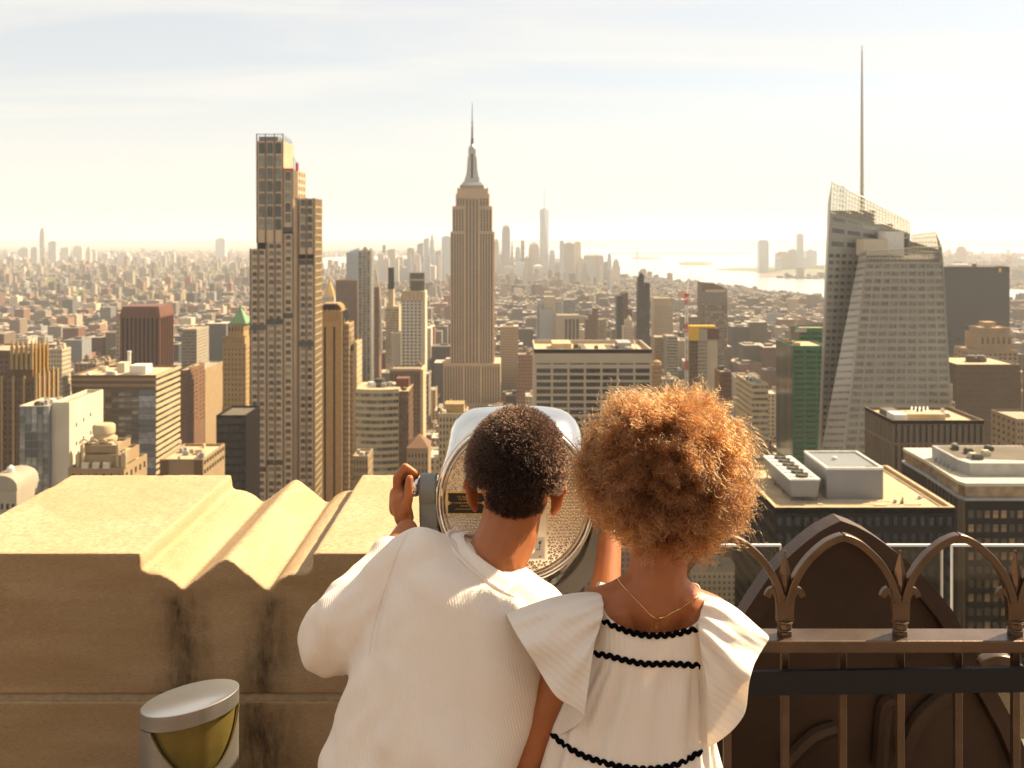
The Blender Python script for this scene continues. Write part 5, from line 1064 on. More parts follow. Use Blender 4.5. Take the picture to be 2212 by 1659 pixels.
# everything farther: one mass of small buildings, coloured one by one
Y = 3300.
while Y < 14500:
    half = .56 * Y; x = -half; stepx = 21 + Y * .0035
    while x < half:
        u, v = CU + x / Y * F, HV + EYE * F / Y
        wet = inpoly(u, v, bay) or inpoly(u, v, RIV) or (u > 1300 and v < 600 and not (u > 1790 and v > 548 and v < 606))
        if not wet and rf.random() < .86 and (Y > 9000 or (x + 140) % 270 > 34):
            far_r = u > 1280 and Y < 5200
            h = 9 + 14 * rf.random() ** 2 * (1.5 if Y < 5200 else 1); q = rf.random()
            if far_r: h *= .8
            elif q > .93: h = rf.uniform(35, 75)
            elif q > .86: h = rf.uniform(22, 40)
            if Y > 9000: h *= .8
            if not blocked(x, Y, 10, 10, h): rest.append((x + rf.uniform(-8, 8), Y + rf.uniform(-10, 10), (11 + 15 * rf.random()) * (1 + Y / 14000), (11 + 13 * rf.random()) * (1 + Y / 9000), h))
        x += stepx * rf.uniform(.8, 1.5)
    Y += (28 if Y < 5000 else 40 + (Y - 5000) * .02) * rf.uniform(.9, 1.1)
def massmat():
    m = mk('masswall', (.3, .2, .15), None, rough=.9); t = m.node_tree; N = t.nodes; L = t.links
    at = N.new('ShaderNodeAttribute'); at.attribute_name = 'Col'
    ge = N.new('ShaderNodeNewGeometry'); sp = N.new('ShaderNodeSeparateXYZ'); L.new(ge.outputs['Position'], sp.inputs[0]); sn = N.new('ShaderNodeSeparateXYZ'); L.new(ge.outputs['Normal'], sn.inputs[0])
    def M_(op, a, b_=None):
        n = N.new('ShaderNodeMath'); n.operation = op
        for i, x in enumerate((a, b_)):
            if x is None: continue
            if isinstance(x, (int, float)): n.inputs[i].default_value = x
            else: L.new(x, n.inputs[i])
        return n.outputs[0]
    fz = M_('FRACT', M_('DIVIDE', sp.outputs[2], 3.7)); fx = M_('FRACT', M_('DIVIDE', M_('ADD', sp.outputs[0], sp.outputs[1]), 3.1))
    win = M_('MULTIPLY', M_('MULTIPLY', M_('GREATER_THAN', fz, .48), M_('GREATER_THAN', fx, .5)), M_('LESS_THAN', sn.outputs[2], .5))
    mx = N.new('ShaderNodeMix'); mx.data_type = 'RGBA'; mx.inputs[7].default_value = (.05, .045, .04, 1); L.new(M_('MULTIPLY', win, .8), mx.inputs[0]); L.new(at.outputs['Color'], mx.inputs[6]); L.new(mx.outputs[2], N['Principled BSDF'].inputs['Base Color'])
massmat()
PAL = np.array([(.34, .25, .17), (.24, .13, .08), (.42, .34, .25), (.28, .25, .21), (.50, .43, .33), (.32, .18, .11), (.20, .16, .13), (.38, .30, .2), (.60, .53, .43), (.26, .2, .15), (.3, .16, .1), (.36, .15, .09), (.10, .09, .09), (.3, .32, .34)])
def mass(name, boxes, label):
    B = np.array(boxes); n = len(B); v = np.zeros((n, 16, 3)); x, y, w_, d_, h = B.T; w_, d_ = w_ / 2, d_ / 2
    k = rng.uniform(.25, .55, n); ox, oy = rng.uniform(-.3, .3, (2, n)); hh = h + rng.uniform(1.5, 5, n)
    for i, (a, c, z) in enumerate([(-1, -1, 0), (1, -1, 0), (1, 1, 0), (-1, 1, 0), (-1, -1, 1), (1, -1, 1), (1, 1, 1), (-1, 1, 1)]):
        v[:, i] = np.stack([x + a * w_, y + c * d_, z * h], 1); v[:, 8 + i] = np.stack([x + (ox + a * k) * w_, y + (oy + c * k) * d_, h + z * (hh - h)], 1)
    f0 = np.array([(4, 5, 6, 7), (0, 1, 5, 4), (1, 2, 6, 5), (2, 3, 7, 6), (3, 0, 4, 7)]); f0 = np.vstack([f0, f0 + 8])
    F_ = (f0[None] + (np.arange(n) * 16)[:, None, None]).reshape(-1, 4)
    me = bpy.data.meshes.new(name); nf = len(F_); me.vertices.add(n * 16); me.vertices.foreach_set('co', v.reshape(-1)); me.loops.add(nf * 4); me.loops.foreach_set('vertex_index', F_.reshape(-1).astype(np.int32)); me.polygons.add(nf); me.polygons.foreach_set('loop_start', np.arange(0, nf * 4, 4, dtype=np.int32))
    col = PAL[rng.integers(0, len(PAL), n)] * np.array([.85, .78, .67]) * rng.uniform(.28, 1.2, (n, 1)); roof = np.array([(.31, .26, .20)]) * rng.uniform(.2, 1.4, (n, 1))
    fc = np.repeat(col[:, None], 10, 1); fc[:, 0] = roof; fc[:, 5] = roof * .8
    ca = me.color_attributes.new('Col', 'FLOAT_COLOR', 'CORNER'); c4 = np.ones((nf * 4, 4)); c4[:, :3] = np.repeat(fc.reshape(-1, 3), 4, 0); ca.data.foreach_set('color', c4.reshape(-1))
    me.materials.append(MATS['masswall']); me.update(calc_edges=True); me.validate(); me.shade_flat()
    o = bpy.data.objects.new(name, me); COL.objects.link(o); tag(o, label, kind='stuff'); return o
mass('distant_city', rest, 'endless mass of small hazy buildings filling the far city'); print('CITY', n_ind, len(rest))
# tree cover between the far houses
def canopy(name, n, region, label):
    mb_v = []; mb_f = []
    base = [(0, 0, 1), (1, 0, .25), (.3, .95, .3), (-.8, .6, .25), (-.8, -.6, .3), (.3, -.95, .25), (.2, .2, -.1)]
    fs = [(0, 1, 2), (0, 2, 3), (0, 3, 4), (0, 4, 5), (0, 5, 1), (6, 2, 1), (6, 3, 2), (6, 4, 3), (6, 5, 4), (6, 1, 5)]
    for _ in range(n):
        x, y, r = region(); a = rf.uniform(0, 6.28); o = len(mb_v); h = r * rf.uniform(.8, 1.3)
        for p in base: mb_v.append((x + (p[0] * math.cos(a) - p[1] * math.sin(a)) * r * rf.uniform(.8, 1.2), y + (p[0] * math.sin(a) + p[1] * math.cos(a)) * r, p[2] * h + r * .8))
        mb_f.extend(tuple(i + o for i in f) for f in fs)
    mb = MB(); mb.v = mb_v; mb.f = mb_f; mb.m = [0] * len(mb_f); o = mb.build(name, 'leafgreen'); tag(o, label, kind='stuff')
mk('leafgreen', (.10, .12, .03), (.15, .14, .04), scale=.02, rough=.9)
def park():
    u, v = rf.choice([(rf.gauss(230, 85), rf.gauss(643, 5)), (rf.gauss(160, 100), rf.gauss(612, 4)), (rf.gauss(420, 60), rf.gauss(592, 5)), (rf.uniform(0, 1100), rf.uniform(575, 700)), (rf.uniform(1090, 1300), rf.uniform(590, 680))]); Y = EYE * F / (v - HV); return PX(u, Y), Y, rf.uniform(8, 13)
canopy('tree_cover', 5200, park, 'green tree cover between the far houses on the left')
# ---------------------------------------------------------------- the roof terrace
ZD = EYE - 1.62
def stonemat(name, stains):
    m = bpy.data.materials.new(name); m.use_nodes = True; t = m.node_tree; N = t.nodes; L = t.links; b = N['Principled BSDF']; b.inputs['Roughness'].default_value = .9; b.inputs['Specular IOR Level'].default_value = .2
    co = N.new('ShaderNodeTexCoord'); ob_ = co.outputs['Object']
    mp_ = N.new('ShaderNodeMapping'); mp_.inputs['Scale'].default_value = (1.2, 1.2, 7); L.new(ob_, mp_.inputs[0])
    def noi(s, d, vec, r=.6):
        n = N.new('ShaderNodeTexNoise'); n.inputs['Scale'].default_value = s; n.inputs['Detail'].default_value = d; n.inputs['Roughness'].default_value = r; L.new(vec, n.inputs['Vector']); return n.outputs[0]
    def rmp(x, a, b_, c=0., d=1.):
        n = N.new('ShaderNodeMapRange'); n.inputs[1].default_value = a; n.inputs[2].default_value = b_; n.inputs[3].default_value = c; n.inputs[4].default_value = d; L.new(x, n.inputs[0]); return n.outputs[0]
    def mix(f, a, b_, mode='MIX'):
        n = N.new('ShaderNodeMix'); n.data_type = 'RGBA'; n.blend_type = mode
        L.new(f, n.inputs[0]) if not isinstance(f, float) else setattr(n.inputs[0], 'default_value', f)
        for i, x in ((6, a), (7, b_)):
            if isinstance(x, tuple): n.inputs[i].default_value = (*x, 1)
            else: L.new(x, n.inputs[i])
        return n.outputs[2]
    def mth(op, a, b_):
        n = N.new('ShaderNodeMath'); n.operation = op; n.use_clamp = op in ('SUBTRACT',)
        for i, x in enumerate((a, b_)):
            if isinstance(x, (int, float)): n.inputs[i].default_value = x
            else: L.new(x, n.inputs[i])
        return n.outputs[0]
    c = mix(rmp(noi(2.2, 6, mp_.outputs[0]), .35, .65), (.43, .285, .150), (.51, .37, .225))
    c = mix(rmp(noi(60, 5, mp_.outputs[0], .7), .35, .7), c, (.31, .215, .115))
    c = mix(rmp(noi(220, 3, ob_), .6, .72, 0, .5), c, (.16, .10, .05))
    # mottled grime, masked to front faces and painting their shade into the colour
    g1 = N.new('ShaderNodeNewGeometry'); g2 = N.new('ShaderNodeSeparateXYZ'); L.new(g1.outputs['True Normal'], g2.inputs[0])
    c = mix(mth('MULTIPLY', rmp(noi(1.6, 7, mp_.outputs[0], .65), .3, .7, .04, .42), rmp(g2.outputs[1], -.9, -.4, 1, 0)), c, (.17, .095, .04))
    mv = N.new('ShaderNodeMapping'); mv.inputs['Scale'].default_value = (11, 11, 3.2); L.new(ob_, mv.inputs[0])
    if stains:   # rain streaks under the two gutters of the coping
        sp = N.new('ShaderNodeSeparateXYZ'); L.new(ob_, sp.inputs[0]); gm = N.new('ShaderNodeNewGeometry'); gn = N.new('ShaderNodeSeparateXYZ'); L.new(gm.outputs['Normal'], gn.inputs[0])
        wob = rmp(noi(5, 4, ob_), .3, .7, -.035, .035)
        for xc, wd, z0 in stains:
            dx = mth('ABSOLUTE', mth('SUBTRACT', sp.outputs[0], xc), 0); n_ = N.new('ShaderNodeMath'); n_.operation = 'SUBTRACT'; L.new(sp.outputs[0], n_.inputs[0]); n_.inputs[1].default_value = xc
            a_ = N.new('ShaderNodeMath'); a_.operation = 'ADD'; L.new(n_.outputs[0], a_.inputs[0]); L.new(wob, a_.inputs[1]); ab = N.new('ShaderNodeMath'); ab.operation = 'ABSOLUTE'; L.new(a_.outputs[0], ab.inputs[0])
            f = mth('MULTIPLY', rmp(ab.outputs[0], .0, wd, 1, 0), rmp(sp.outputs[2], z0 + .01, z0 - .03, 0, 1))
            f = mth('MULTIPLY', f, rmp(noi(3.0, 8, mv.outputs[0], .75), .32, .62, .25, 1.0)); f = mth('MULTIPLY', f, rmp(gn.outputs[1], -.9, -.5, .97, 0))
            c = mix(f, c, (.045, .028, .014))
    L.new(c, b.inputs['Base Color'])
    bp = N.new('ShaderNodeBump'); bp.inputs['Strength'].default_value = .55; bp.inputs['Distance'].default_value = .004; L.new(noi(140, 6, mp_.outputs[0], .75), bp.inputs['Height']); L.new(bp.outputs[0], b.inputs['Normal']); MATS[name] = m
YW, YK = 2.45, 3.25
wall = thing('parapet_wall', 'weathered limestone parapet with carved grooved coping at lower left', 'parapet', (PX(420, YW), YW, ZD))
WL = world_loc(wall)
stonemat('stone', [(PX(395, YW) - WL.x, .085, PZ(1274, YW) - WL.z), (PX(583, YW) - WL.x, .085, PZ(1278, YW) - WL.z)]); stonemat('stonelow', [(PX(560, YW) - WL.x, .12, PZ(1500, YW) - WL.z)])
mk('mortar', (.42, .33, .22), (.30, .23, .15), scale=60, rough=.95, bump=.5, bs=300)
zj = PZ(1499, YW)
def prism(prof, y0, y1):
    return MB().loft([[(x, y1, z) for x, z in prof], [(x, y0, z) for x, z in prof]])
def bev(o, w=.006, n=2, seg=None):
    m = o.modifiers.new('bevel', 'BEVEL'); m.width = w; m.segments = n; m.limit_method = 'ANGLE'; m.angle_limit = R(35); return o
prof = [(PX(u, YW), PZ(v, YW)) for u, v in ((-155, 1195), (303, 1195), (306, 1215), (307, 1235), (325, 1236), (342, 1239), (360, 1246), (375, 1256), (386, 1265), (395, 1274), (478, 1211), (486, 1208.5), (493, 1208.5), (500, 1211), (583, 1278), (590, 1265), (599, 1255), (613, 1246), (630, 1240), (650, 1237.5), (669, 1237), (672, 1222), (675, 1195), (681, 1195), (682, 1206), (684, 1206), (685, 1195))] + [(.06, PZ(1195, YW)), (.06, zj), (PX(-155, YW), zj)]
COPING = prism(prof[::-1], YW, YK)
zm = PZ(1516, YW)
MB().box(PX(-154, YW), .058, YW + .006, YK - .01, zm + .001, zj - .001).build('mortar_bed', 'mortar', wall)
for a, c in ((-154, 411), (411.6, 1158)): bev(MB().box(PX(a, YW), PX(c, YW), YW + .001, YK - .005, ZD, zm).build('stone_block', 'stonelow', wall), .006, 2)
# terrace floor, body of the building under it, wall of the upper storey behind the visitors
mk('paving', (.14, .11, .09), (.10, .085, .07), scale=3, rough=.85, bump=.2, bs=90)
fl = MB().box(-14, 14, -5.2, 3.2, ZD - .4, ZD - .004).build('terrace_floor', 'paving'); fl['kind'] = 'structure'
MB().box(-14, 14, -24, 5.3, 0, ZD - 1.2).build('terrace_building_body', 'limestone')['kind'] = 'structure'
rw = MB().box(-14, 14, -6.2, -5.2, ZD - 1.2, ZD + 3.0)
for k in range(8): rw.box(-13 + 3.6 * k, -12.2 + 3.6 * k, -5.2, -4.9, ZD - .004, ZD + 3.2)
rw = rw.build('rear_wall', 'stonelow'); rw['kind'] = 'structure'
# ---------------------------------------------------------------- bronze railing with gothic arches and finials
mk('bronze', (.165, .112, .076), (.105, .07, .048), scale=14, rough=.33, metal=.75, bump=.08, bs=160)
mk('bronzedark', (.075, .048, .034), (.05, .032, .023), scale=5, rough=.5, metal=.55, bump=.1, bs=60)
mk('blackband', (.008, .008, .011), None, rough=.45, spec=.3)
rail = thing('bronze_railing', 'bronze railing with pointed arches and spear finials on the right', 'railing', (PX(1900, 2.34), 2.34, ZD))
YR = 2.3; zr = PZ(1385, YR); zrb = PZ(1412, YR); YC = 2.338; pxm = YC / F
xr0, xr1 = .065, PX(2330, YR)
bev(MB().box(xr0, xr1, YR, YR + .076, zrb, zr).build('top_rail', 'bronze', rail), .003, 2)
FU = [1197, 1446, 1695, 1944, 2193]; BU = [1197 + 124.5 * k for k in range(10)]
for u in BU:
    x = PX(u, YC); bev(MB().box(x - .0085, x + .0085, YC - .0085, YC + .0085, ZD, zrb + .001, M=None).build('bar', 'bronze', rail), .0015, 1)
bev(MB().box(xr0, xr1, YC - .02, YC + .02, ZD + .06, ZD + .1).build('bottom_rail', 'bronze', rail), .003, 1)
def fl_(u0, du, v): return Vector((PX(u0 + du, YC), YC, PZ(v, YC)))
def sw(pts, hw, hh): return MB().tube(pts, 1.0, sq=(hw, hh), up=(0, 1, 0))
def crs(pts, n=6):
    pts = [Vector(p) for p in pts]; out = []
    for i in range(len(pts) - 1):
        p0, p1, p2, p3 = pts[max(i - 1, 0)], pts[i], pts[i + 1], pts[min(i + 2, len(pts) - 1)]
        for k in range(n):
            t = k / n; out.append(.5 * ((2 * p1) + (p2 - p0) * t + (2 * p0 - 5 * p1 + 4 * p2 - p3) * t * t + (3 * p1 - p0 - 3 * p2 + p3) * t ** 3))
    out.append(pts[-1]); return out
for u in FU:
    m = MB()
    for r0, v0, v1 in ((.0185, 1372, 1361), (.0195, 1360, 1357), (.0175, 1356.5, 1344), (.021, 1343.5, 1339)): m.lathe([(r0, PZ(v0, YC)), (r0, PZ(v1, YC))], (PX(u, YC), YC, 0), 8)
    bev(m.build('finial_collar', 'bronze', rail), .0015, 1)
    for s in (-1, 1):
        # leaf: rises from the collar, parts from the spear and curls outwards
        pts = crs([fl_(u, s * 8, 1340), fl_(u, s * 9, 1312), fl_(u, s * 13, 1288), fl_(u, s * 22, 1276), fl_(u, s * 32, 1276), fl_(u, s * 39, 1288)], 5)
        n = len(pts); m = MB(); m.tube(pts, [.0098 - .0042 * (i / n) for i in range(n)], sq=(1.15, .95), up=(0, 1, 0)); bev(m.build('finial_leaf', 'bronze', rail), .002, 2)
    m = MB()   # ridged spear
    cp = [(1300, 4), (1262, 15), (1240, 13.5), (1215, 7.5), (1192, 1.2)]
    m.loft([[fl_(u, w_, v), fl_(u, 0, v) - Vector((0, w_ * pxm * .75, 0)), fl_(u, -w_, v), fl_(u, 0, v) + Vector((0, w_ * pxm * .75, 0))] for v, w_ in cp]); m.build('finial_spear', 'bronze', rail)
    m = MB(); m.lathe([(.0022, PZ(1194, YC)), (.0034, PZ(1191, YC)), (.002, PZ(1188.5, YC))], (PX(u, YC), YC, 0), 8); m.build('finial_tip', 'bronze', rail, 40)
    m = MB(); m.box(PX(u - 7, YC), PX(u + 7, YC), YC - .008, YC + .008, PZ(1340, YC), PZ(1285, YC)); bev(m.build('finial_stem', 'bronze', rail), .002, 1)
for a, c in zip(FU[:-1] + [2193], FU[1:] + [2442]):
    mid = (a + c) / 2
    for s, u in ((1, a), (-1, c)):
        pts = crs([fl_(u, s * 7, 1300), fl_(u, s * 14, 1272), fl_(u, s * 28, 1240), fl_(u, s * 52, 1206), fl_(u, s * 84, 1177), fl_(u, s * 108, 1164), fl_(u, s * 124.4, 1159)], 5)
        bev(sw(pts, .0085, .0125).build('arch_rib', 'bronze', rail), .0035, 2)
# black band across the bars
m = MB(); a0, a1 = P(1560, 1453, 2.285), P(2330, 1441, 2.285); c0, c1 = P(1560, 1504, 2.285), P(2330, 1494, 2.285); dy = Vector((0, .012, 0)); m.loft([[a0 + dy, a1 + dy, c1 + dy, c0 + dy], [a0, a1, c1, c0]])
tag(m.build('black_band', 'blackband'), 'flat black band tied across the railing bars', 'band')
# big pointed bronze panel behind the railing
YP = 2.66
pan = thing('arched_panel', 'large dark pointed-arch panel standing behind the railing', 'panel', (PX(1817, YP), YP, ZD))
arc = [(1480, 1660), (1545, 1455), (1580, 1378), (1613, 1319), (1637, 1282), (1661, 1247), (1688, 1218), (1715, 1193), (1742, 1170), (1770, 1149), (1795, 1135), (1817, 1125), (1850, 1137), (1882, 1154), (1911, 1174), (1940, 1196), (1971, 1223), (2001, 1251), (2029, 1283), (2056, 1316), (2076, 1353), (2098, 1395), (2124, 1440), (2190, 1560), (2250, 1700)]
def inset(pts, d):
    o = []
    for i, (x, y) in enumerate(pts):
        (xa, ya), (xb, yb) = pts[max(i - 1, 0)], pts[min(i + 1, len(pts) - 1)]; tx, ty = xb - xa, yb - ya; l = math.hypot(tx, ty); o.append((x - ty / l * d, y + tx / l * d))
    return o
inn = inset(arc, 36); inn2 = inset(arc, 40)
m = MB(); rings = []
for lst, y in ((arc, YP + .07), (arc, YP), (inn, YP - .004), (inn2, YP + .03)): rings.append([Vector((PX(u, YP), y, PZ(v, YP))) for u, v in lst])
m.loft(rings, False, 0, False); m.build('arch_frame', 'bronzedark', pan)
m = MB(); pts = [Vector((PX(u, YP), YP + .028, PZ(v, YP))) for u, v in inn2]; bot = [Vector((p.x, YP + .028, ZD)) for p in pts]; m.loft([bot, pts], False, 0, False); m.build('inner_panel', 'bronzedark', pan)
m = MB(); pts = [Vector((PX(u, YP), YP + .069, PZ(v, YP))) for u, v in arc]; bot = [Vector((p.x, YP + .069, ZD)) for p in pts]; m.loft([pts, bot], False, 0, False); m.build('back_plate', 'bronzedark', pan)
for s, pp in ((1, [(1700, 1660), (1760, 1600), (1810, 1580)]), (1, [(1955, 1640), (1990, 1560), (2060, 1500), (2100, 1480)]), (1, [(1905, 1660), (1915, 1540), (1935, 1520)])):
    m = MB().tube(crs([Vector((PX(u, YP), YP + .015, PZ(v, YP))) for u, v in pp]), .022, 8); m.build('tracery_rib', 'bronzedark', pan, 40)
m = MB(); pts = crs([Vector((PX(u, YP - .05), YP - .05, PZ(v, YP - .05))) for u, v in ((2112, 1432), (2130, 1424), (2148, 1419), (2168, 1421), (2186, 1430), (2215, 1447))]); n = len(pts)
m.tube(pts, [.006 + .010 * math.sin(math.pi * i / (n - 1)) for i in range(n)], sq=(.8, 1.6), up=(0, 1, 0)); bev(m.build('crocket_leaf', 'bronze', pan), .003, 2)
# ---------------------------------------------------------------- glass safety barrier on the ledge outside
mk('glassedge', (.62, .64, .62), None, rough=.25, spec=.6)
YG = 4.5; zl = ZD - 1.2
for u0, u1, lb in ((1372, 1688, 'clear glass barrier panel seen through the left arch behind the girl'), (1705, 2037, 'clear glass barrier panel behind the big pointed panel'), (2056, 2390, 'clear glass barrier panel at the right edge behind the railing')):
    t = thing('glass_barrier', lb, 'barrier', (PX((u0 + u1) / 2, YG), YG, zl), 'glass safety panels on the ledge')
    x0, x1, z1 = PX(u0, YG), PX(u1, YG), PZ(1178, YG)
    MB().box(x0 + .006, x1 - .006, YG, YG + .014, zl, z1 - .006).build('pane', 'clearglass', t)
    MB().box(x0, x1, YG - .001, YG + .015, z1 - .0055, z1 + .003).build('edge', 'glassedge', t); MB().box(x0, x0 + .0055, YG - .001, YG + .015, zl, z1 - .006).build('edge', 'glassedge', t); MB().box(x1 - .0055, x1, YG - .001, YG + .015, zl, z1 - .006).build('edge', 'glassedge', t)
# ---------------------------------------------------------------- slanted steel bin
mk('brushed', (.38, .35, .31), (.32, .29, .26), scale=3, rough=.38, metal=.8, stretch=(1, 1, 14))
mk('brass', (.26, .19, .05), (.09, .075, .022), scale=7, rough=.3, metal=.6, contrast=1.4); mk('topsteel', (.55, .54, .52), (.50, .49, .47), scale=6, rough=.32, metal=.85)
YB = 2.1; bc = P(411, 1506, YB); rb = .1005 * YB / 2.12
bn = thing('steel_bin', 'cylindrical steel bin with slanted lid in front of the stone wall', 'bin', (bc.x, bc.y, ZD))
def slz(x, y): return bc.z + .167 * x - .09 * y
def ringz(r, f, n=64): return [(bc.x + r * math.cos(2 * math.pi * j / n), bc.y + r * math.sin(2 * math.pi * j / n), f(2 * math.pi * j / n, r * math.cos(2 * math.pi * j / n), r * math.sin(2 * math.pi * j / n))) for j in range(n)]
m = MB(); m.loft([ringz(rb, lambda a, x, y: slz(x, y) - .031), ringz(rb, lambda a, x, y: slz(x, y) - .001), ringz(rb - .0015, lambda a, x, y: slz(x, y))]); m.build('lid', ['brushed', 'topsteel'], bn, 35)
lid = bn.children[0]; lid.data.polygons[len(lid.data.polygons) - 1].material_index = 1
def cut(a, x, y):
    d = (math.degrees(a) - 270 - 33 + 180) % 360 - 180; base = slz(x, y) - .033
    return base - .104 * math.cos(math.pi / 2 * d / 66) ** 1.0 if abs(d) < 66 else base
m = MB(); m.loft([ringz(rb - .0005, lambda a, x, y: ZD, 96), ringz(rb - .0005, cut, 96), ringz(rb - .004, lambda a, x, y: cut(a, x, y) - .001, 96), ringz(rb - .004, lambda a, x, y: ZD, 96)], False); m.build('body', 'brushed', bn, 35)
m = MB(); m.loft([ringz(rb - .0065, lambda a, x, y: ZD + .3), ringz(rb - .0065, lambda a, x, y: slz(x, y) - .02)], False); m.build('liner', 'brass', bn, 35)
m = MB(); pts = [Vector((bc.x + (rb + .0005) * math.cos(a), bc.y + (rb + .0005) * math.sin(a), cut(a, rb * math.cos(a), rb * math.sin(a)))) for a in [R(270 + 33 - 65 + 130 * i / 40) for i in range(41)]]; m.tube(pts, .0013, 6); m.build('opening_trim', 'brass', bn, 40)
# ---------------------------------------------------------------- coin-operated viewer
mk('chrome', (.80, .77, .72), (.72, .69, .64), scale=20, rough=.10, metal=1.0, bump=.02, bs=40)
mk('hammered', (.66, .60, .50), (.56, .50, .41), scale=60, rough=.24, metal=.95)
mk('greypaint', (.17, .17, .15), (.035, .03, .025), scale=34, rough=.5, spec=.5, bump=.2, bs=90, contrast=.55)
nd = MATS['greypaint'].node_tree.nodes
for n_ in nd:
    if n_.type == 'MAP_RANGE': n_.inputs[1].default_value = .66; n_.inputs[2].default_value = .68
mk('blackplate', (.018, .014, .012), None, rough=.4); mk('brasstext', (.62, .40, .10), None, rough=.35, metal=.8); mk('blackrubber', (.01, .01, .01), None, rough=.6); mk('coinplate', (.62, .60, .55), (.55, .53, .48), scale=30, rough=.3, metal=.85)
YV = 2.08; CV = P(1114, 1080, YV); tl_ = R(10); nv = Vector((0, -math.cos(tl_), math.sin(tl_))); ev = Vector((0, math.sin(tl_), math.cos(tl_))); px = YV / F
def VB(x, y, d=0.): return CV + Vector((1, 0, 0)) * x + ev * y - nv * d
def VU(u, v, d=0.): return VB((u - 1114) * px, -(v - 1080) * px / math.cos(tl_), d)
vw = thing('coin_viewer', 'chrome coin-operated binocular viewer the boy looks through', 'viewer', (CV.x, CV.y + .08, ZD))
def cring(r, d, n=64, hood=0.):
    o = []
    for j in range(n):
        a = 2 * math.pi * j / n; ph = abs((math.degrees(a) - 90 + 180) % 360 - 180)
        k = 1 + hood * (math.exp(-((ph - 36) / 20) ** 2) + .62 * math.exp(-(ph / 30) ** 2)); o.append(VB(r * k * math.cos(a), r * k * math.sin(a), d))
    return o
m = MB(); m.loft([cring(.160, .004), cring(.1665, .0), cring(.168, .006, 64, .03), cring(.170, .03, 64, .11), cring(.170, .07, 64, .20), cring(.170, .10, 64, .225), cring(.162, .16, 64, .19), cring(.13, .24, 64, .1), cring(.085, .28), cring(.04, .295)]); m.build('housing', 'chrome', vw, 50)
m = MB(); m.loft([cring(.1475, .006), cring(.1475, -.003), cring(.1505, -.007), cring(.1535, -.004), cring(.154, .002), cring(.1565, .002), cring(.158, -.003), cring(.161, -.0045), cring(.164, -.002), cring(.1655, .003)], False); rm = m.build('face_rim', 'chrome', vw, 50)
m = MB(); m.add(cring(.1545, .0015) + cring(.1562, .0015), [(j, (j + 1) % 64, 64 + (j + 1) % 64, 64 + j) for j in range(64)]); m.build('rim_groove', 'blackrubber', rm)
fp = MB(); fp.loft([cring(.149, .012), cring(.149, .003), cring(.06, .002)]); fp = fp.build('face_plate', 'hammered', vw, 40)
# hammered texture: many small pebbles raised from the plate
mb = MB(); rp = random.Random(5); pitch = .0072
for i in range(-22, 23):
    for j in range(-24, 25):
        x = (i + .5 * (j % 2)) * pitch + rp.uniform(-.0015, .0015); y = j * pitch * .87 + rp.uniform(-.0015, .0015)
        if math.hypot(x, y) > .145: continue
        u, v = 1114 + x / px, 1080 - y / px
        if 964 < u < 1051 and 1061 < v < 1112: continue
        if 1102 < u < 1182 and 1092 < v < 1206: continue
        r = .0029 + rp.uniform(-.0005, .0004); o = len(mb.v)
        ring = [VB(x + r * math.cos(a), y + r * math.sin(a), .0025) for a in [6.283 * k / 7 for k in range(7)]]; ring2 = [VB(x + r * .62 * math.cos(a), y + r * .62 * math.sin(a), .0003) for a in [6.283 * k / 7 for k in range(7)]]
        mb.loft([ring, ring2], False); mb.add(ring2 + [VB(x, y, -.0006)], [(k, (k + 1) % 7, 7) for k in range(7)])
mb.build('hammered_pebbles', 'hammered', fp, 60, kind='stuff')
def plate(u0, u1, v0, v1, d0, d1, name, mat, parent):
    m = MB(); f = [VU(u0, v1, d0), VU(u1, v1, d0), VU(u1, v0, d0), VU(u0, v0, d0)]; bk = [VU(u0, v1, d1), VU(u1, v1, d1), VU(u1, v0, d1), VU(u0, v0, d1)]; m.loft([bk, f]); return m.build(name, mat, parent)
pl = plate(966, 1049, 1063.5, 1109.5, -.0005, .004, 'maker_plate', 'brasstext', vw); plate(968.2, 1046.8, 1065.8, 1107.2, -.0012, -.0004, 'plate_field', 'blackplate', pl)
for u in (969.5, 1045.5):
    m = MB(); c = VU(u, 1086.3); m.loft([[c + Vector((r * math.cos(a), 0, 0)) + ev * r * math.sin(a) - nv * d for a in [6.283 * k / 12 for k in range(12)]] for r, d in ((.004, -.001), (.0036, -.0024), (.0016, -.0028))]); m.build('rivet', 'brasstext', pl, 40)
rot = Matrix((Vector((1, 0, 0)), ev, nv)).transposed().to_4x4()
def words(s, u, v, size, parent, mat, d=-.0016):
    cu = bpy.data.curves.new('lettering', 'FONT'); cu.body = s; cu.size = size; cu.align_x = 'CENTER'; cu.align_y = 'CENTER'; cu.extrude = .0002; cu.materials.append(MATS[mat])
    t_ = bpy.data.objects.new('lettering', cu); me = bpy.data.meshes.new_from_object(t_); bpy.data.objects.remove(t_); o = bpy.data.objects.new('lettering', me); COL.objects.link(o); o.parent = parent; M = rot.copy(); M.translation = VU(u, v, d) - world_loc(parent); o.matrix_basis = M; return o
words('U.S. Manufacturer', 1007.5, 1073.5, .0052, pl, 'brasstext'); words('and Distributor', 1007.5, 1078.5, .0052, pl, 'brasstext'); words('THE TOWER OPTICAL COMPANY', 1007.5, 1086.3, .0050, pl, 'brasstext'); words('Norwalk, CT', 1007.5, 1092, .0046, pl, 'brasstext'); words('www.toweropticalco.com', 1007.5, 1098.5, .0044, pl, 'brasstext')
cp = plate(1105, 1179, 1096, 1203, -.002, .004, 'coin_plate', 'coinplate', vw); plate(1109, 1175.5, 1157, 1199.5, -.0032, -.0019, 'coin_slot_plate', 'whitepaint', cp); plate(1109, 1175.5, 1099, 1152, -.003, -.0019, 'instruction_plate', 'coinplate', cp)
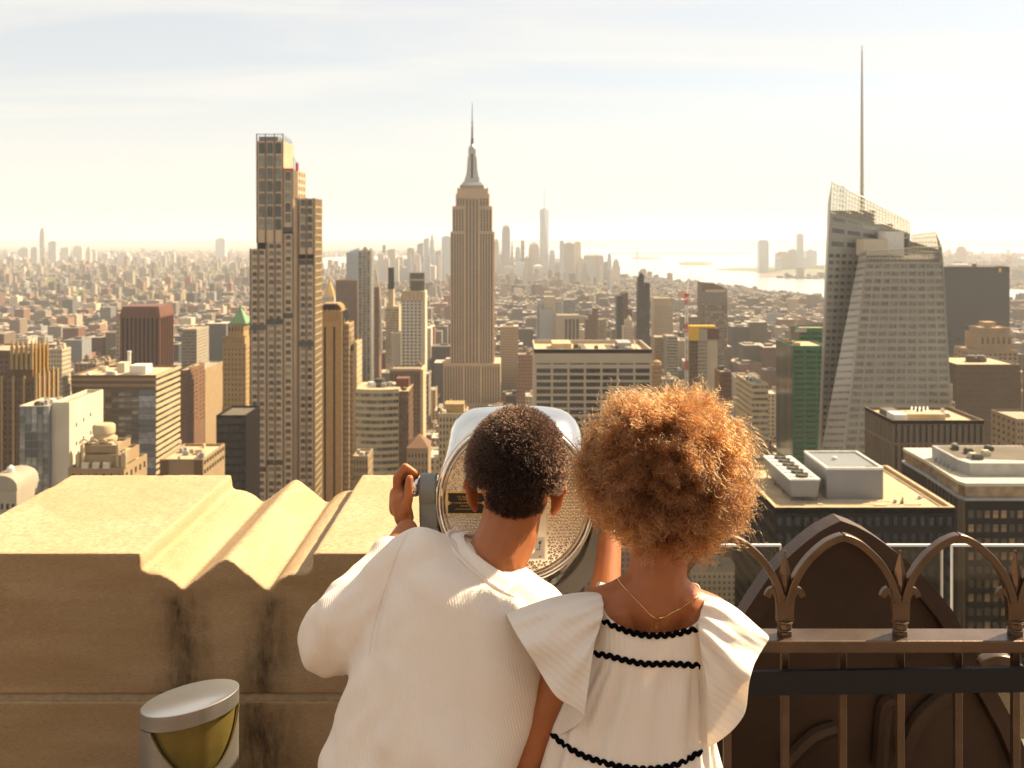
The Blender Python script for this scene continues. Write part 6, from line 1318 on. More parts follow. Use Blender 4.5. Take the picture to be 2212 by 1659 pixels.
m = MB(); c = VU(1146, 1180); m.loft([[c + Vector((r * math.cos(a), 0, 0)) + ev * r * math.sin(a) - nv * d for a in [6.283 * k / 20 for k in range(20)]] for r, d in ((.0098, -.003), (.0098, -.0046), (.0085, -.0048))]); m.build('coin_emblem', 'coinplate', cp, 40)
m = MB(); m.tube([VU(1158, 1181, -.004), VU(1165.5, 1181, -.004), VU(1165.5, 1168, -.004)], .0007, 5); m.add([VU(1162, 1169, -.0042), VU(1169, 1169, -.0042), VU(1165.5, 1163, -.0042)], [(0, 1, 2)]); m.tube([VU(1165.5, 1165, -.004), VU(1168, 1163, -.004), VU(1170, 1164.5, -.004)], .0006, 5); m.build('arrow_mark', 'blackplate', cp)
m = MB(); m.lathe([(.0016, 0), (.0016, .0006)], (0, 0, 0), 10); c = VU(1166, 1195, -.0034); m.v = [tuple(c + Vector((x, 0, 0)) + ev * y + nv * z) for x, y, z in m.v]; m.build('screw', 'blackplate', cp)
for s in (-1, 1):   # eyepieces and, on the far side, the objective tubes
    m = MB(); m.tube([VB(s * .034, .035, .01), VB(s * .034, .035, -.035)], .022, 20); ey = m.build('eyepiece', 'chrome', vw, 40)
    m = MB(); m.tube([VB(s * .034, .035, -.036), VB(s * .034, .035, -.055)], [.023, .020], 20); m.build('eye_cup', 'blackrubber', ey, 40)
    m = MB(); m.tube([VB(s * .045, .03, .22), VB(s * .047, .03, .36)], [.045, .05], 24); m.build('objective_tube', 'chrome', vw, 40)
# yoke with worn grey paint, trunnions and grip knobs, pedestal
for s in (-1, 1):
    U = lambda u: 1114 + s * (1114 - u)
    yk = MB().tube(crs([VU(U(926), 1040, .03), VU(U(926), 1100, .03), VU(U(931), 1150, .035), VU(U(958), 1215, .045), VU(U(1010), 1268, .055), VU(U(1075), 1300, .06), VU(1114, 1306, .06)], 5), 1., sq=(.020, .028), up=(0, 1, 0)); yk = bev(yk.build('yoke_arm', 'greypaint', vw, 50), .008, 3)
    m = MB(); c0, c1 = VU(U(905), 1064, .03), VU(U(941), 1064, .03); m.tube([c0, c0 + (c1 - c0) * .06, c0 + (c1 - c0) * .94, c1], [.034, .0375, .0375, .035], 28); bev(m.build('trunnion', 'greypaint', vw, 40), .003, 2)
    m = MB(); c0, c1 = VU(U(942), 1064, .03), VU(U(955), 1064, .03); m.tube([c0, c1], .03, 20); m.build('trunnion_ring', 'chrome', vw, 40)
    m = MB(); c0, c1 = VU(U(872), 1052, .03), VU(U(904), 1056, .03); m.tube([c0, c0 + (c1 - c0) * .12, c0 + (c1 - c0) * .5, c0 + (c1 - c0) * .85, c1], [.017, .0205, .0225, .0205, .018], 20); m.build('grip_knob', 'chrome', vw, 40)
pc = VU(1114, 1306, .06); m = MB().lathe([(.028, pc.z + .004), (.034, pc.z - .02), (.044, pc.z - .05), (.05, pc.z - .2), (.062, ZD + .25), (.085, ZD + .1), (.13, ZD + .05), (.15, ZD)][::-1], (pc.x, pc.y, 0), 28); m.build('pedestal', 'greypaint', vw, 40)
# ---------------------------------------------------------------- the two children
from mathutils.bvhtree import BVHTree
def cap(mb, p0, r0, p1, r1, n=14):
    mb.tube([p0, p1], [r0, r1], n); mb.ell(p0, (r0, r0, r0), n, 8); mb.ell(p1, (r1, r1, r1), n, 8)
def chain(mb, pts):
    for (a, ra), (c, rc) in zip(pts[:-1], pts[1:]): cap(mb, a, ra, c, rc)
def remesh(mb, origin, voxel, it, fac=.6):
    o = bpy.data.objects.new('tmp', mb.mesh('tmp', None, origin)); COL.objects.link(o)
    m = o.modifiers.new('r', 'REMESH'); m.mode = 'VOXEL'; m.voxel_size = voxel; m.adaptivity = 0
    if it: s_ = o.modifiers.new('s', 'SMOOTH'); s_.iterations = it; s_.factor = fac
    dg = bpy.context.evaluated_depsgraph_get(); me = bpy.data.meshes.new_from_object(o.evaluated_get(dg)); bpy.data.objects.remove(o); return me
def coords(me):
    a = np.zeros(len(me.vertices) * 3); me.vertices.foreach_get('co', a); n = np.zeros(len(me.vertices) * 3); me.vertices.foreach_get('normal', n); return a.reshape(-1, 3), n.reshape(-1, 3)
def setco(me, a): me.vertices.foreach_set('co', a.reshape(-1)); me.update()
def place(name, me, mat, parent):
    me.materials.clear()
    for m in mats(mat): me.materials.append(m)
    me.polygons.foreach_set('use_smooth', [True] * len(me.polygons)); me.name = name
    o = bpy.data.objects.new(name, me); COL.objects.link(o); o.parent = parent; return o
def waves(p, seed, freq, k=6, aniso=None):
    r = np.random.default_rng(seed); out = np.zeros(len(p))
    for _ in range(k):
        d = r.normal(size=3)
        if aniso is not None: d = np.array(aniso) * (1 + .25 * r.normal()) + .28 * r.normal(size=3)
        d /= np.linalg.norm(d); out += np.sin(p @ d * freq * r.uniform(.6, 1.5) + r.uniform(0, 6.28) + 1.2 * np.sin(p @ r.normal(size=3) * freq * .35))
    return out / k
def bvh(o): 
    me = o.data; L = world_loc(o); return BVHTree.FromPolygons([Vector(v.co) + L for v in me.vertices], [tuple(p.vertices) for p in me.polygons])
EYEP = Vector((0, 0, EYE))
def onto(tree, u, v, lift):
    d = (P(u, v, 1.0) - EYEP).normalized(); h = tree.ray_cast(EYEP, d); 
    return (h[0] - d * lift) if h[0] is not None else None
mk('skin_boy', (.40, .145, .050), (.31, .105, .034), scale=14, bump=.12, bs=420, rough=.5, spec=.35, sss=.22); mk('skin_girl', (.37, .125, .042), (.29, .092, .030), scale=14, bump=.12, bs=420, rough=.45, spec=.4, sss=.22)
def clothmat(name, c, ribs, trans, rot=(0, 0, 0), strength=.35, nz=.0):
    m = bpy.data.materials.new(name); m.use_nodes = True; t = m.node_tree; N = t.nodes; L = t.links; b = N['Principled BSDF']; b.inputs['Base Color'].default_value = (*c, 1); b.inputs['Roughness'].default_value = .85; b.inputs['Specular IOR Level'].default_value = .15; b.inputs['Sheen Weight'].default_value = .15
    co = N.new('ShaderNodeTexCoord'); mp_ = N.new('ShaderNodeMapping'); mp_.inputs['Rotation'].default_value = rot; L.new(co.outputs['Object'], mp_.inputs[0]); wv = N.new('ShaderNodeTexWave'); wv.inputs['Scale'].default_value = ribs; wv.inputs['Distortion'].default_value = 1.2; wv.inputs['Detail'].default_value = 2; wv.inputs['Detail Scale'].default_value = 1.5; L.new(mp_.outputs[0], wv.inputs[0])
    bp = N.new('ShaderNodeBump'); bp.inputs['Strength'].default_value = strength; bp.inputs['Distance'].default_value = .0012; L.new(wv.outputs[1], bp.inputs['Height'])
    n2 = N.new('ShaderNodeTexNoise'); n2.inputs['Scale'].default_value = 240; n2.inputs['Detail'].default_value = 3; L.new(co.outputs['Object'], n2.inputs['Vector']); b2 = N.new('ShaderNodeBump'); b2.inputs['Strength'].default_value = .3 + nz; b2.inputs['Distance'].default_value = .0012; L.new(n2.outputs[0], b2.inputs['Height']); L.new(bp.outputs[0], b2.inputs['Normal']); L.new(b2.outputs[0], b.inputs['Normal'])
    tr = N.new('ShaderNodeBsdfTranslucent'); tr.inputs[0].default_value = (c[0], c[1] * .93, c[2] * .82, 1); mx = N.new('ShaderNodeMixShader'); mx.inputs[0].default_value = trans; L.new(b.outputs[0], mx.inputs[1]); L.new(tr.outputs[0], mx.inputs[2]); L.new(mx.outputs[0], N['Material Output'].inputs[0]); MATS[name] = m
clothmat('shirtcloth', (.88, .775, .665), 68, .22, (0, R(14), 0), .28); clothmat('collarcloth', (.88, .79, .69), 110, .1, (0, 0, 0), .3); clothmat('dresscloth', (.88, .80, .71), 42, .25, (0, 0, 0), .3); clothmat('ruffle', (.88, .82, .75), 30, .33, (0, R(55), 0), .4, .2); clothmat('shorts', (.62, .52, .38), 60, 0.); mk('shoe', (.75, .72, .68), None, rough=.6); mk('ricrac', (.003, .003, .004), None, rough=.95, spec=.02); mk('goldchain', (.80, .48, .18), None, rough=.25, metal=1.); mk('eyewhite', (.8, .78, .74), None, rough=.2); mk('iris', (.03, .015, .008), None, rough=.2)
def hairmat(name, c, rough, radial):
    m = bpy.data.materials.new(name); m.use_nodes = True; t = m.node_tree; N = t.nodes; L = t.links; N.clear(); o = N.new('ShaderNodeOutputMaterial'); h = N.new('ShaderNodeBsdfHairPrincipled'); h.parametrization = 'COLOR'; h.inputs['Color'].default_value = (*c, 1); h.inputs['Roughness'].default_value = rough; h.inputs['Radial Roughness'].default_value = radial; h.inputs['Random Roughness'].default_value = .2; L.new(h.outputs[0], o.inputs[0]); MATS[name] = m
hairmat('hair_girl', (.076, .0232, .0044), .33, .4); hairmat('hair_boy', (.012, .0045, .0018), .36, .5); mk('haircore_girl', (.055, .020, .007), None, rough=.9); mk('haircore_boy', (.016, .008, .004), None, rough=.9)
def strands(name, pos, rad, mat, parent):
    """pos: curves x points x 3 in world space"""
    k, n, _ = pos.shape; cu = bpy.data.hair_curves.new(name); cu.add_curves([n] * k); L = np.array(world_loc(parent)); cu.position_data.foreach_set('vector', (pos - L).reshape(-1).astype(np.float32))
    at = cu.attributes.get('radius') or cu.attributes.new('radius', 'FLOAT', 'POINT'); at.data.foreach_set('value', np.broadcast_to(rad, (k, n)).reshape(-1).astype(np.float32)); cu.materials.append(MATS[mat]); o = bpy.data.objects.new(name, cu); COL.objects.link(o); o.parent = parent; return o
def finger(mb, pts, r): chain(mb, [(p, r * (1 - .14 * i / max(1, len(pts) - 1))) for i, p in enumerate(pts)])
def face(mb, c, M, s=1.):
    """nose, brow, lips, chin and ears; local +Y is forward"""
    f = lambda x, y, z: c + M @ Vector((x * s, y * s, z * s))
    cap(mb, f(0, .086, .005), .007 * s, f(0, .104, -.024), .011 * s); mb.ell(f(.012, .094, -.028), (.008 * s,) * 3, 8, 6); mb.ell(f(-.012, .094, -.028), (.008 * s,) * 3, 8, 6); cap(mb, f(-.03, .082, .018), .009 * s, f(.03, .082, .018), .009 * s); cap(mb, f(-.016, .088, -.050), .007 * s, f(.016, .088, -.050), .007 * s); cap(mb, f(-.013, .087, -.060), .007 * s, f(.013, .087, -.060), .007 * s); mb.ell(f(0, .070, -.082), (.028 * s, .022 * s, .020 * s), 12, 8)
    for q in (-1, 1): mb.ell(f(q * .034, .070, -.03), (.022 * s, .022 * s, .026 * s), 10, 8)
def eyes(parent, c, M, s=1.):
    L = world_loc(parent)
    for q in (-1, 1):
        p = c + M @ Vector((q * .031 * s, .079 * s, .0)); m = MB(); m.ell(p, (.0115 * s,) * 3, 14, 10); e = m.build('eye', 'eyewhite', parent, 60); m = MB(); m.ell(p + M @ Vector((0, .008 * s, 0)), (.0058 * s, .0045 * s, .0058 * s), 12, 8); m.build('iris', 'iris', e, 60)
# the carved coping: rough, slightly chipped stone
cme = remesh(COPING, WL, .0075, 2, .5); ca_, cn_ = coords(cme)
rough_ = waves(ca_, 41, 60, 6) * .0009 + waves(ca_, 42, 190, 8) * .0010 + waves(ca_, 43, 430, 8) * .0005; chip = np.clip(waves(ca_, 44, 38, 5) - .42, 0, 1) * .012
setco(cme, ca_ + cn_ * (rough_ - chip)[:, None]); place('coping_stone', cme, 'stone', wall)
# ================================================================ boy
YH = 1.87
boy = thing('person', 'boy in loose off-white ribbed shirt leaning to look through the viewer', 'person', (*P(900, 1700, 1.64)[:2], ZD)); BL = world_loc(boy)
hc = P(1116, 1020, YH); HM = Matrix.Rotation(R(-8), 3, 'X') @ Matrix.Rotation(R(4), 3, 'Y')
mb = MB(); mb.ell(hc + Vector((0, 0, .010)), (.076, .094, .092), 24, 16, HM); mb.ell(hc + Vector((0, .018, -.045)), (.060, .070, .066), 20, 12, HM); face(mb, hc + Vector((0, 0, -.012)), HM, .98)
chain(mb, [(P(1110, 1085, 1.862), .055), (P(1098, 1150, 1.845), .0555), (P(1070, 1212, 1.815), .056), (P(1055, 1262, 1.815), .056)])
def ear(mb, c, sx, tilt):
    M = Matrix.Rotation(tilt, 3, 'Y') @ Matrix.Rotation(sx * R(28), 3, 'Z'); mb.ell(c, (.0075, .019, .031), 14, 12, M)
    pts = [c + M @ Vector((sx * .004, .019 * math.cos(a) * .95 - .001, .031 * math.sin(a))) for a in [R(-70 + 32 * i) for i in range(8)]]; mb.tube(pts, .0045, 8); mb.ell(c + M @ Vector((0, .004, -.028)), (.007, .009, .010), 10, 8)
ear(mb, P(1019, 1066, 1.874), -1, R(-9)); ear(mb, P(1204, 1075, 1.874), 1, R(11))
# trunk inside the shirt, arms, hips and legs
mb.ell(P(1000, 1440, 1.785), (.115, .068, .12), 20, 14, Matrix.Rotation(R(12), 3, 'Y')); mb.ell(P(930, 1660, 1.71), (.115, .08, .14), 20, 14)
shL, elL, wrL = P(905, 1235, 1.79), P(735, 1375, 1.80), P(879, 1146, 2.035)
shR, elR, wrR = P(1145, 1345, 1.79), P(1290, 1470, 1.86), P(1318, 1165, 2.045)
chain(mb, [(shL, .042), (elL, .034), (elL.lerp(wrL, .35), .033), (wrL, .0235)]); chain(mb, [(P(1040, 1290, 1.81), .04), (shL, .042)]); chain(mb, [(P(1040, 1300, 1.81), .04), (shR, .042), (elR, .035), (elR.lerp(wrR, .35), .034), (wrR, .0235)])
# left hand: palm behind the knob, index over the top, thumb upright in front
def hand(mb, s, U0, V0, Yh):
    q = lambda du, dv, dy=0.: P(U0 + s * du, V0 + dv, Yh + dy)
    cap(mb, q(12, 50, -.005), .021, q(4, 12, .0), .020); cap(mb, q(-2, 30, .012), .019, q(-2, 0, .012), .018); cap(mb, q(2, 20, .02), .018, q(2, -8, .022), .016)
    finger(mb, [q(-3, -2, .004), q(-4, -36, .004), q(14, -60, .006), q(34, -46, .010)], .0092)
    finger(mb, [q(0, -2, .020), q(2, -34, .024), q(20, -54, .026), q(38, -42, .026)], .0094)
    finger(mb, [q(2, 6, .034), q(4, -24, .040), q(22, -42, .042), q(38, -30, .040)], .0090)
    finger(mb, [q(4, 16, .042), q(6, -10, .050), q(22, -26, .052), q(36, -16, .050)], .0080)
    finger(mb, [q(16, 36, -.018), q(22, 8, -.030), q(22, -18, -.032), q(24, -34, -.028)], .0102)
hand(mb, 1, 861, 1068, 2.085); hand(mb, -1, 1338, 1080, 2.085)
for s, u in ((-1, 830), (1, 985)):
    hip, kn, an = P(u, 1760, 1.68), P(u + s * 12, 1760, 1.70), P(u + s * 8, 1760, 1.66); kn = Vector((hip.x + s * .01, 1.72, ZD + .36)); an = Vector((hip.x + s * .01, 1.68, ZD + .075)); chain(mb, [(hip, .068), (kn, .047), (kn.lerp(an, .35), .046), (an, .03)]); mb.ell((an.x, an.y + .05, ZD + .035), (.036, .09, .034), 12, 8)
bme = remesh(mb, BL, .0032, 5, .5); body = place('body', bme, 'skin_boy', boy); eyes(boy, hc + Vector((0, 0, -.012)), HM, .98)
for s, u in ((-1, 830), (1, 985)):
    x = P(u, 1760, 1.68).x + s * .01; m = MB(); m.loft([[(x + .042 * k * math.cos(a), 1.73 + .105 * k * math.sin(a), z) for a in [6.283 * j / 20 for j in range(20)]] for k, z in ((.95, ZD), (1.02, ZD + .01), (1., ZD + .03), (.9, ZD + .055), (.55, ZD + .075))]); m.build('shoe', 'shoe', boy, 50)
# shirt
sm = MB()
def ell_ring(u, v, Y, hw, dep, tilt=0., n=36, e=2.3):
    # v is where the back of the ring shows; u and hw are its outline
    c = Vector((PX(u, Y), Y, PZ(v, Y - dep))); w = hw * Y / F; o = []
    for j in range(n):
        a = 2 * math.pi * j / n; ca, sa = math.cos(a), math.sin(a); x = w * math.copysign(abs(ca) ** (2 / e), ca); y = dep * math.copysign(abs(sa) ** (2 / e), sa); o.append(c + Vector((x * math.cos(tilt), y, -x * math.sin(tilt))))
    return o
def neckring(k, low=1., n=36):
    # collar rings: low=1 seam on the shirt, low=0 upper edge of the collar
    mixv = lambda p, q: Vector(p) * low + Vector(q) * (1 - low)
    c = mixv((-.0356, 1.80, EYE - .600), (-.0307, 1.81, EYE - .586)); a_ = mixv((.0724, 0, -.0457), (.0577, 0, -.0337)); b_ = mixv((.008, -.065, -.012), (.008, -.06, -.006))
    return [c + a_ * k * math.cos(6.2832 * j / n) - b_ * k * math.sin(6.2832 * j / n) for j in range(n)]
sm.loft([ell_ring(888, 1840, 1.66, 208, .130, .10), ell_ring(910, 1740, 1.67, 212, .130, .12), ell_ring(935, 1640, 1.69, 212, .128, .15), ell_ring(968, 1540, 1.72, 212, .124, .18), ell_ring(1000, 1450, 1.745, 205, .120, .22), ell_ring(1018, 1375, 1.77, 198, .122, .28), ell_ring(1034, 1320, 1.785, 176, .120, .38), ell_ring(1050, 1288, 1.795, 138, .108, .48), neckring(1.08), [p + Vector((0, 0, .006)) for p in neckring(1.0)]])
chain(sm, [(P(985, 1245, 1.80), .066), (P(903, 1222, 1.79), .067), (P(824, 1308, 1.785), .071), (P(757, 1358, 1.785), .077), (P(724, 1378, 1.79), .070)]); chain(sm, [(P(724, 1378, 1.79), .070), (P(790, 1290, 1.87), .062), (P(838, 1215, 1.94), .046)])
chain(sm, [(P(1060, 1280, 1.80), .07), (P(1145, 1335, 1.79), .072), (P(1245, 1440, 1.83), .075), (P(1285, 1470, 1.86), .07), (P(1300, 1380, 1.93), .055)])
sme = remesh(sm, BL, .0065, 7, .6)
a, nn = coords(sme)
px_ = (a[:, 0] + BL.x); pz_ = (a[:, 2] + BL.z - EYE)
back = np.clip(-nn[:, 1], 0, 1)
fold = waves(a, 3, 44, 4, (.62, .1, .85)); cre = 1 - np.abs(waves(a, 21, 36, 3, (.5, .2, .9))) * 2.2; cre = np.clip(cre, 0, 1) ** 2
slv = np.clip((-(a[:, 0] + BL.x) - .13) / .08, 0, 1)      # sleeve: sharper gathers
sf = waves(a, 31, 95, 4, (.8, .1, -.5))
a2 = a + nn * (fold * (.0046 + .0045 * np.clip((-.70 - pz_) / .12, 0, 1)) + cre * .0016 - .001 + slv * sf * .0048 + waves(a, 5, 150, 6) * .0008)[:, None]
setco(sme, a2); shirt = place('shirt', sme, 'shirtcloth', boy)
# armhole seam: pressed into the cloth and stitched
def seam(pts, depth, wid, name):
    tr = bvh(shirt); line = [h for h in (onto(tr, q.x, q.y, 0.) for q in crs([Vector((u, v, 0)) for u, v in pts], 12)) if h is not None]
    a, nn = coords(sme); w = np.array([tuple(p - BL) for p in line]); dmin = np.full(len(a), 9.)
    for p in w: dmin = np.minimum(dmin, ((a - p) ** 2).sum(1))
    setco(sme, a - nn * (depth * np.exp(-dmin / wid ** 2))[:, None]); tr = bvh(shirt)
    line = [h for h in (onto(tr, q.x, q.y, .0004) for q in crs([Vector((u, v, 0)) for u, v in pts], 12)) if h is not None]
    MB().tube(line, .0009, 6).build(name, 'shirtcloth', shirt, 60)
seam([(880, 1152), (862, 1185), (842, 1240), (822, 1300), (806, 1360), (797, 1415)], .007, .014, 'sleeve_seam')
# collar: ribbed band standing round the neck
m = MB(); m.loft([neckring(1.10, 1.12, 72), neckring(1.07, 1.0, 72), neckring(1.07, .6, 72), neckring(1.06, .2, 72), neckring(1.03, .0, 72), neckring(.98, .0, 72), neckring(.96, .5, 72)], False); m.build('collar', 'collarcloth', shirt, 70)
m = MB().tube(neckring(1.11, 1.05, 72), .0042, 8, loop=True); m.build('collar_seam', 'shirtcloth', shirt, 60)
# shorts
m = MB(); 
for s, u in ((-1, 838), (1, 960)): hip = P(u, 1760, 1.67); chain(m, [(hip, .095), (Vector((hip.x + s * .01, 1.71, ZD + .40)), .082)])
place('shorts', remesh(m, BL, .01, 4), 'shorts', boy)
# short coiled hair
def boy_hair():
    r = np.random.default_rng(4); n = 30000; d = r.normal(size=(n, 3)); d /= np.linalg.norm(d, axis=1)[:, None]
    C = np.array(hc + Vector((0, 0, .008))); E = np.array([.0840, .099, .101])
    # hairline: no hair on the face, down to the nape at the back, shorter at the sides
    low = -.60 - .42 * np.clip(-d[:, 1], 0, 1) + .15 * np.abs(d[:, 0]); keep = (d[:, 2] > low) & ~((d[:, 1] > .35) & (d[:, 2] < .45)) & ~((np.abs(d[:, 0]) > .6) & (d[:, 2] < -.35)); d = d[keep]; n = len(d)
    M = np.array(HM); dw = d @ M.T; root = C + (d * (E * [.98, .99, .98])) @ M.T
    fade = np.clip((d[:, 2] + .75) / .9, .12, 1); Ln = (.006 + .0115 * fade) * r.uniform(.7, 1.25, n); k = 9; t = np.linspace(0, 1, k); cl = np.round(d * 19); ph = (np.sin(cl @ [12.9, 78.2, 37.7]) * 43758.5) % 6.283; jit = r.normal(size=(n, 3)) * .35
    ax = dw + jit; ax /= np.linalg.norm(ax, axis=1)[:, None]; e1 = np.cross(ax, [.3, .1, .9]); e1 /= np.linalg.norm(e1, axis=1)[:, None]; e2 = np.cross(ax, e1); ang = ph[:, None] + t[None] * 9 * r.uniform(.8, 1.2, (n, 1)); rh = (.0022 * fade)[:, None] * np.minimum(1, t * 3)[None]
    pos = root[:, None] + ax[:, None] * (Ln[:, None] * t[None])[..., None] + e1[:, None] * (rh * np.cos(ang))[..., None] + e2[:, None] * (rh * np.sin(ang))[..., None]
    m = MB(); m.ell(hc + Vector((0, 0, .008)), (.0840, .099, .101), 40, 30, HM); me = m.mesh('hair', 'haircore_boy', BL); bm = bmesh.new(); bm.from_mesh(me); Mi = HM.inverted(); c_ = hc + Vector((0, 0, .008)) - BL
    kill = []
    for f in bm.faces:
        q = Mi @ (f.calc_center_median() - c_); q = Vector((q.x / .0840, q.y / .099, q.z / .101)).normalized(); lo = -.60 - .42 * max(0, -q.y) + .15 * abs(q.x)
        if not (q.z > lo) or (q.y > .35 and q.z < .45) or (abs(q.x) > .6 and q.z < -.35): kill.append(f)
    bmesh.ops.delete(bm, geom=kill, context='FACES'); bm.to_mesh(me); bm.free(); hair = place('hair', me, 'haircore_boy', boy)
    strands('curls', pos, np.linspace(.00042, .0003, k)[None], 'hair_boy', hair)
boy_hair()
# ================================================================ girl
girl = thing('person', 'girl with big golden-brown curly afro in white ruffle-sleeved dress with black trim', 'person', (*P(1380, 1700, 1.70)[:2], ZD)); GL = world_loc(girl)
gc = P(1432, 1040, 1.73); GM = Matrix.Rotation(R(-4), 3, 'X') @ Matrix.Rotation(R(3), 3, 'Y')
mb = MB(); mb.ell(gc + Vector((0, 0, .012)), (.074, .092, .088), 24, 16, GM); mb.ell(gc + Vector((0, .018, -.044)), (.058, .068, .064), 20, 12, GM); face(mb, gc + Vector((0, 0, -.015)), GM, .95)
cap(mb, P(1430, 1130, 1.725), .048, P(1422, 1225, 1.70), .049); cap(mb, P(1422, 1225, 1.70), .049, P(1412, 1310, 1.695), .060)
for s, u, v in ((-1, 1290, 1322), (1, 1533, 1335)): cap(mb, P(1420, 1262, 1.695), .044, P(1412 + (u - 1412) * .55, 1262 + (v - 1262) * .75, 1.695), .042); cap(mb, P(1412 + (u - 1412) * .55, 1262 + (v - 1262) * .75, 1.695), .042, P(u, v, 1.695), .040)
mb.ell(P(1408, 1405, 1.715), (.092, .066, .12), 22, 16); mb.ell(P(1375, 1640, 1.70), (.11, .08, .17), 22, 16)
gsL, geL, ghL = P(1262, 1345, 1.685), P(1132, 1665, 1.66), P(1170, 1560, 1.98); gsR, geR, ghR = P(1553, 1350, 1.69), P(1540, 1530, 1.82), P(1575, 1372, 2.26)
chain(mb, [(P(1330, 1330, 1.69), .045), (gsL, .040), (gsL.lerp(geL, .5), .034), (geL, .030), (geL.lerp(ghL, .3), .030), (ghL, .021)]); chain(mb, [(P(1500, 1340, 1.69), .045), (gsR, .040), (geR, .030), (geR.lerp(ghR, .3), .029), (ghR, .020)])
def rest_hand(mb, w_, dirn, side):
    dirn = dirn.normalized(); sd = Vector((side, 0, 0)); mb.ell(w_ + dirn * .035, (.032, .04, .014), 12, 8)
    for i in range(4):
        b0 = w_ + dirn * .06 + sd * (.024 - .016 * i); finger(mb, [b0, b0 + dirn * .028 + Vector((0, 0, .003)), b0 + dirn * (.046, .052, .048, .038)[i] + Vector((0, 0, -.010))], .0078)
    finger(mb, [w_ + sd * .028 + dirn * .012, w_ + sd * .044 + dirn * .034, w_ + sd * .044 + dirn * .056 + Vector((0, 0, -.006))], .0085)
rest_hand(mb, ghR, Vector((0, 1, -.1)), -1); rest_hand(mb, ghL, Vector((.1, 1, .1)), 1)
for s in (-1, 1):
    hip = P(1375 + s * 72, 1760, 1.71); kn = Vector((hip.x, 1.73, ZD + .36)); an = Vector((hip.x, 1.69, ZD + .075)); chain(mb, [(hip, .068), (kn, .045), (kn.lerp(an, .35), .044), (an, .028)]); mb.ell((an.x, an.y + .05, ZD + .035), (.034, .085, .032), 12, 8)
gbody = place('body', remesh(mb, GL, .0034, 7, .55), 'skin_girl', girl); eyes(girl, gc + Vector((0, 0, -.015)), GM, .95)
for s in (-1, 1):
    x = P(1375 + s * 72, 1760, 1.71).x; m = MB(); m.loft([[(x + .040 * k * math.cos(a), 1.74 + .1 * k * math.sin(a), z) for a in [6.283 * j / 20 for j in range(20)]] for k, z in ((.95, ZD), (1.02, ZD + .01), (1., ZD + .03), (.9, ZD + .05), (.5, ZD + .068))]); m.build('shoe', 'shoe', girl, 50)
# dress: smooth yoke, gathered body, skirt
def lerp_tab(t, x):
    for (x0, *a), (x1, *b_) in zip(t[:-1], t[1:]):
        if x <= x1: f = max(0, min(1, (x - x0) / (x1 - x0))); return [p + (q - p) * f for p, q in zip(a, b_)]
    return list(t[-1][1:])
GT = [(1300, 1405, 108, .088), (1360, 1400, 114, .093), (1420, 1393, 122, .097), (1470, 1384, 136, .098), (1540, 1370, 158, .106), (1600, 1358, 171, .112), (1660, 1352, 182, .120), (1760, 1350, 205, .14), (1900, 1350, 235, .165), (2050, 1352, 262, .19), (2120, 1352, 272, .2)]
NA, NV = 180, 110; dm = MB(); rings = []
for i in range(NV + 1):
    t = i / NV; ring = []
    for j in range(NA):
        th = 2 * math.pi * j / NA; s_ = math.sin(th); cth = math.cos(th)      # th=0 : back centre, facing the camera
        vt = 1366 - 44 * s_ * s_ + (6 if s_ > 0 else -4) * s_ - (0 if cth > 0 else 12); v = vt + (2120 - vt) * t ** 1.0
        u, hw, dp = lerp_tab(GT, v); g = max(0, min(1, (v - (1424 + 10 * s_)) / 70)); Yc = 1.70
        ph = th * 23 + 1.7 * math.sin(th * 5 + 1) + .9 * math.sin(th * 9 + v * .004); ri = g * (.0032 * math.sin(ph) + .0022 * math.sin(th * 13 + v * .006)) + .0012 * math.sin(th * 7 + v * .02)
        ee = 2 / 2.9; x = (hw * Yc / F + ri) * math.copysign(abs(s_) ** ee, s_); y = -(dp + ri) * math.copysign(abs(cth) ** ee, cth); c = Vector((PX(u, Yc), Yc, PZ(v, Yc - dp * .97))); ring.append((c.x + x, c.y + y, c.z))
    rings.append(ring)
dm.loft(rings, False); dress = dm.build('dress', 'dresscloth', girl, 70); so = dress.modifiers.new('s', 'SOLIDIFY'); so.thickness = .0015; so.offset = -1
dtree = bvh(dress); btree = bvh(gbody)
def trim(pts, name='ric_rac'):
    path = crs([Vector((u, v, 0)) for u, v in pts], 40); acc = 0; out = []; L = 0; last = path[0]; wl = 17.
    for q in path:
        L += (q - last).length; last = q; h = onto(dtree, q.x, q.y + 3.0 * math.sin(2 * math.pi * L / wl), .0022)
        if h is not None: out.append(h)
    if len(out) > 4: m = MB(); m.tube(out, 1., sq=(.0036, .0014), up=(0, -1, .2)); m.build(name, 'ricrac', dress, 60)
trim([(1302, 1340), (1330, 1354), (1370, 1368), (1410, 1373), (1455, 1370), (1505, 1358)]); trim([(1272, 1411), (1310, 1416), (1350, 1426), (1395, 1434), (1450, 1434), (1512, 1438)]); trim([(1192, 1584), (1215, 1606), (1255, 1630), (1300, 1646), (1350, 1658), (1410, 1661), (1465, 1650), (1516, 1622)])
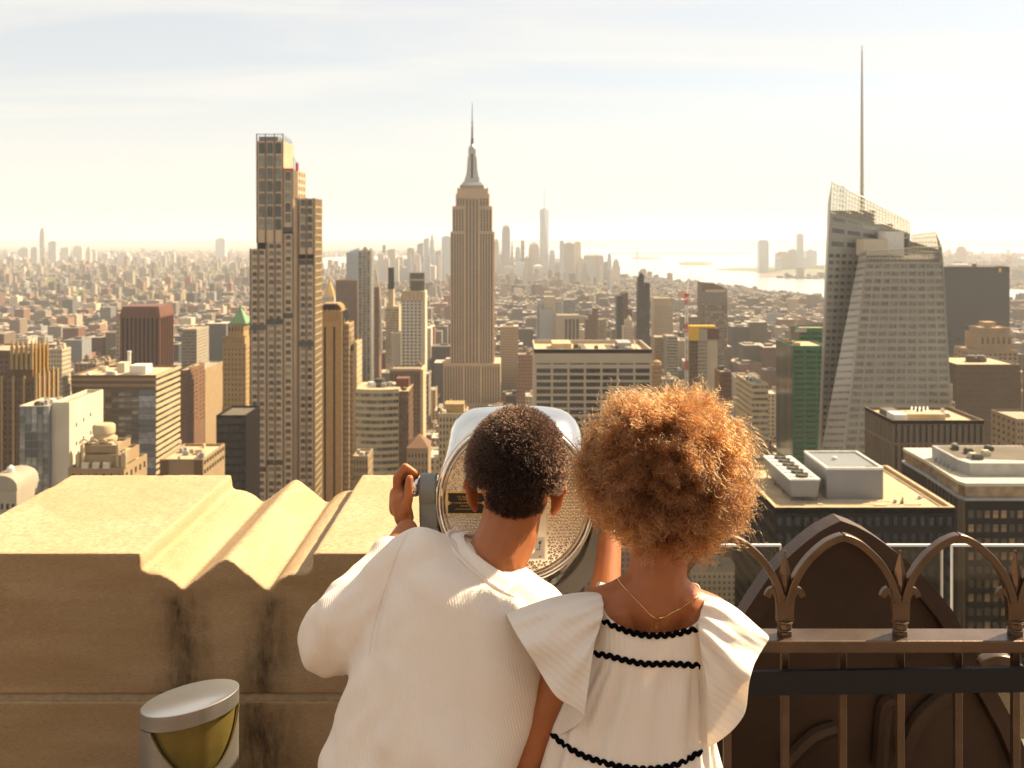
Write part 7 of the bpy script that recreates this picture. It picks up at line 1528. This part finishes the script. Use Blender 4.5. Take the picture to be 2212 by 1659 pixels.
def ruffle(name, A, H, lift, seed, n=60, k=26):
    """fluttering sleeve: cloth hung between the gathered arm seam A and its free hem H"""
    a_ = crs([P(*q) for q in A], 12); h_ = crs([P(*q) for q in H], 12); m = MB(); rings = []; r = random.Random(seed); ph = r.uniform(0, 6)
    for i, (p, q) in enumerate(zip(a_, h_)):
        s = i / (len(a_) - 1); row = []
        for j in range(k + 1):
            t = j / k; w_ = p.lerp(q, t); b = math.sin(math.pi * t ** .75); up = Vector((0, -.35, 1)) * lift * b * (1 - s) ** 1.1 + Vector((0, -1, .1)) * lift * .55 * b * s
            rip = (.0035 * (1 - t) * math.sin(s * 55 + ph) + .0100 * t * math.sin(s * 13 + 2.2 * math.sin(s * 5 + ph) + ph + 1.5 * t) + .0045 * t * math.sin(s * 37 + 2 * ph + 2 * t) + .002 * math.sin(s * 24 + t * 9 + ph))
            row.append(w_ + up + Vector((0, -1, .35)) * rip)
        rings.append(row)
    m.loft(rings, False, 0, False); o = m.build(name, 'ruffle', dress, 80); so = o.modifiers.new('s', 'SOLIDIFY'); so.thickness = .001; sb = o.modifiers.new('b', 'SUBSURF'); sb.levels = 1; sb.render_levels = 1; return o
ruffle('ruffle_sleeve', [(1302, 1352, 1.775), (1292, 1306, 1.735), (1294, 1282, 1.69), (1302, 1292, 1.642), (1304, 1322, 1.622), (1294, 1362, 1.614), (1279, 1405, 1.608), (1262, 1440, 1.618)], [(1128, 1392, 1.79), (1100, 1345, 1.75), (1093, 1326, 1.68), (1113, 1366, 1.622), (1149, 1424, 1.588), (1201, 1505, 1.568), (1262, 1552, 1.566), (1196, 1600, 1.622)], .020, 2)
ruffle('ruffle_sleeve', [(1518, 1360, 1.775), (1528, 1314, 1.735), (1528, 1290, 1.69), (1521, 1298, 1.642), (1513, 1325, 1.622), (1508, 1352, 1.614), (1513, 1402, 1.606), (1520, 1440, 1.602), (1526, 1470, 1.625)], [(1632, 1390, 1.80), (1640, 1362, 1.76), (1652, 1368, 1.70), (1656, 1388, 1.65), (1640, 1420, 1.615), (1616, 1462, 1.592), (1612, 1545, 1.578), (1538, 1612, 1.584), (1528, 1596, 1.625)], .020, 5)
# necklace with clasp
nk = []
for q in crs([Vector((u, v, 0)) for u, v in ((1330, 1246), (1350, 1270), (1382, 1304), (1418, 1336), (1455, 1322), (1484, 1305), (1508, 1288))], 8):
    h = onto(btree, q.x, q.y, .0012)
    if h is not None: nk.append(h)
t = thing('necklace', 'thin gold chain necklace round the neck of the girl', 'necklace', nk[0]); m = MB().tube(nk, .0009, 6); m.build('chain', 'goldchain', t, 60)
cl_ = [onto(btree, u, v, .0018) for u, v in ((1418, 1336), (1418, 1342), (1417, 1348), (1418, 1355))]
for i, c in enumerate(cl_):
    m = MB().tube([c + Vector((.0018 * math.cos(a), -.0004, .0026 * math.sin(a))) for a in [6.283 * k / 10 for k in range(10)]], .0006, 5, loop=True); m.build('link', 'goldchain', t, 60)
m = MB().tube([onto(btree, 1424, 1335, .002), onto(btree, 1433, 1333, .002)], .0016, 8); m.build('clasp', 'goldchain', t, 60)
# big curly afro
def afro():
    r = np.random.default_rng(9); C = np.array(P(1436, 1016, 1.73)); pxs = 1.73 / F
    OUT = [(0, 197), (22, 196), (38, 203), (50, 196), (62, 196), (72, 188), (80, 180), (86, 176), (92, 172), (98, 179), (108, 186), (120, 193), (134, 194), (142, 188), (152, 200), (165, 200), (180, 199), (195, 197), (208, 190), (222, 182), (236, 178), (248, 184), (260, 170), (272, 166), (284, 184), (297, 196), (310, 190), (325, 190), (340, 192), (360, 197)]
    oa = np.array([q[0] for q in OUT]); orr = np.array([q[1] for q in OUT]) * pxs * .955
    ncl = 2500; dc = r.normal(size=(ncl, 3)); dc /= np.linalg.norm(dc, axis=1)[:, None]
    lump = np.array([mnoise.noise(Vector(d * 3.2)) for d in dc]) * .5 + np.array([mnoise.noise(Vector(d * 7 + 5)) for d in dc]) * .3
    per = 15; n = ncl * per; ci = np.repeat(np.arange(ncl), per); d = dc[ci] + r.normal(size=(n, 3)) * .024; d /= np.linalg.norm(d, axis=1)[:, None]
    keep = ~((d[:, 1] > .35) & (d[:, 2] < .25)) & ~((d[:, 2] < -.90)); d = d[keep]; ci = ci[keep]; n = len(d)
    ang = np.degrees(np.arctan2(d[:, 2], d[:, 0])) % 360; plan = np.sqrt(d[:, 0] ** 2 + d[:, 2] ** 2); Rim = np.interp(ang, oa, orr); Ry = .142
    Rd = 1 / np.sqrt((plan / Rim) ** 2 + (np.abs(d[:, 1]) / Ry) ** 2); Rd = Rd * (1 + .21 * lump[ci] - .03) * r.uniform(.86, 1.03, n); fly = r.random(n) < .08; Rd[fly] *= r.uniform(1.0, 1.13, fly.sum())
    root = C + np.array([-.006, .012, -.004]) + d * np.array([.082, .095, .088]); tip = C + d * Rd[:, None]; Ln = np.linalg.norm(tip - root, axis=1)
    k = 26; t = np.linspace(0, 1, k); ax = (tip - root) / Ln[:, None]; rnd = r.normal(size=(ncl, 3))[ci]; e1 = np.cross(ax, rnd); e1 /= np.linalg.norm(e1, axis=1)[:, None]; e2 = np.cross(ax, e1)
    turns = (Ln / .0135) * r.uniform(.8, 1.25, ncl)[ci]; ph = r.uniform(0, 6.283, ncl)[ci] + r.normal(size=n) * .34; sgn = np.where(r.random(ncl)[ci] < .5, 1, -1); rh = r.uniform(.0034, .0072, ncl)[ci] * r.uniform(.7, 1.2, n)
    a = ph[:, None] + sgn[:, None] * turns[:, None] * 6.283 * t[None]; rr_ = rh[:, None] * np.minimum(1, t * 4)[None]
    sag = np.zeros((n, k, 3)); sag[..., 2] = -(.014 * np.clip(1 - np.abs(d[:, 2]), 0, 1))[:, None] * (t ** 2)[None]; bend = (rnd * .010 + r.normal(size=(n, 3)) * .005)[:, None] * (t ** 2)[None, :, None]
    pos = root[:, None] + (tip - root)[:, None] * t[None, :, None] + e1[:, None] * (rr_ * np.cos(a))[..., None] + e2[:, None] * (rr_ * np.sin(a))[..., None] + sag + bend
    m = MB(); m.ell(Vector(C), (.118, .105, .105), 48, 32); me = m.mesh('hair', None, GL); a_, nn_ = coords(me); a_ += nn_ * (waves(a_, 12, 90, 8) * .006)[:, None]; setco(me, a_)
    bm = bmesh.new(); bm.from_mesh(me); c_ = Vector(C) - GL; bmesh.ops.delete(bm, geom=[f for f in bm.faces if (f.calc_center_median() - c_).y > .035 and (f.calc_center_median() - c_).z < .03 or (f.calc_center_median() - c_).z < -.085], context='FACES'); bm.to_mesh(me); bm.free()
    hair = place('hair', me, 'haircore_girl', girl); strands('curls', pos, np.linspace(.00046, .00028, k)[None], 'hair_girl', hair); print('HAIR', pos.shape)
afro()
